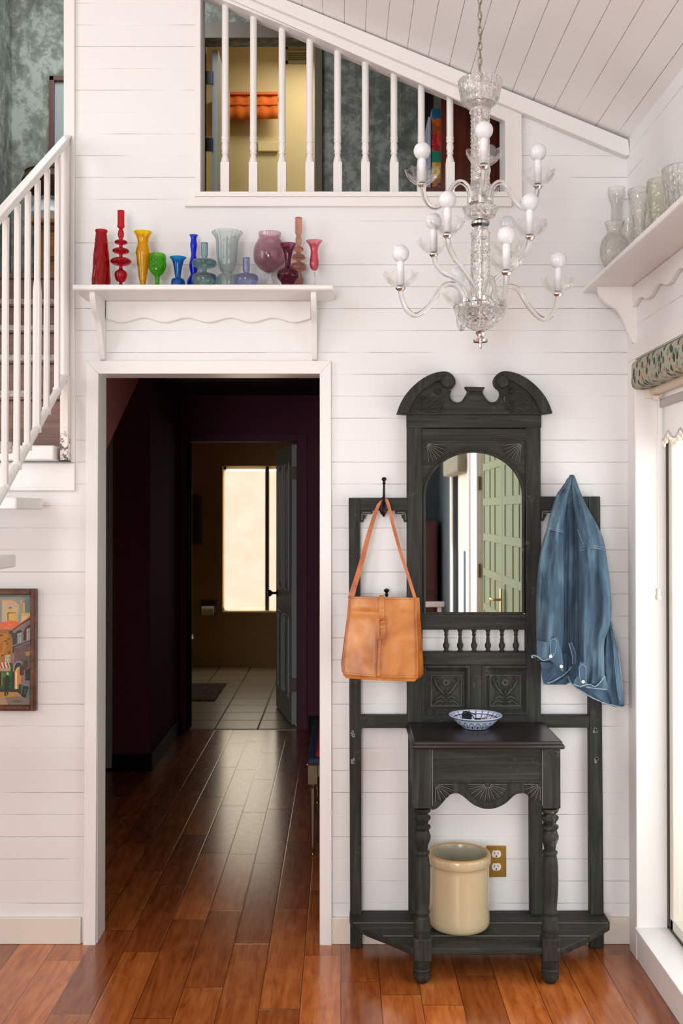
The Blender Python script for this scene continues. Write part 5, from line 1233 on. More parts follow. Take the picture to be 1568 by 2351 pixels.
def smoothtab(tab, y):
    # smooth (catmull) interpolation of rows (y, a, b, ...)
    ys = [r[0] for r in tab]
    if y <= ys[0]: return tab[0][1:]
    if y >= ys[-1]: return tab[-1][1:]
    for i in range(len(tab) - 1):
        if y <= ys[i + 1]:
            t = (y - ys[i]) / (ys[i + 1] - ys[i]); p0 = tab[max(i - 1, 0)]; p1 = tab[i]; p2 = tab[i + 1]; p3 = tab[min(i + 2, len(tab) - 1)]
            out = []
            for a in range(1, len(p1)):
                out.append(0.5 * ((2 * p1[a]) + (p2[a] - p0[a]) * t + (2 * p0[a] - 5 * p1[a] + 4 * p2[a] - p3[a]) * t * t + (3 * p1[a] - p0[a] - 3 * p2[a] + p3[a]) * t ** 3))
            return out
def cloth(name, rows, Yb_, dep, folds, mat, nu=72, nv=110, bottom=None, capb=True, ytopf=None, thin=0.35):
    """closed hanging fold of cloth: rows (py, left px, right px); bulges towards the camera by dep, with vertical fold waves"""
    y0, y1 = rows[0][0], rows[-1][0]
    def surf(u, v, side=0):
        py = y0 + (y1 - y0) * v
        l, r = smoothtab(rows, py)[:2]
        px = l + (r - l) * u
        if bottom: py = py + bottom(u) * max(0.0, (v - 0.75) / 0.25) ** 1.5
        wpx = max(2.0, r - l); s_ = math.sqrt(max(0.0, 1 - (2 * u - 1) ** 2))
        d = min(dep, wpx * scl(Yb_) * 0.6) * s_ ** 0.5
        if side: return P(px, py, Yb_ + d * thin)
        for (amp, fr, ph, drift, lo, hi) in folds:
            env = max(0.0, min(1.0, (v - lo) * 6)) * max(0.0, min(1.0, (hi - v) * 6)) * s_
            d += amp * env * math.sin(2 * pi * (fr * u + ph + drift * v))
        d += 0.0012 * math.sin(31 * u + 17 * v) * s_ + 0.001 * math.sin(47 * v + 9 * u) * s_
        return P(px, py, Yb_ - d)
    mb = MB()
    def full(u, v):
        if u < 0.66: return surf(u / 0.66, v)
        return surf(1 - (u - 0.66) / 0.34, v, 1)
    mb.grid(full, nu, nv, closeu=True)
    mb.f.append(list(range(nu))); mb.mi.append(0)
    if capb: mb.f.append([(nv - 1) * nu + i for i in range(nu)][::-1]); mb.mi.append(0)
    o = mb.build(name, mat, shirt, smooth=80, fixn=True)
    return o, surf
# back layer (yoke, back body, hem)
back, sb = cloth('body', [(1092, 1309, 1319), (1098, 1303, 1322), (1112, 1294, 1327), (1133, 1279, 1335), (1167, 1268, 1350), (1217, 1256, 1374), (1260, 1246, 1384), (1340, 1240, 1392), (1430, 1240, 1396), (1500, 1243, 1396), (1530, 1243, 1396), (1560, 1247, 1330), (1572, 1250, 1300)], -0.075, 0.020,
                 [(0.006, 3.0, 0.2, 0.3, 0.02, 1.2)], dnd)
# left sleeve
sl, ss = cloth('left_sleeve', [(1150, 1272, 1290), (1180, 1263, 1292), (1210, 1256, 1293), (1251, 1244, 1294), (1296, 1236, 1295), (1370, 1231, 1295.5), (1430, 1230.5, 1296), (1476, 1231.5, 1293), (1505, 1233, 1290), (1517, 1234, 1289)], -0.098, 0.056,
               [(0.010, 1.6, 0.1, 0.45, 0.02, 1.3), (0.005, 3.1, 0.4, -0.7, 0.3, 1.3)], dn)
# right sleeve
sr_, sR = cloth('right_sleeve', [(1170, 1322, 1350), (1215, 1324, 1376), (1250, 1327, 1389), (1280, 1328, 1394), (1344, 1327, 1402), (1396, 1327, 1405), (1431, 1327.5, 1402), (1470, 1329, 1389), (1520, 1330, 1388), (1560, 1326, 1389), (1570, 1322, 1390)], -0.100, 0.058,
                [(0.011, 1.7, 0.55, 0.5, 0.12, 1.3), (0.005, 3.3, 0.1, -0.6, 0.2, 1.3)], dn)
# upper right shoulder
su, sU = cloth('shoulder', [(1091, 1312, 1318), (1096, 1311, 1321), (1127, 1313, 1332), (1172, 1318, 1353), (1217, 1324, 1377), (1245, 1327, 1388), (1262, 1330, 1391)], -0.106, 0.062,
               [(0.006, 1.6, 0.15, 0.3, 0.1, 1.3)], dn, bottom=lambda u: -8 * math.sin(pi * u) + 6)
# centre panel (back yoke turned forwards)
cp, sC = cloth('centre_panel', [(1090, 1308, 1318), (1096, 1305, 1320), (1125, 1300, 1322), (1150, 1295, 1323), (1190, 1291, 1325), (1260, 1291, 1328), (1340, 1294, 1328), (1420, 1295, 1329), (1480, 1298, 1329), (1512, 1301, 1326), (1526, 1304, 1324)], -0.086, 0.020,
               [(0.007, 1.5, 0.35, 0.35, 0.1, 1.3)], dn)
# left shoulder fold up to the peak
lsf, sL = cloth('left_shoulder', [(1092, 1308, 1315), (1100, 1301, 1315), (1112, 1294, 1312), (1133, 1279, 1306), (1167, 1268, 1300), (1207, 1257, 1295), (1219, 1256, 1294)], -0.104, 0.060,
                [(0.006, 1.5, 0.1, 0.2, 0.1, 1.3)], dn, bottom=lambda u: 10 * u - 4)
# hem tails
tl, sT = cloth('left_tail', [(1500, 1244, 1304), (1530, 1242, 1304), (1550, 1244, 1298), (1562, 1246, 1276), (1571, 1248, 1262)], -0.092, 0.012, [(0.004, 2, 0.2, 0.2, 0.0, 1.2)], dnd, nv=40)
rt, sRt = cloth('right_tail', [(1500, 1300, 1400), (1545, 1303, 1412), (1560, 1306, 1420), (1575, 1316, 1427), (1589, 1337, 1430), (1607, 1368, 1432), (1618, 1392, 1433.5), (1623, 1412, 1434)], -0.090, 0.014, [(0.005, 2.2, 0.5, 0.3, 0.0, 1.2)], dnd, nv=60)
# front panel with button placket on the right
fp, sF = cloth('front_panel', [(1425, 1392, 1404), (1450, 1391, 1409), (1484, 1389, 1418), (1528, 1388, 1424), (1580, 1392, 1430), (1620, 1404, 1434)], -0.095, 0.020, [(0.006, 1.3, 0.2, 0.2, 0.0, 1.2)], dn, nv=60)
mb = MB(); mb.grid(lambda u, v: sF(0.62 + 0.36 * u, 0.12 + 0.87 * v) + Vector((0, -0.002, 0)), 10, 40); plk = mb.build('placket', dn, shirt, solid=0.0025)
mb = MB()
def seam(fn, n=24, r=0.0008, dash=True):
    for i in range(n):
        a = fn(i / n); b = fn((i + (0.6 if dash else 1.0)) / n); mb.tube([a + Vector((0, -0.0015, 0)), b + Vector((0, -0.0015, 0))], r, 5)
seam(lambda t_: sF(0.63, 0.12 + .87 * t_) + Vector((0, -.003, 0)), 40); seam(lambda t_: sF(0.95, 0.05 + .94 * t_) + Vector((0, -.003, 0)), 40)
seam(lambda t_: sL(t_ * 0.98 + .01, 0.985 - 0.0 * t_), 14, 0.0012); seam(lambda t_: sL(t_ * .98 + .01, 0.955), 14, 0.0009)
seam(lambda t_: sU(t_ * .98 + .01, 0.985), 22, 0.0013); seam(lambda t_: sU(t_ * .98 + .01, 0.955), 22, 0.0009)
seam(lambda t_: sU(0.02 + 0.20 * t_, 0.72 + .25 * t_), 12, 0.0009); seam(lambda t_: sU(0.96 - 0.10 * t_, 0.74 + .22 * t_), 12, 0.0009); seam(lambda t_: sU(0.90 - 0.08 * t_, 0.74 + .22 * t_), 12, 0.0007)
seam(lambda t_: sC(0.05 + .9 * t_, 0.145 - 0.03 * math.sin(t_ * 1.7)), 14, 0.0010); seam(lambda t_: sC(0.05 + .9 * t_, 0.160 - 0.03 * math.sin(t_ * 1.7)), 14, 0.0008)
seam(lambda t_: sT(0.03 + .94 * t_, 0.93), 24, 0.0009); 
mb.build('stitching', stch, shirt)
# frayed hem edges follow the bottom outlines
mb = MB()
def edge(pts, r=0.0022):
    p = spline([P(a, b, Y_) for a, b, Y_ in pts], 8); rr = random.Random(3)
    mb.tube([q_ + Vector((rr.uniform(-.0006, .0006), 0, rr.uniform(-.0008, .0008))) for q_ in p], [r * rr.uniform(0.6, 1.3) for _ in p], 6)
edge([(1247, 1572, -.100), (1262, 1567, -.105), (1283, 1557, -.108), (1302, 1543, -.110), (1312, 1530, -.112)])
edge([(1304, 1552, -.098), (1314, 1572, -.104), (1338, 1589, -.106), (1370, 1607, -.108), (1400, 1618, -.110), (1433, 1623, -.106)])
edge([(1433.5, 1623, -.104), (1428, 1570, -.108), (1421, 1510, -.112), (1411, 1460, -.110)], 0.0012)
mb.build('frayed_hem', frayed, shirt)
# cuffs
def cuff(name, pts, inner, Yc_, th=0.004):
    mb = MB(); plate(mb, sp2(pts, 3), Yc_, th); c_ = mb.build(name, dn, shirt, bevel=0.0015, smooth=50)
    mb = MB(); p = spline([P(a, b, Yc_ - .001) for a, b in inner], 6); rr = random.Random(5); mb.tube([q_ + Vector((0, 0, rr.uniform(-.001, .001))) for q_ in p], [0.0018 * rr.uniform(0.7, 1.4) for _ in p], 6); mb.build('cuff_edge', frayed, c_); return c_
cl_ = cuff('cuff', [(1232, 1470), (1262, 1474), (1278, 1462), (1288, 1490), (1292, 1512), (1294, 1534), (1291, 1542), (1276, 1530), (1262, 1515), (1246, 1513), (1234, 1509), (1224, 1512), (1220, 1508), (1223, 1504), (1232, 1505)], [(1222, 1511), (1221, 1505), (1233, 1507), (1248, 1516), (1262, 1511), (1273, 1500), (1276, 1470)], -0.163)
mb = MB(); plate(mb, sp2([(1240, 1520), (1262, 1522), (1268, 1530), (1256, 1535), (1243, 1532)], 3), -0.152, 0.004); mb.build('cuff_lining', dnd, cl_)
cr_ = cuff('cuff', [(1331, 1520), (1345, 1526), (1347, 1565), (1362, 1576), (1378, 1566), (1388, 1551), (1392, 1562), (1394, 1582), (1370, 1580), (1347, 1578), (1330, 1577), (1316, 1572), (1320, 1560), (1328, 1550)], [(1317, 1572), (1332, 1576), (1352, 1571), (1366, 1576), (1378, 1566), (1388, 1552)], -0.168)
mb = MB(); p = spline([P(a, b, -0.169) for a, b in ((1346, 1578), (1370, 1581), (1394, 1583))], 6); mb.tube(p, 0.0016, 6); mb.build('cuff_edge', frayed, cr_)
def placket_tab(pts, Y_, nm='sleeve_placket'):
    mb = MB(); plate(mb, pts, Y_, 0.003); o = mb.build(nm, dnd, shirt, bevel=0.0012)
    mb = MB()
    for i in range(len(pts)): mb.tube([P(*pts[i], Y_ - .0006), P(*pts[(i + 1) % len(pts)], Y_ - .0006)], 0.0009, 5)
    mb.build('placket_stitching', stch, o)
placket_tab([(1264, 1470), (1271, 1466), (1278, 1471), (1274, 1500), (1264, 1503)], -0.167)
placket_tab([(1329, 1532), (1337, 1525), (1345, 1532), (1345, 1568), (1332, 1566)], -0.173)
mb = MB(); plate(mb, [(1306, 1476), (1312, 1474), (1323, 1500), (1322, 1522), (1314, 1524), (1313, 1508)], -0.122, 0.003); gp = mb.build('hem_gusset', dnd, shirt, bevel=0.001)
mb = MB(); mb.tube([P(a, b, -0.123) for a, b in ((1306, 1476), (1314, 1507), (1314, 1524), (1322, 1523))], 0.0014, 6); mb.tube([P(a, b, -0.123) for a, b in ((1312, 1474), (1322, 1500), (1322, 1523))], 0.001, 6); mb.build('gusset_edge', frayed, gp)
def button(px, py, Y_):
    mb = MB(); mb.lathe([(0, 0), (0.0052, 0), (0.0060, 0.001), (0.0056, 0.0022), (0.0042, 0.0018), (0, 0.0016)], P(px, py, Y_), axis=(0, -1, 0), seg=20); o = mb.build('button', simple('pearl_button', hexc(225, 220, 205), 0.25), shirt)
    mb = MB()
    for s1 in (-1, 1):
        for s2 in (-1, 1): mb.lathe([(0, 0), (0.0006, 0)], P(px + s1 * 1.0, py + s2 * 1.0, Y_ - .0021), axis=(0, -1, 0), seg=8)
    mb.build('button_holes', M['iron'], o)
button(1264, 1507, -0.168); button(1338.5, 1565, -0.175); button(1288.5, 1530, -0.165)
# ================================================================== BOWL, CROCK, OUTLET
def polar(t, o):
    s = t.sep(o); return t.math('ARCTAN2', s[1], s[0]), s[2], t.math('SQRT', t.math('ADD', t.math('MULTIPLY', s[0], s[0]), t.math('MULTIPLY', s[1], s[1])))
bc = Vector((x_at(1091, -0.152), -0.152, zT)); hb = 0.047
t = NT('blue_painted_ceramic'); ang, zz, rr_ = polar(t, t.obj())
WH, BLU, LB = hexc(224, 227, 236), hexc(42, 84, 160), hexc(118, 152, 210)
def band(lo, hi, v): return t.math('MULTIPLY', t.step(v, lo - 0.0006, lo + 0.0006), t.math('SUBTRACT', 1.0, t.step(v, hi - 0.0006, hi + 0.0006)))
un = t.math('MULTIPLY', ang, 20 / (2 * pi)); uf = t.math('SUBTRACT', un, t.math('ROUND', un))
e_ = t.math('ADD', t.math('POWER', t.math('DIVIDE', uf, 0.46), 2.0), t.math('POWER', t.math('DIVIDE', t.math('SUBTRACT', zz, 0.012), 0.017), 2.0))
ring = t.math('MULTIPLY', t.step(e_, 0.55, 0.68), t.math('SUBTRACT', 1.0, t.step(e_, 0.98, 1.1)))
dot = t.math('SUBTRACT', 1.0, t.step(t.math('ADD', t.math('POWER', t.math('DIVIDE', uf, 0.17), 2.0), t.math('POWER', t.math('DIVIDE', t.math('SUBTRACT', zz, 0.010), 0.006), 2.0)), 0.8, 1.2))
nz = t.noise(t.obj(), 60, 3)
c = t.mix(t.math('MULTIPLY', t.math('SUBTRACT', 1.0, t.step(e_, 0.1, 0.5)), 0.45), WH, LB)
c = t.mix(t.math('MULTIPLY', ring, 0.85), c, BLU); c = t.mix(dot, c, hexc(28, 50, 110))
c = t.mix(band(0.0355, 0.041, zz), c, LB); c = t.mix(t.math('MULTIPLY', band(0.0295, 0.0305, zz), 0.9), c, BLU)
c = t.mix(t.math('MULTIPLY', t.step(zz, 0.0425, 0.044), 0.5), c, LB)
un2 = t.math('MULTIPLY', ang, 22 / (2 * pi)); uf2 = t.math('ABSOLUTE', t.math('SUBTRACT', un2, t.math('ROUND', un2)))
c = t.mix(t.math('MULTIPLY', nz, 0.05), c, BLU)
t.base(c); t.rough(0.12); t.b.inputs['Coat Weight'].default_value = 0.4; outm = t.m
t = NT('blue_painted_ceramic_inside'); ang, zz, rr_ = polar(t, t.obj())
un2 = t.math('MULTIPLY', ang, 22 / (2 * pi)); uf2 = t.math('ABSOLUTE', t.math('SUBTRACT', un2, t.math('ROUND', un2)))
def band2(lo, hi, v): return t.math('MULTIPLY', t.step(v, lo - 0.0006, lo + 0.0006), t.math('SUBTRACT', 1.0, t.step(v, hi - 0.0006, hi + 0.0006)))
c = t.mix(band2(0.073, 0.0755, rr_), WH, BLU); c = t.mix(band2(0.062, 0.064, rr_), c, BLU)
c = t.mix(t.math('MULTIPLY', t.math('MULTIPLY', t.math('SUBTRACT', 1.0, t.step(uf2, 0.07, 0.11)), band2(0.063, 0.085, rr_)), 0.9), c, hexc(36, 70, 145))
c = t.mix(t.math('MULTIPLY', band2(0.080, 0.095, rr_), 0.4), c, LB); t.base(c); t.rough(0.12); inm = t.m
mb = MB(); mb.lathe([(0.0, 0.001), (0.040, 0.001), (0.044, 0.003), (0.0445, 0.0045), (0.058, 0.013), (0.070, 0.024), (0.0775, 0.034), (0.083, 0.039), (0.0905, 0.0425), (0.0915, 0.0445), (0.0905, 0.046)], bc, seg=72, caps=False)
mb.cur = 1; mb.lathe([(0.0905, 0.046), (0.085, 0.0445), (0.0795, 0.041), (0.073, 0.033), (0.064, 0.022), (0.05, 0.012), (0.03, 0.007), (0, 0.006)], bc, seg=72, caps=False)
tag(mb.build('bowl', [outm, inm], None, origin=bc, smooth=60, merge=True), 'blue and white painted ceramic bowl on the hall tree table', 'bowl')
sg = thing('sunglasses', 'black sunglasses folded inside the blue and white bowl', 'sunglasses', bc + Vector((-0.03, 0.0, 0.008)))
sgm = simple('black_acetate', (0.008, 0.008, 0.009), 0.12)
s0 = P(1076, 1647, -0.150)
mb = MB(); pts = [(1060, 1642), (1064, 1637), (1073, 1635), (1081, 1637), (1084, 1643), (1083, 1651), (1079, 1657), (1066, 1656), (1060, 1650)]
mb.prism([P(a, b, -0.150 + 0.0006 * (b - 1645)) for a, b in pts], (0, 0.004, 0.002)); mb.build('lens', sgm, sg, bevel=0.0015)
mb = MB(); mb.tube(spline([P(1061, 1640, -0.148), P(1066, 1634.5, -0.135), P(1076, 1635, -0.118), P(1092, 1641, -0.106)], 6), 0.0024, 8); mb.tube(spline([P(1084, 1642, -.15), P(1090, 1650, -.142), P(1098, 1655, -.135)], 5), 0.0018, 8); mb.build('temple', sgm, sg)
ky = thing('key_ring', 'metal key ring with a black fob and small key inside the painted bowl', 'keys', bc + Vector((0.02, 0, 0.012)))
def tor(mb, c, r, t_, tilt=(0, 0, 1)):
    ax = Vector(tilt).normalized(); u = ax.orthogonal().normalized(); w_ = ax.cross(u); mb.tube([c + (u * math.cos(2 * pi * i / 24) + w_ * math.sin(2 * pi * i / 24)) * r for i in range(25)], t_, 6)
kc_ = P(1121, 1650, -0.150)
mb = MB(); tor(mb, kc_, 0.0125, 0.0009, (0.2, -0.6, 1)); tor(mb, kc_ + Vector((0.006, 0.004, 0)), 0.0115, 0.0009, (-0.3, -0.5, 1)); mb.build('ring', M['chrome'], ky)
mb = MB(); k0 = P(1096, 1651, -0.150); mb.box(k0.x - 0.010, k0.x + 0.012, -0.156, -0.146, k0.z - 0.003, k0.z + 0.003); mb.build('fob', sgm, ky, bevel=0.001)
mb = MB(); k1 = P(1109, 1650, -0.15); mb.box(k1.x - 0.005, k1.x + 0.008, -0.153, -0.151, k1.z - 0.002, k1.z + 0.004); mb.build('key', M['chrome'], ky, bevel=0.0005)

# stoneware crock
kd = 3.585; kY = kd - 3.73; kx = x_at(1052.5, kY); kr = 0.1045; kz = zb + 0.0012; kh = 0.250
t = NT('cream_stoneware_glaze'); nz = t.noise(t.obj(), 7, 4); sp_ = t.step(t.noise(t.obj(), 160, 2), 0.70, 0.76)
c = t.mix(nz, hexc(192, 172, 134), hexc(204, 188, 154)); c = t.mix(t.math('MULTIPLY', sp_, 0.5), c, hexc(150, 125, 90)); t.base(c); t.rough(t.math('ADD', 0.12, t.math('MULTIPLY', nz, 0.1))); t.bump(t.noise(t.obj(), 14, 3), 0.08, 0.01); gl1 = t.m
gl2 = simple('grey_green_stoneware_glaze', hexc(165, 160, 138), 0.2, var=0.1); gl3 = simple('tan_worn_rim_glaze', hexc(190, 150, 100), 0.3, var=0.2)
mb = MB(); mb.lathe([(0, 0.0), (kr - 0.012, 0.0), (kr - 0.006, 0.004), (kr - 0.001, 0.014), (kr - 0.0005, 0.03), (kr - 0.003, 0.08), (kr - 0.002, 0.2), (kr - 0.002, kh - 0.038), (kr, kh - 0.036), (kr + 0.0035, kh - 0.031), (kr + 0.004, kh - 0.012), (kr + 0.003, kh - 0.006)], (kx, kY, kz), seg=72)
mb.cur = 2; mb.lathe([(kr + 0.003, kh - 0.006), (kr, kh - 0.001), (kr - 0.004, kh), (kr - 0.008, kh - 0.002), (kr - 0.010, kh - 0.006)], (kx, kY, kz), seg=72)
mb.cur = 1; mb.lathe([(kr - 0.010, kh - 0.006), (kr - 0.011, kh - 0.03), (kr - 0.012, 0.03), (kr - 0.02, 0.015), (0, 0.012)], (kx, kY, kz), seg=72)
mb.f = [f for f in mb.f if len(f) < 70]; mb.mi = mb.mi[:0]
# rebuild material indices by radius/height
def build_crock():
    me = MB(); me.v = mb.v; me.f = mb.f
    for f in mb.f:
        cz = sum((mb.v[i].z for i in f)) / len(f) - kz; rad = sum((Vector((mb.v[i].x - kx, mb.v[i].y - kY)).length for i in f)) / len(f)
        me.mi.append(2 if cz > kh - 0.0065 else (1 if (rad < kr - 0.0085 and cz > 0.005) else 0))
    return me.build('stoneware_crock', [gl1, gl2, gl3], None, origin=(kx, kY, kz), smooth=60, merge=True)
tag(build_crock(), 'cream glazed stoneware crock standing on the base shelf of the hall tree', 'crock')

# brass outlet plate
o0, o1 = P(1117, 1941, 0), P(1162, 2013, 0); oc = (o0 + o1) / 2
ou = thing('wall_outlet', 'brass wall outlet plate with two white sockets beside the crock', 'outlet', (oc.x, 0, o1.z))
t = NT('brushed_brass'); g = t.noise(t.mapping(t.obj(), (400, 400, 4)), 1.0, 3); t.base(t.mix(g, hexc(150, 116, 48), hexc(196, 160, 84))); t.b.inputs['Metallic'].default_value = 0.9; t.rough(0.38)
mb = MB(); mb.box(o0.x, o1.x, -0.004, 0, o1.z, o0.z); mb.build('plate', t.m, ou, bevel=0.003)
for sy in (1960.5, 1990):
    c_ = P(1139.5, sy, -0.004); pts = []
    for i in range(28):
        a = 2 * pi * i / 28; pts.append((c_.x + 0.0168 * math.cos(a), -0.0055, c_.z + max(-0.0125, min(0.0125, 0.0165 * math.sin(a)))))
    mb = MB(); mb.prism(pts, (0, 0.003, 0)); so = mb.build('socket', simple('white_plastic_socket', hexc(232, 226, 215), 0.3), ou, bevel=0.0005)
    mb = MB()
    for dx_ in (-0.0063, 0.0063): mb.box(c_.x + dx_ - 0.001, c_.x + dx_ + 0.001, -0.0060, -0.0054, c_.z - 0.001, c_.z + 0.0075)
    mb.lathe([(0, 0.0058), (0.0026, 0.0058), (0.0026, 0.005)], (c_.x, 0, c_.z - 0.0072), axis=(0, -1, 0), seg=14); mb.build('slots', M['iron'], so)
mb = MB(); mb.lathe([(0, 0.0055), (0.0028, 0.005), (0.0032, 0.004)], (P(1139.5, 1975, 0).x, 0, z_at(1975.5, 0)), axis=(0, -1, 0), seg=14); mb.build('screw', M['brass'], ou)

# ================================================================== PAINTING AT THE LEFT
pk = 882 / 120.0
def pp(x, y): return P(x / pk, 1330 + y / pk, -0.012)
pA, pB = P(-250, 1351, 0), P(88, 1630, 0)
pt = thing('framed_painting', 'brown wood framed painting of an old street under the floating stair treads', 'painting', ((pA.x + pB.x) / 2, 0, pB.z))
fr_m = plain_wood('walnut_frame', hexc(60, 34, 20), hexc(118, 74, 44), (25, 25, 25), 0.35)
fo = lambda a, b, Y: P(a, b, Y)
def frame_side(a0, a1, b0, b1):
    mb = MB(); mb.prism([a0, a1, b1, b0], (0, 0.022, 0)); return mb
X_0, X_1, Z_0, Z_1 = pA.x, x_at(88, -0.0), pB.z, pA.z
Wf = 0.020
for ins, d0, d1 in ((0.0, -0.024, 0.0), (0.006, -0.030, -0.02), (0.0125, -0.022, 0.0)):
    mb = MB(); wf = 0.020 - ins if ins < .01 else 0.0085
    for (a, b, c, d) in ((X_0 + ins, X_0 + ins + wf, Z_0 + ins, Z_1 - ins), (X_1 - ins - wf, X_1 - ins, Z_0 + ins, Z_1 - ins), (X_0 + ins + wf, X_1 - ins - wf, Z_0 + ins, Z_0 + ins + wf), (X_0 + ins + wf, X_1 - ins - wf, Z_1 - ins - wf, Z_1 - ins)): mb.box(a, b, d0, d1, c, d)
    mb.build('frame_moulding', fr_m, pt, bevel=0.003)
mb = MB(); mb.cur = 0; mats = []; names = {}
def col(c_):
    if c_ not in names:
        names[c_] = len(mats); r_, g_, b_ = hexc(*c_); mats.append(simple('oil_paint_%d' % len(mats), (r_, g_, b_), 0.55, var=0.18, bump=(220, 0.3)))
    return names[c_]
lay = [0]
def patch(c_, pts, raw=False):
    mb.cur = col(c_); lay[0] += 1; y = -0.010 - lay[0] * 0.00005
    q = []
    for a, b in pts:
        p = pp(a, b); p.y = y; p.x = min(max(p.x, X_0 + 0.019), X_1 - 0.019); p.z = min(max(p.z, Z_0 + 0.018), Z_1 - 0.018); q.append(p)
    n = len(q); nrm = Vector()
    for i in range(n): nrm += (q[i] - q[0]).cross(q[(i + 1) % n] - q[0])
    if nrm.y > 0: q = q[::-1]
    mb.add(q, [list(range(n))])
W0 = -2600
patch((128, 142, 138), [(W0, 200), (560, 200), (560, 2150), (W0, 2150)])
patch((150, 156, 146), [(W0, 330), (350, 300), (450, 340), (300, 420), (W0, 520)]); patch((104, 122, 122), [(W0, 215), (545, 215), (545, 260), (200, 290), (W0, 270)]); patch((112, 130, 128), [(420, 350), (560, 330), (560, 570), (430, 560)])
patch((196, 178, 142), [(25, 370), (215, 352), (315, 430), (320, 740), (25, 740)]); patch((150, 138, 138), [(-120, 380), (30, 352), (28, 740), (-120, 740)]); patch((196, 178, 142), [(W0, 420), (-120, 380), (-120, 740), (W0, 740)])
patch((214, 164, 92), [(25, 350), (215, 348), (250, 385), (120, 372), (25, 374)]); patch((206, 158, 98), [(235, 445), (300, 445), (308, 468), (240, 466)]); patch((206, 158, 98), [(95, 412), (190, 405), (270, 430), (200, 428)])
patch((222, 176, 80), [(140, 545), (262, 548), (262, 702), (145, 702)]); patch((84, 92, 92), [(122, 580), (140, 545), (140, 702), (126, 702)]); patch((222, 170, 76), [(148, 490), (205, 490), (205, 550), (148, 550)]); patch((128, 116, 124), [(130, 500), (176, 450), (205, 492)]); patch((70, 76, 80), [(135, 560), (262, 564), (262, 576), (135, 576)])
patch((158, 158, 140), [(318, 410), (390, 400), (390, 740), (300, 740), (300, 590), (318, 560)]); patch((222, 164, 84), [(338, 345), (372, 345), (375, 405), (345, 415)]); patch((228, 178, 84), [(385, 392), (415, 388), (418, 560), (390, 565)])
patch((222, 184, 112), [(358, 572), (560, 566), (560, 680), (358, 760)]); patch((228, 200, 140), [(358, 620), (470, 615), (470, 690), (358, 700)])
patch((222, 112, 72), [(-10, 740), (150, 700), (260, 702), (340, 742), (560, 600), (560, 640), (300, 850), (-10, 840)]); patch((222, 112, 72), [(W0, 800), (-10, 740), (-10, 842), (W0, 842)]); patch((234, 146, 98), [(130, 762), (190, 755), (210, 768), (150, 776)]); patch((234, 146, 98), [(60, 815), (150, 808), (170, 828), (70, 830)])
patch((162, 112, 46), [(W0, 842), (215, 850), (210, 1560), (W0, 1560)]); patch((190, 124, 42), [(-300, 930), (120, 915), (160, 1000), (90, 1180), (40, 1290), (-300, 1290)]); patch((176, 106, 34), [(-200, 1080), (60, 1060), (40, 1240), (-200, 1260)])
for a, b, w_ in ((122, 1010, 46), (70, 1045, 60), (100, 1085, 40), (120, 1230, 60), (140, 1250, 40), (20, 1285, 40), (-10, 950, 60)): patch((104, 66, 38), [(a, b - 10), (a + w_, b - 20), (a + w_ - 8, b + 8), (a + 4, b + 12)])
patch((134, 122, 124), [(212, 850), (560, 640), (560, 2060), (212, 2060)]); patch((70, 40, 36), [(212, 846), (560, 625), (560, 662), (300, 800), (230, 860)]); patch((72, 66, 64), [(212, 900), (290, 900), (290, 1100), (212, 1110)]); patch((60, 72, 72), [(150, 878), (215, 860), (215, 975), (190, 980), (180, 930), (150, 918)])
patch((160, 178, 172), [(295, 905), (362, 885), (358, 1068), (300, 1082)]); patch((168, 184, 176), [(448, 830), (530, 800), (524, 1010), (450, 1038)])
patch((92, 42, 36), [(262, 900), (300, 868), (335, 848), (370, 870), (372, 892), (300, 912)]); patch((92, 42, 36), [(430, 820), (475, 768), (536, 775), (536, 806), (448, 838), (445, 1038), (390, 1025), (400, 960), (390, 900)])
for q in ((326, 895, 322, 1075), (296, 965, 360, 950), (488, 815, 486, 1022), (448, 900, 528, 870)): 
    dx_ = 3 if abs(q[0] - q[2]) < 10 else 0; dy_ = 0 if dx_ else 3; patch((60, 76, 78), [(q[0] - dx_, q[1] - dy_), (q[2] - dx_, q[3] - dy_), (q[2] + dx_, q[3] + dy_), (q[0] + dx_, q[1] + dy_)])
patch((122, 124, 116), [(212, 1110), (545, 1010), (545, 1030), (212, 1140)]); patch((48, 44, 46), [(215, 1138), (545, 1020), (545, 1030), (240, 1150), (235, 1240), (215, 1260)])
patch((104, 92, 92), [(240, 1160), (540, 1050), (540, 1480), (240, 1530)])
for a, b in ((250, 1190), (265, 1210), (262, 1245), (285, 1275), (300, 1215), (318, 1210), (270, 1320), (300, 1305), (350, 1360)): patch((132, 62, 52), [(a, b - 4), (a + 52, b - 20), (a + 54, b - 2), (a + 4, b + 14)])
patch((176, 138, 60), [(425, 1235), (520, 1200), (525, 1250), (480, 1300), (440, 1285)]); patch((150, 116, 60), [(470, 1150), (540, 1125), (540, 1165), (480, 1175)])
patch((150, 142, 140), [(222, 1540), (235, 1440), (280, 1385), (330, 1372), (375, 1400), (370, 1440), (330, 1395), (285, 1405), (250, 1460), (240, 1560)]); patch((40, 52, 54), [(240, 1560), (255, 1460), (290, 1408), (340, 1408), (365, 1440), (300, 1480), (262, 1540), (250, 1920), (215, 1920), (215, 1560)])
patch((226, 172, 118), [(248, 1880), (250, 1560), (280, 1500), (335, 1466), (330, 1600), (305, 1880)]); patch((206, 142, 60), [(290, 1880), (292, 1540), (335, 1480), (362, 1600), (360, 1760), (316, 1780), (316, 1880)]); patch((244, 222, 180), [(262, 1860), (265, 1580), (285, 1560), (290, 1860)])
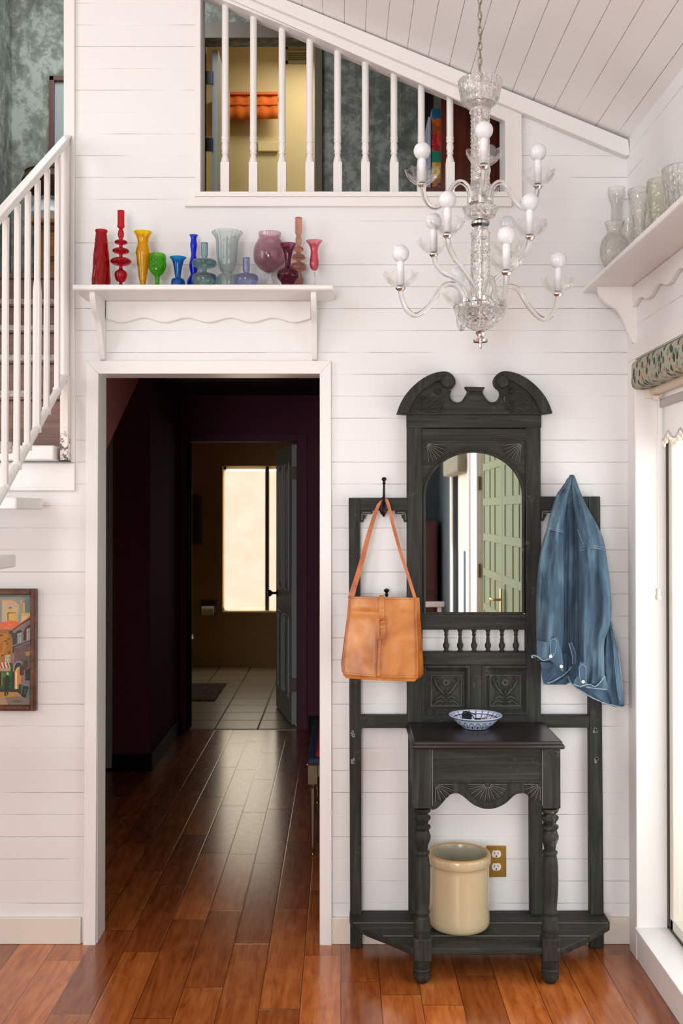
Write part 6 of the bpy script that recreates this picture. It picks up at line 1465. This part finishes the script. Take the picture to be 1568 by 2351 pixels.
patch((92, 40, 38), [(332, 1465), (396, 1458), (398, 1610), (335, 1620)]); patch((50, 66, 62), [(345, 1482), (384, 1476), (384, 1592), (348, 1600)]); patch((84, 62, 46), [(395, 1370), (465, 1358), (466, 1480), (440, 1530), (400, 1530)]); patch((42, 44, 42), [(428, 1540), (528, 1478), (524, 1700), (430, 1706)])
for a, b in ((460, 1560), (470, 1600), (480, 1640), (455, 1650)): patch((170, 150, 130), [(a, b), (a + 14, b - 6), (a + 12, b + 4)])
patch((130, 136, 128), [(350, 1750), (530, 1790), (530, 1830), (350, 1775)]); patch((96, 118, 116), [(350, 1780), (545, 1820), (545, 2010), (440, 2000), (345, 1930)]); patch((58, 72, 76), [(320, 1770), (375, 1775), (360, 1920), (320, 1900)]); patch((36, 50, 42), [(395, 1795), (492, 1805), (432, 2000), (355, 1975)]); patch((60, 84, 50), [(420, 1850), (460, 1840), (440, 1930), (410, 1940)])
patch((34, 84, 42), [(W0, 1420), (212, 1410), (212, 1860), (W0, 1860)]); patch((52, 120, 54), [(45, 1560), (180, 1560), (180, 1640), (45, 1660)]); patch((38, 44, 40), [(-200, 1560), (30, 1560), (30, 1800), (-200, 1800)]); patch((160, 112, 40), [(28, 1555), (44, 1555), (44, 1800), (28, 1800)])
patch((200, 186, 160), [(92, 1285), (175, 1275), (178, 1405), (92, 1410)])
for a in (104, 142): patch((138, 144, 140), [(a, 1300), (a + 26, 1296), (a + 26, 1345), (a, 1348)]); patch((138, 144, 140), [(a, 1356), (a + 26, 1354), (a + 26, 1400), (a, 1402)])
patch((214, 198, 170), [(W0, 1440), (150, 1402), (182, 1500), (W0, 1500)])
for i in range(30):
    a = 110 - i * 58; patch((150, 44, 40), [(a, 1408 + i), (a + 24, 1406 + i), (a + 54, 1500), (a + 28, 1500)])
patch((176, 150, 116), [(W0, 1498), (184, 1494), (184, 1548), (W0, 1548)])
patch((52, 50, 48), [(W0, 1850), (330, 1850), (340, 1920), (W0, 1930)]); patch((180, 138, 64), [(W0, 1890), (300, 1900), (410, 2000), (W0, 2020)]); patch((128, 116, 106), [(90, 1990), (330, 1970), (545, 2010), (545, 2140), (180, 2140)]); patch((172, 142, 104), [(W0, 2010), (90, 1990), (170, 2140), (W0, 2140)]); patch((116, 92, 68), [(180, 2060), (330, 2030), (420, 2060), (300, 2080)])
patch((44, 38, 40), [(122, 1600), (150, 1640), (172, 1700), (180, 1750), (150, 1760), (135, 1850), (150, 1940), (125, 1950), (112, 1860), (105, 1960), (80, 1960), (85, 1780), (95, 1680), (100, 1640)]); patch((200, 184, 150), [(118, 1572), (140, 1560), (154, 1585), (146, 1616), (124, 1612)]); patch((200, 184, 150), [(176, 1740), (196, 1746), (186, 1754)]); patch((30, 28, 28), [(80, 1945), (128, 1955), (126, 1966), (80, 1962)])
cv = mb; o_ = cv.build('canvas', mats, pt, smooth=0)
# lettering on the awning
cu = bpy.data.curves.new('awning_letters', 'FONT'); cu.body = 'TABAC'; cu.size = 0.0085; cu.extrude = 0.0001; cu.align_x = 'RIGHT'; cu.space_character = 1.25
cu.materials.append(simple('dark_red_lettering', hexc(110, 50, 44), 0.6)); ctmp = bpy.data.objects.new('awning_letters_curve', cu); COL.objects.link(ctmp); bpy.context.view_layer.update(); lme = bpy.data.meshes.new_from_object(ctmp); bpy.data.objects.remove(ctmp); lme.materials.clear(); lme.materials.append(simple('dark_red_lettering', hexc(110, 50, 44), 0.6)); co = bpy.data.objects.new('awning_letters', lme); COL.objects.link(co); co.parent = pt; q = pp(168, 1540); co.location = Vector((q.x, -0.0152, q.z)) - ORG[pt.name]; co.rotation_euler = (pi / 2, 0, 0)

# ================================================================== WINDOW DRESSING ON THE RIGHT
t = NT('floral_tapestry'); o = t.obj(); mp = t.mapping(o, (0, 60, 42))
ground = t.mix(t.noise(o, 60, 3), hexc(160, 163, 142), hexc(178, 180, 160))
s = t.sep(o)
row_ = t.comb(0.0, t.math('MULTIPLY', s[1], 48.0), t.math('MULTIPLY', t.math('SUBTRACT', s[2], s[0]), 36.0))
dd = t.vor(row_, 1.0, out=0, rnd=0.85); cid = t.vor(row_, 1.0, out=1, rnd=0.85); cidr = t.sep(cid)[0]
wob = t.noise(o, 260, 3)
m_ = t.math('SUBTRACT', 1.0, t.step(t.math('ADD', dd, t.math('MULTIPLY', wob, 0.35)), 0.60, 0.68))
flower = t.ramp(cidr, [(0.0, hexc(58, 66, 50)), (0.26, hexc(104, 138, 120)), (0.42, hexc(184, 104, 88)), (0.60, hexc(162, 36, 54)), (0.80, hexc(190, 158, 112)), (0.90, hexc(66, 78, 58))], 'CONSTANT')
c = t.mix(m_, ground, flower)
dd2 = t.vor(t.comb(3.3, t.math('MULTIPLY', s[1], 150.0), t.math('MULTIPLY', t.math('SUBTRACT', s[2], s[0]), 90.0)), 1.0); m2 = t.math('MULTIPLY', t.math('SUBTRACT', 1.0, t.step(dd2, 0.22, 0.28)), 0.6)
c = t.mix(m2, c, hexc(74, 84, 68)); t.base(c); t.rough(0.9); t.bump(t.noise(o, 400, 2), 0.3, 0.002); tap = t.m
va = thing('window_valance', 'green floral tapestry valance box at the top of the tall right window', 'valance', (XR, -1.0, 1.95))
vx0, vx1 = XR - 0.028, XR + 0.055; vz0_, vz1_ = 1.950, 2.050; vyA, vyB = wy0 - 0.012, wy1 + 0.01
prof = [(vx1, vz1_), (vx0 + 0.022, vz1_)] + [(vx0 + 0.022 - 0.022 * math.sin(a), vz1_ - 0.022 + 0.022 * math.cos(a)) for a in (0.4, 0.8, 1.2, 1.57)] + [(vx0, vz0_ + 0.02)] + [(vx0 + 0.02 - 0.02 * math.cos(a), vz0_ + 0.02 - 0.02 * math.sin(a)) for a in (0.4, 0.8, 1.2, 1.57)] + [(vx1, vz0_)]
mb = MB(); mb.prism([(a, vyA, b) for a, b in prof], (0, vyB - vyA, 0)); mb.build('fabric_box', tap, va, smooth=50)
mb = MB(); mb.tube([(XR + 0.05, vyA - 0.01, vz0_ - 0.004), (XR + 0.05, vyB, vz0_ - 0.004)], 0.020, 20); mb.build('roller_tube', simple('cream_blind_fabric', hexc(222, 208, 186), 0.8), va)
mb = MB(); mb.box(XR + 0.02, XR + 0.075, vyA - 0.006, vyA, vz0_ - 0.03, vz0_ + 0.01); mb.lathe([(0, 0), (0.010, 0), (0.013, 0.006), (0.02, 0.012), (0, 0.012)], (XR + 0.045, vyA - 0.045, vz0_ - 0.04), seg=16); mb.build('end_bracket', simple('ivory_plastic', hexc(232, 222, 200), 0.35), va)
# pull cord with tassel
cy, cxq = -0.245, XR + 0.045
pz = PX(1510, 1378, x_at(1510, cy) if False else cxq)
cY = PX(1510, 1000, cxq).y; z0, z1 = PX(1510, 1352, cxq).z, vz0_ - 0.03
pc = thing('pull_cord', 'thin cream blind cord with a small wooden pull beside the tall window', 'cord', (cxq, cY, z0 - 0.03))
ivm = simple('cream_cord', hexc(225, 214, 196), 0.6)
mb = MB(); mb.tube([(cxq, cY, z0 - 0.01), (cxq, cY, z1 + 0.03)], 0.0014, 8); mb.build('cord', ivm, pc)
mb = MB(); mb.lathe([(0, 0), (0.008, 0), (0.0105, 0.006), (0.010, 0.012), (0.0062, 0.022), (0.0085, 0.034), (0.008, 0.037), (0, 0.039)], (cxq, cY, z0 - 0.036), seg=20); mb.build('pull', ivm, pc, smooth=50)
# roller shade with scalloped tasselled hem
bs_m = NT('translucent_cream_shade'); bs_m.t.nodes.remove(bs_m.b)
d_ = bs_m.n('ShaderNodeBsdfDiffuse'); d_.inputs[0].default_value = (0.86, 0.83, 0.81, 1); tl_ = bs_m.n('ShaderNodeBsdfTranslucent'); tl_.inputs[0].default_value = (0.88, 0.86, 0.84, 1)
mx_ = bs_m.n('ShaderNodeMixShader'); mx_.inputs[0].default_value = 0.45; bs_m.l(d_.outputs[0], mx_.inputs[1]); bs_m.l(tl_.outputs[0], mx_.inputs[2]); bs_m.l(mx_.outputs[0], bs_m.out.inputs[0])
shd = thing('roller_shade', 'cream roller shade with scalloped tasselled hem pulled a little way down the tall window', 'shade', (XR + 0.068, -1.0, 1.75))
xS = XR + 0.072; ysA, ysB = wy0 - 0.035, wy1 + 0.03
def hemz(y):
    ph = (ysA - y) / 0.115; f = ph - math.floor(ph)
    return 1.772 + 0.028 * (1 - abs(math.sin(pi * ((ysA - y - 0.062) / 0.125)))) 
mb = MB(); N_ = 120
pts = [(xS, ysA, vz0_)] + [(xS, ysA + (ysB - ysA) * i / N_, hemz(ysA + (ysB - ysA) * i / N_)) for i in range(N_ + 1)] + [(xS, ysB, vz0_)]
mb.prism(pts, (0.002, 0, 0)); mb.build('fabric', bs_m.m, shd, smooth=0)
mb = MB(); mb.tube([(xS - 0.001, ysA + (ysB - ysA) * i / N_, hemz(ysA + (ysB - ysA) * i / N_) + .004) for i in range(N_ + 1)], 0.004, 6); mb.build('braid', simple('grey_braid', hexc(205, 198, 200), 0.8), shd)
mb = MB(); mb.box(xS - 0.012, xS - 0.001, ysA - 0.0, ysB, 1.885, 1.915); mb.build('hem_bar', simple('grey_hem_bar', hexc(185, 180, 178), 0.5), shd, bevel=0.003)
pm = simple('pearl_tassel', hexc(240, 230, 205), 0.3); ts = MB(); ts.sphere((0, 0, 0), 0.006, 12, 8, (1, 1, 1.6)); 
y = ysA - 0.004; first = None; i = 0
while y > -1.0:
    z = hemz(y) - 0.012 - 0.006 * (i % 2)
    if first is None:
        tb_ = MB(); tb_.sphere((xS, y, z), 0.0050, 12, 8, (1, 1, 1.6)); tb_.tube([(xS, y, z + .006), (xS, y, z + 0.016)], 0.0012, 6); first = tb_.build('tassel', pm, shd); fz = (y, z)
    else: copy_part(first, (0, y - fz[0], z - fz[1]))
    y -= 0.0125; i += 1
# sheer curtain panels behind the glass edge (light filtering pleats)
sm = NT('sheer_voile'); sm.t.nodes.remove(sm.b)
d_ = sm.n('ShaderNodeBsdfTranslucent'); d_.inputs[0].default_value = (0.95, 0.93, 0.88, 1); tt_ = sm.n('ShaderNodeBsdfTransparent'); d2_ = sm.n('ShaderNodeBsdfDiffuse'); d2_.inputs[0].default_value = (0.9, .88, .84, 1)
a1 = sm.n('ShaderNodeMixShader'); a1.inputs[0].default_value = 0.5; sm.l(d_.outputs[0], a1.inputs[1]); sm.l(d2_.outputs[0], a1.inputs[2])
a2 = sm.n('ShaderNodeMixShader'); a2.inputs[0].default_value = 0.6; sm.l(tt_.outputs[0], a2.inputs[1]); sm.l(a1.outputs[0], a2.inputs[2]); sm.l(a2.outputs[0], sm.out.inputs[0])

# ================================================================== HALL: BENCH, BATH DOOR, BATHROOM THINGS
be = thing('upholstered_bench', 'low bench with red seat and gilt fluted legs in the dark hallway', 'bench', (0.05, 1.3, 0))
bx0_, bx1_, by0_, by1_, bzt = -0.150, 0.27, 0.93, 1.80, 0.405
brm = simple('dark_gilded_wood', hexc(92, 70, 48), 0.4, 0.3, var=0.4)
mb = MB(); mb.box(bx0_ + 0.01, bx1_ - .01, by0_ + 0.01, by1_ - 0.01, bzt - 0.055, bzt); mb.build('seat_rail', brm, be, bevel=0.003)
mb = MB(); mb.box(bx0_, bx1_, by0_, by1_, bzt, bzt + 0.03); mb.build('seat_border', simple('navy_upholstery', hexc(40, 58, 100), 0.8), be, bevel=0.01)
mb = MB(); mb.box(bx0_ + 0.035, bx1_ - 0.03, by0_ + 0.03, by1_ - 0.03, bzt + 0.02, bzt + 0.055); mb.build('seat', simple('red_upholstery', hexc(168, 34, 44), 0.85, var=0.3), be, bevel=0.015)
mb = MB(); mb.tube([(bx0_ - 0.001, by0_, bzt + 0.004), (bx0_ - 0.001, by1_, bzt + 0.004)], 0.003, 6); mb.tube([(bx0_, by0_ - .001, bzt + 0.004), (bx1_, by0_ - .001, bzt + 0.004)], 0.003, 6); mb.build('gilt_trim', M['brass'], be)
for lx in (bx0_ + 0.022, bx1_ - 0.022):
    for ly in (by0_ + 0.022, by1_ - 0.022):
        mb = MB(); mb.box(lx - 0.022, lx + 0.022, ly - 0.022, ly + 0.022, bzt - 0.085, bzt + 0.0); mb.lathe([(0.006, 0.012), (0.010, 0.03), (0.011, 0.05), (0.009, 0.055), (0.018, bzt - 0.115), (0.013, bzt - 0.105), (0.020, bzt - 0.095), (0.02, bzt - 0.085)], (lx, ly, 0), seg=24, mod=lambda a, h: 1 + 0.06 * math.cos(10 * a)); lg = mb.build('leg', brm, be, bevel=0.002)
        mb = MB(); mb.lathe([(0.004, 0.0005), (0.007, 0.004), (0.006, 0.012), (0.0085, 0.014), (0, 0.016)], (lx, ly, 0), seg=14); mb.build('caster_tip', M['brass'], lg)
# bathroom door, ajar
hx, hy = bxr - 0.004, YH + T; L_ = 0.745
a_far = P(634, 1178, 8.2 - 3.73); dirv = Vector((-0.5125 + 0.353, 8.2 - 7.46, 0)).normalized(); nrm = Vector((dirv.y, -dirv.x, 0))   # nrm points to +x
bd = thing('panel_door', 'grey-green panelled bathroom door standing ajar at the end of the dark hall', 'door', (hx, hy, 0))
org = Vector((x_at(669, 7.46 - 3.73), 7.50 - 3.73, 0)); thk = 0.040
def dbox(mb, s0, s1, z0, z1, n0, n1):
    c8 = []
    for z in (z0, z1):
        for (s_, n_) in ((s0, n0), (s1, n0), (s1, n1), (s0, n1)): c8.append(org + dirv * s_ + nrm * n_ + Vector((0, 0, z)))
    mb.add(c8, [(0, 1, 2, 3), (7, 6, 5, 4), (0, 4, 5, 1), (1, 5, 6, 2), (2, 6, 7, 3), (3, 7, 4, 0)])
mb = MB(); dbox(mb, 0, L_, 0.012, 2.02, 0, thk); mb.build('leaf', M['grey_door'], bd, bevel=0.002, fixn=True)
for (s0, s1) in ((0.11, 0.335), (0.41, 0.635)):
    for (z0, z1) in ((0.18, 0.78), (0.95, 1.90)):
        mb = MB()
        for (p0, p1, q0, q1) in ((s0, s1, z0, z0 + .02), (s0, s1, z1 - .02, z1), (s0, s0 + .02, z0, z1), (s1 - .02, s1, z0, z1)): dbox(mb, p0, p1, q0, q1, -0.010, 0.001)
        dbox(mb, s0 + 0.05, s1 - 0.05, z0 + 0.05, z1 - 0.05, -0.007, 0.001)
        mb.build('panel', M['grey_door'], bd, bevel=0.003, fixn=True)
kp = org + dirv * (L_ - 0.06) + Vector((0, 0, z_at(1364, 8.05 - 3.73)))
mb = MB(); mb.lathe([(0, 0), (0.028, 0.0), (0.028, 0.005), (0.011, 0.008), (0.010, 0.035), (0.026, 0.055), (0.029, 0.068), (0.020, 0.075), (0, 0.076)], kp, axis=-nrm, seg=24); mb.build('door_knob', M['iron'], bd)
for zz in (z_at(1086, 3.75), z_at(1572, 3.75)):
    mb = MB(); mb.box(bxr - 0.045, bxr - 0.001, YH + 0.07, YH + 0.085, zz - 0.045, zz + 0.045); mb.build('hinge', simple('dark_bronze', hexc(50, 40, 32), 0.4, 0.8), bd)
# things in the bathroom
t = NT('fringed_rug_pile'); o = t.obj(); g = t.vor(o, 22); t.base(t.mix(t.step(g, 0.3, 0.5), hexc(96, 70, 58), hexc(60, 44, 40))); t.rough(0.95); t.bump(t.noise(o, 120, 3), 0.6, 0.01)
def floorpt_(px, py): d = ray(px, py); return CAM + d * (-CAM.z / d.z)
r0, r1, r2 = floorpt_(520, 1572), floorpt_(505, 1611), floorpt_(436, 1611)
rg = thing('bath_rug', 'small dark patterned rug on the bathroom floor tiles', 'rug', (r0.x - 0.35, (r0.y + r1.y) / 2, 0.003))
mb = MB(); mb.box(r0.x - 0.75, r0.x, r1.y, r0.y, 0.0035, 0.016); mb.build('pile', t.m, rg, bevel=0.004)
mb = MB(); rr = random.Random(2)
for i in range(60):
    xx = r0.x - 0.75 + 0.75 * i / 59
    for yy, s_ in ((r1.y, -1), (r0.y, 1)): mb.tube([(xx, yy, 0.008), (xx + rr.uniform(-.008, .008), yy + s_ * 0.035, 0.005)], 0.003, 4)
mb.build('fringe', simple('beige_fringe', hexc(150, 130, 100), 0.9), rg)
wp = YT
a, b = P(462, 1378, wp), P(497, 1412, wp)
ph = thing('paper_holder', 'small toilet paper holder on the tan wall left of the bright window', 'toilet paper holder', (a.x, wp, b.z))
dkm = simple('dark_wood_fitting', hexc(44, 26, 16), 0.4)
mb = MB(); mb.box(a.x, b.x, wp - 0.02, wp, b.z, a.z); mb.box(a.x, a.x + 0.012, wp - 0.09, wp - .02, b.z, a.z - 0.05); mb.box(b.x - 0.012, b.x, wp - 0.09, wp - .02, b.z, a.z - 0.05); mb.build('backplate', dkm, ph, bevel=0.003)
mb = MB(); zr = (a.z + b.z) / 2 - 0.025; mb.tube([(a.x + 0.014, wp - 0.07, zr), (b.x - 0.014, wp - 0.07, zr)], 0.045, 24); mb.build('paper_roll', simple('white_tissue', hexc(215, 205, 190), 0.9), ph)
a, b = P(420, 1137, wp), P(462, 1250, wp)
bp = thing('framed_picture', 'dark framed picture on the tan bathroom wall left of the window', 'picture', (a.x, wp, b.z))
mb = MB(); mb.box(a.x - 0.12, b.x, wp - 0.03, wp, b.z, a.z); mb.build('frame', simple('dark_red_brown_frame', hexc(58, 30, 18), 0.4), bp, bevel=0.006)
mb = MB(); mb.box(a.x - 0.09, b.x - 0.04, wp - 0.032, wp - 0.03, b.z + 0.04, a.z - 0.04); mb.build('print', simple('dark_print', hexc(30, 26, 30), 0.4), bp)
# toilet, its rim showing at the left edge of the bathroom doorway
por = simple('white_porcelain', hexc(225, 215, 195), 0.12)
tx = x_at(448, 5.9) - 0.24; ty = 5.75
to = thing('toilet', 'white porcelain toilet just showing at the left edge of the bathroom doorway', 'toilet', (tx, ty, 0))
mb = MB(); mb.lathe([(0.11, 0.004), (0.12, 0.02), (0.10, 0.10), (0.11, 0.20), (0.18, 0.30), (0.215, 0.36), (0.22, 0.385), (0.0, 0.385)], (tx, ty, 0), seg=36, mod=lambda a, h: 1 + 0.08 * math.cos(a)); mb.build('bowl', por, to, smooth=60)
mb = MB(); mb.lathe([(0, 0.388), (0.225, 0.388), (0.232, 0.396), (0.225, 0.406), (0, 0.408)], (tx, ty, 0), seg=36, mod=lambda a, h: 1 + 0.08 * math.cos(a)); mb.build('seat', por, to, smooth=60)
mb = MB(); mb.lathe([(0, 0.410), (0.222, 0.410), (0.228, 0.417), (0.218, 0.428), (0, 0.43)], (tx, ty, 0), seg=36, mod=lambda a, h: 1 + 0.08 * math.cos(a)); mb.build('lid', por, to, smooth=60)
mb = MB(); mb.box(tx - 0.42, tx - 0.22, ty - 0.22, ty + 0.22, 0.40, 0.76); mb.build('tank', por, to, bevel=0.02)
mb = MB(); mb.box(tx - 0.43, tx - 0.21, ty - 0.23, ty + 0.23, 0.76, 0.79); mb.build('tank_lid', por, to, bevel=0.01)
mb = MB(); mb.box(tx - 0.24, tx - 0.1, ty - 0.1, ty + 0.1, 0.004, 0.40); mb.build('pedestal', por, to, bevel=0.02)
# window blind, daylight through it put in as its own emission
lit = NT('glowing_linen_blind'); o = lit.obj(); nz = lit.noise(o, 5, 4, 0.6); lit.base(hexc(240, 220, 180)); lit.rough(0.9)
lit.b.inputs['Emission Strength'].default_value = 1.3; lit.l(lit.ramp(nz, [(0.3, hexc(220, 203, 176)), (0.7, hexc(228, 216, 194))]), lit.b.inputs['Emission Color'])
bb1 = thing('window_blind', 'cream roller blind given a daylight glow in the bathroom window', 'blind', ((bwx0 + bwx1) / 2, YT, bwz0))
for (q0, q1) in ((bwx0 + 0.015, xm - 0.02), (xm + 0.02, bwx1 - 0.015)):
    mb = MB(); mb.box(q0, q1, YT + 0.035, YT + 0.04, bwz0 + 0.012, bwz1 - 0.045); mb.build('blind_panel', lit.m, bb1)
mb = MB(); mb.box(xm - 0.02, xm + 0.02, YT + 0.03, YT + 0.045, bwz0 + 0.012, bwz1 - 0.03); mb.build('mullion_strip', simple('brown_blind_stop', hexc(110, 80, 44), 0.6), bb1)  # brown strip in front of the mullion, between the blind panels

# ================================================================== BEHIND THE CAMERA, SEEN IN THE MIRROR
gm = simple('sage_green_door_paint', hexc(132, 146, 112), 0.75, spec=0.12)
gd = thing('double_door', 'sage green panelled double door with brass lever reflected in the mirror', 'door', (XR, (gy0 + gy1) / 2, 0))
ym = (gy0 + gy1) / 2
for (ya_, yb2) in ((gy0, ym + 0.002), (ym - 0.002, gy1)):
    mb = MB(); mb.box(XR + 0.03, XR + 0.07, ya_ - 0.002 if ya_ == gy0 else ya_, yb2, 0.012, gz1 - .01); lf_ = mb.build('door_leaf', gm, gd, bevel=0.002)
    ln = abs(yb2 - ya_); cols_ = [(0.10, 0.35), (0.41, 0.59), (0.65, 0.90)]
    nr_ = 8; ph_ = (gz1 - 0.16) / nr_
    rails = MB()
    # raised grid of rails and stiles leaves the square panels sunken
    zs = [0.012] + [0.08 + i * ph_ for i in range(nr_ + 1)]
    for i in range(nr_ + 1): rails.box(XR + 0.0225, XR + 0.03, ya_ - .002, yb2, 0.05 + i * ph_ - 0.0, 0.05 + i * ph_ + 0.055)
    for (f0, f1) in ((0, cols_[0][0]), (cols_[0][1], cols_[1][0]), (cols_[1][1], cols_[2][0]), (cols_[2][1], 1)):
        rails.box(XR + 0.0226, XR + 0.03, ya_ - ln * f0 - .002, ya_ - ln * f1, 0.012, gz1 - .01)
    rails.build('panel_grid', gm, lf_, bevel=0.004)
hz_ = 0.95
mb = MB(); yh_ = ym + 0.07; mb.box(XR - 0.002, XR + 0.008, yh_ - 0.02, yh_ + 0.02, hz_ - 0.09, hz_ + 0.09); mb.tube([(XR, yh_, hz_ + 0.02), (XR - 0.045, yh_, hz_ + 0.02), (XR - 0.05, yh_ - 0.01, hz_ + .02), (XR - 0.05, yh_ - 0.10, hz_ + 0.02)], 0.008, 10); mb.build('door_handle', M['brass'], gd, bevel=0.002)
mb = MB(); mb.tube([(XR, ym + 0.03, 2.02), (XR - 0.02, ym + .03, 2.02)], 0.006, 8); mb.sphere((XR - 0.022, ym + .03, 2.02), 0.011); mb.build('top_bolt', M['brass'], gd)
for zz in (0.55, 1.1, 1.75): mb = MB(); mb.box(XR - 0.004, XR + 0.01, gy1 - 0.004, gy1 + 0.018, zz - 0.05, zz + 0.05); mb.build('hinge', simple('old_brass_hinge', hexc(110, 90, 50), 0.4, 0.8), gd)
mb = MB()
for (a, b, c, d) in ((gy1 - 0.10, gy1, 0, gz1 + 0.1), (gy0, gy0 + 0.075, 0, gz1 + 0.1), (gy1, gy0, gz1, gz1 + 0.1)): mb.box(XR - 0.018, XR, a, b, c, d)
S('trim_13', mb, M['trim_white'], bevel=0.003)
mb = MB(); mb.box(XR + 0.03, XR + WT, gy0, gy1, -0.002, 0.012); S('trim_14', mb, M['tread_top'])
va2 = thing('window_valance', 'grey-green valance box over the far window reflected in the mirror', 'valance', (XR, -5.3, 1.85))
mb = MB(); mb.box(XR - 0.09, XR + 0.03, vy0 - 0.02, vy1 + 0.02, 1.86, 2.04); mb.build('fabric_box', simple('grey_green_tapestry', hexc(120, 120, 98), 0.9, var=0.3), va2, bevel=0.02)
cu_ = simple('cream_window_shade', hexc(235, 222, 200), 0.9)
sw = thing('roller_shade', 'cream shade in the far window reflected in the mirror', 'shade', (XR + 0.04, -5.3, 0.9))
mb = MB(); mb.box(XR + 0.045, XR + 0.049, vy0 - 0.06, vy1 + 0.06, 1.2, 1.88); mb.build('fabric', cu_, sw)
# white railing and dark cabinet at the far end of the room
ra = thing('gallery_railing', 'white railing at the far end of the room reflected low in the mirror', 'railing', (0.5, -6.7, 0))
mb = MB(); mb.box(-0.6, XR - 0.003, -6.73, -6.67, 0.60, 0.65); mb.build('top_rail', M['trim_white'], ra, bevel=0.004)
mb = MB(); mb.box(-0.6, XR - .003, -6.72, -6.68, 0.08, 0.12); mb.build('bottom_rail', M['trim_white'], ra)
for i in range(9):
    xx = -0.55 + i * 0.19; mb = MB(); mb.box(xx - 0.018, xx + 0.018, -6.718, -6.682, 0.0 if i % 4 == 0 else 0.12, 0.60); mb.build('baluster', M['trim_white'], ra)
dk2 = simple('dark_red_cabinet_paint', hexc(70, 26, 20), 0.4)
cb = thing('tall_cabinet', 'dark red cabinet in the shadows reflected at the left of the mirror', 'cabinet', (0.80, -7.15, 0))
mb = MB(); mb.box(0.55, 0.98, -7.38, -7.0, 0.0, 1.45); mb.build('case', dk2, cb, bevel=0.006)
for (a, b) in ((0.06, 0.70), (0.74, 1.40)): mb = MB(); mb.box(0.57, 0.96, -7.0, -6.985, a, b); d_ = mb.build('door', dk2, cb, bevel=0.004); mb = MB(); mb.sphere((0.62, -6.975, (a + b) / 2), 0.014); mb.build('knob', M['brass'], d_)
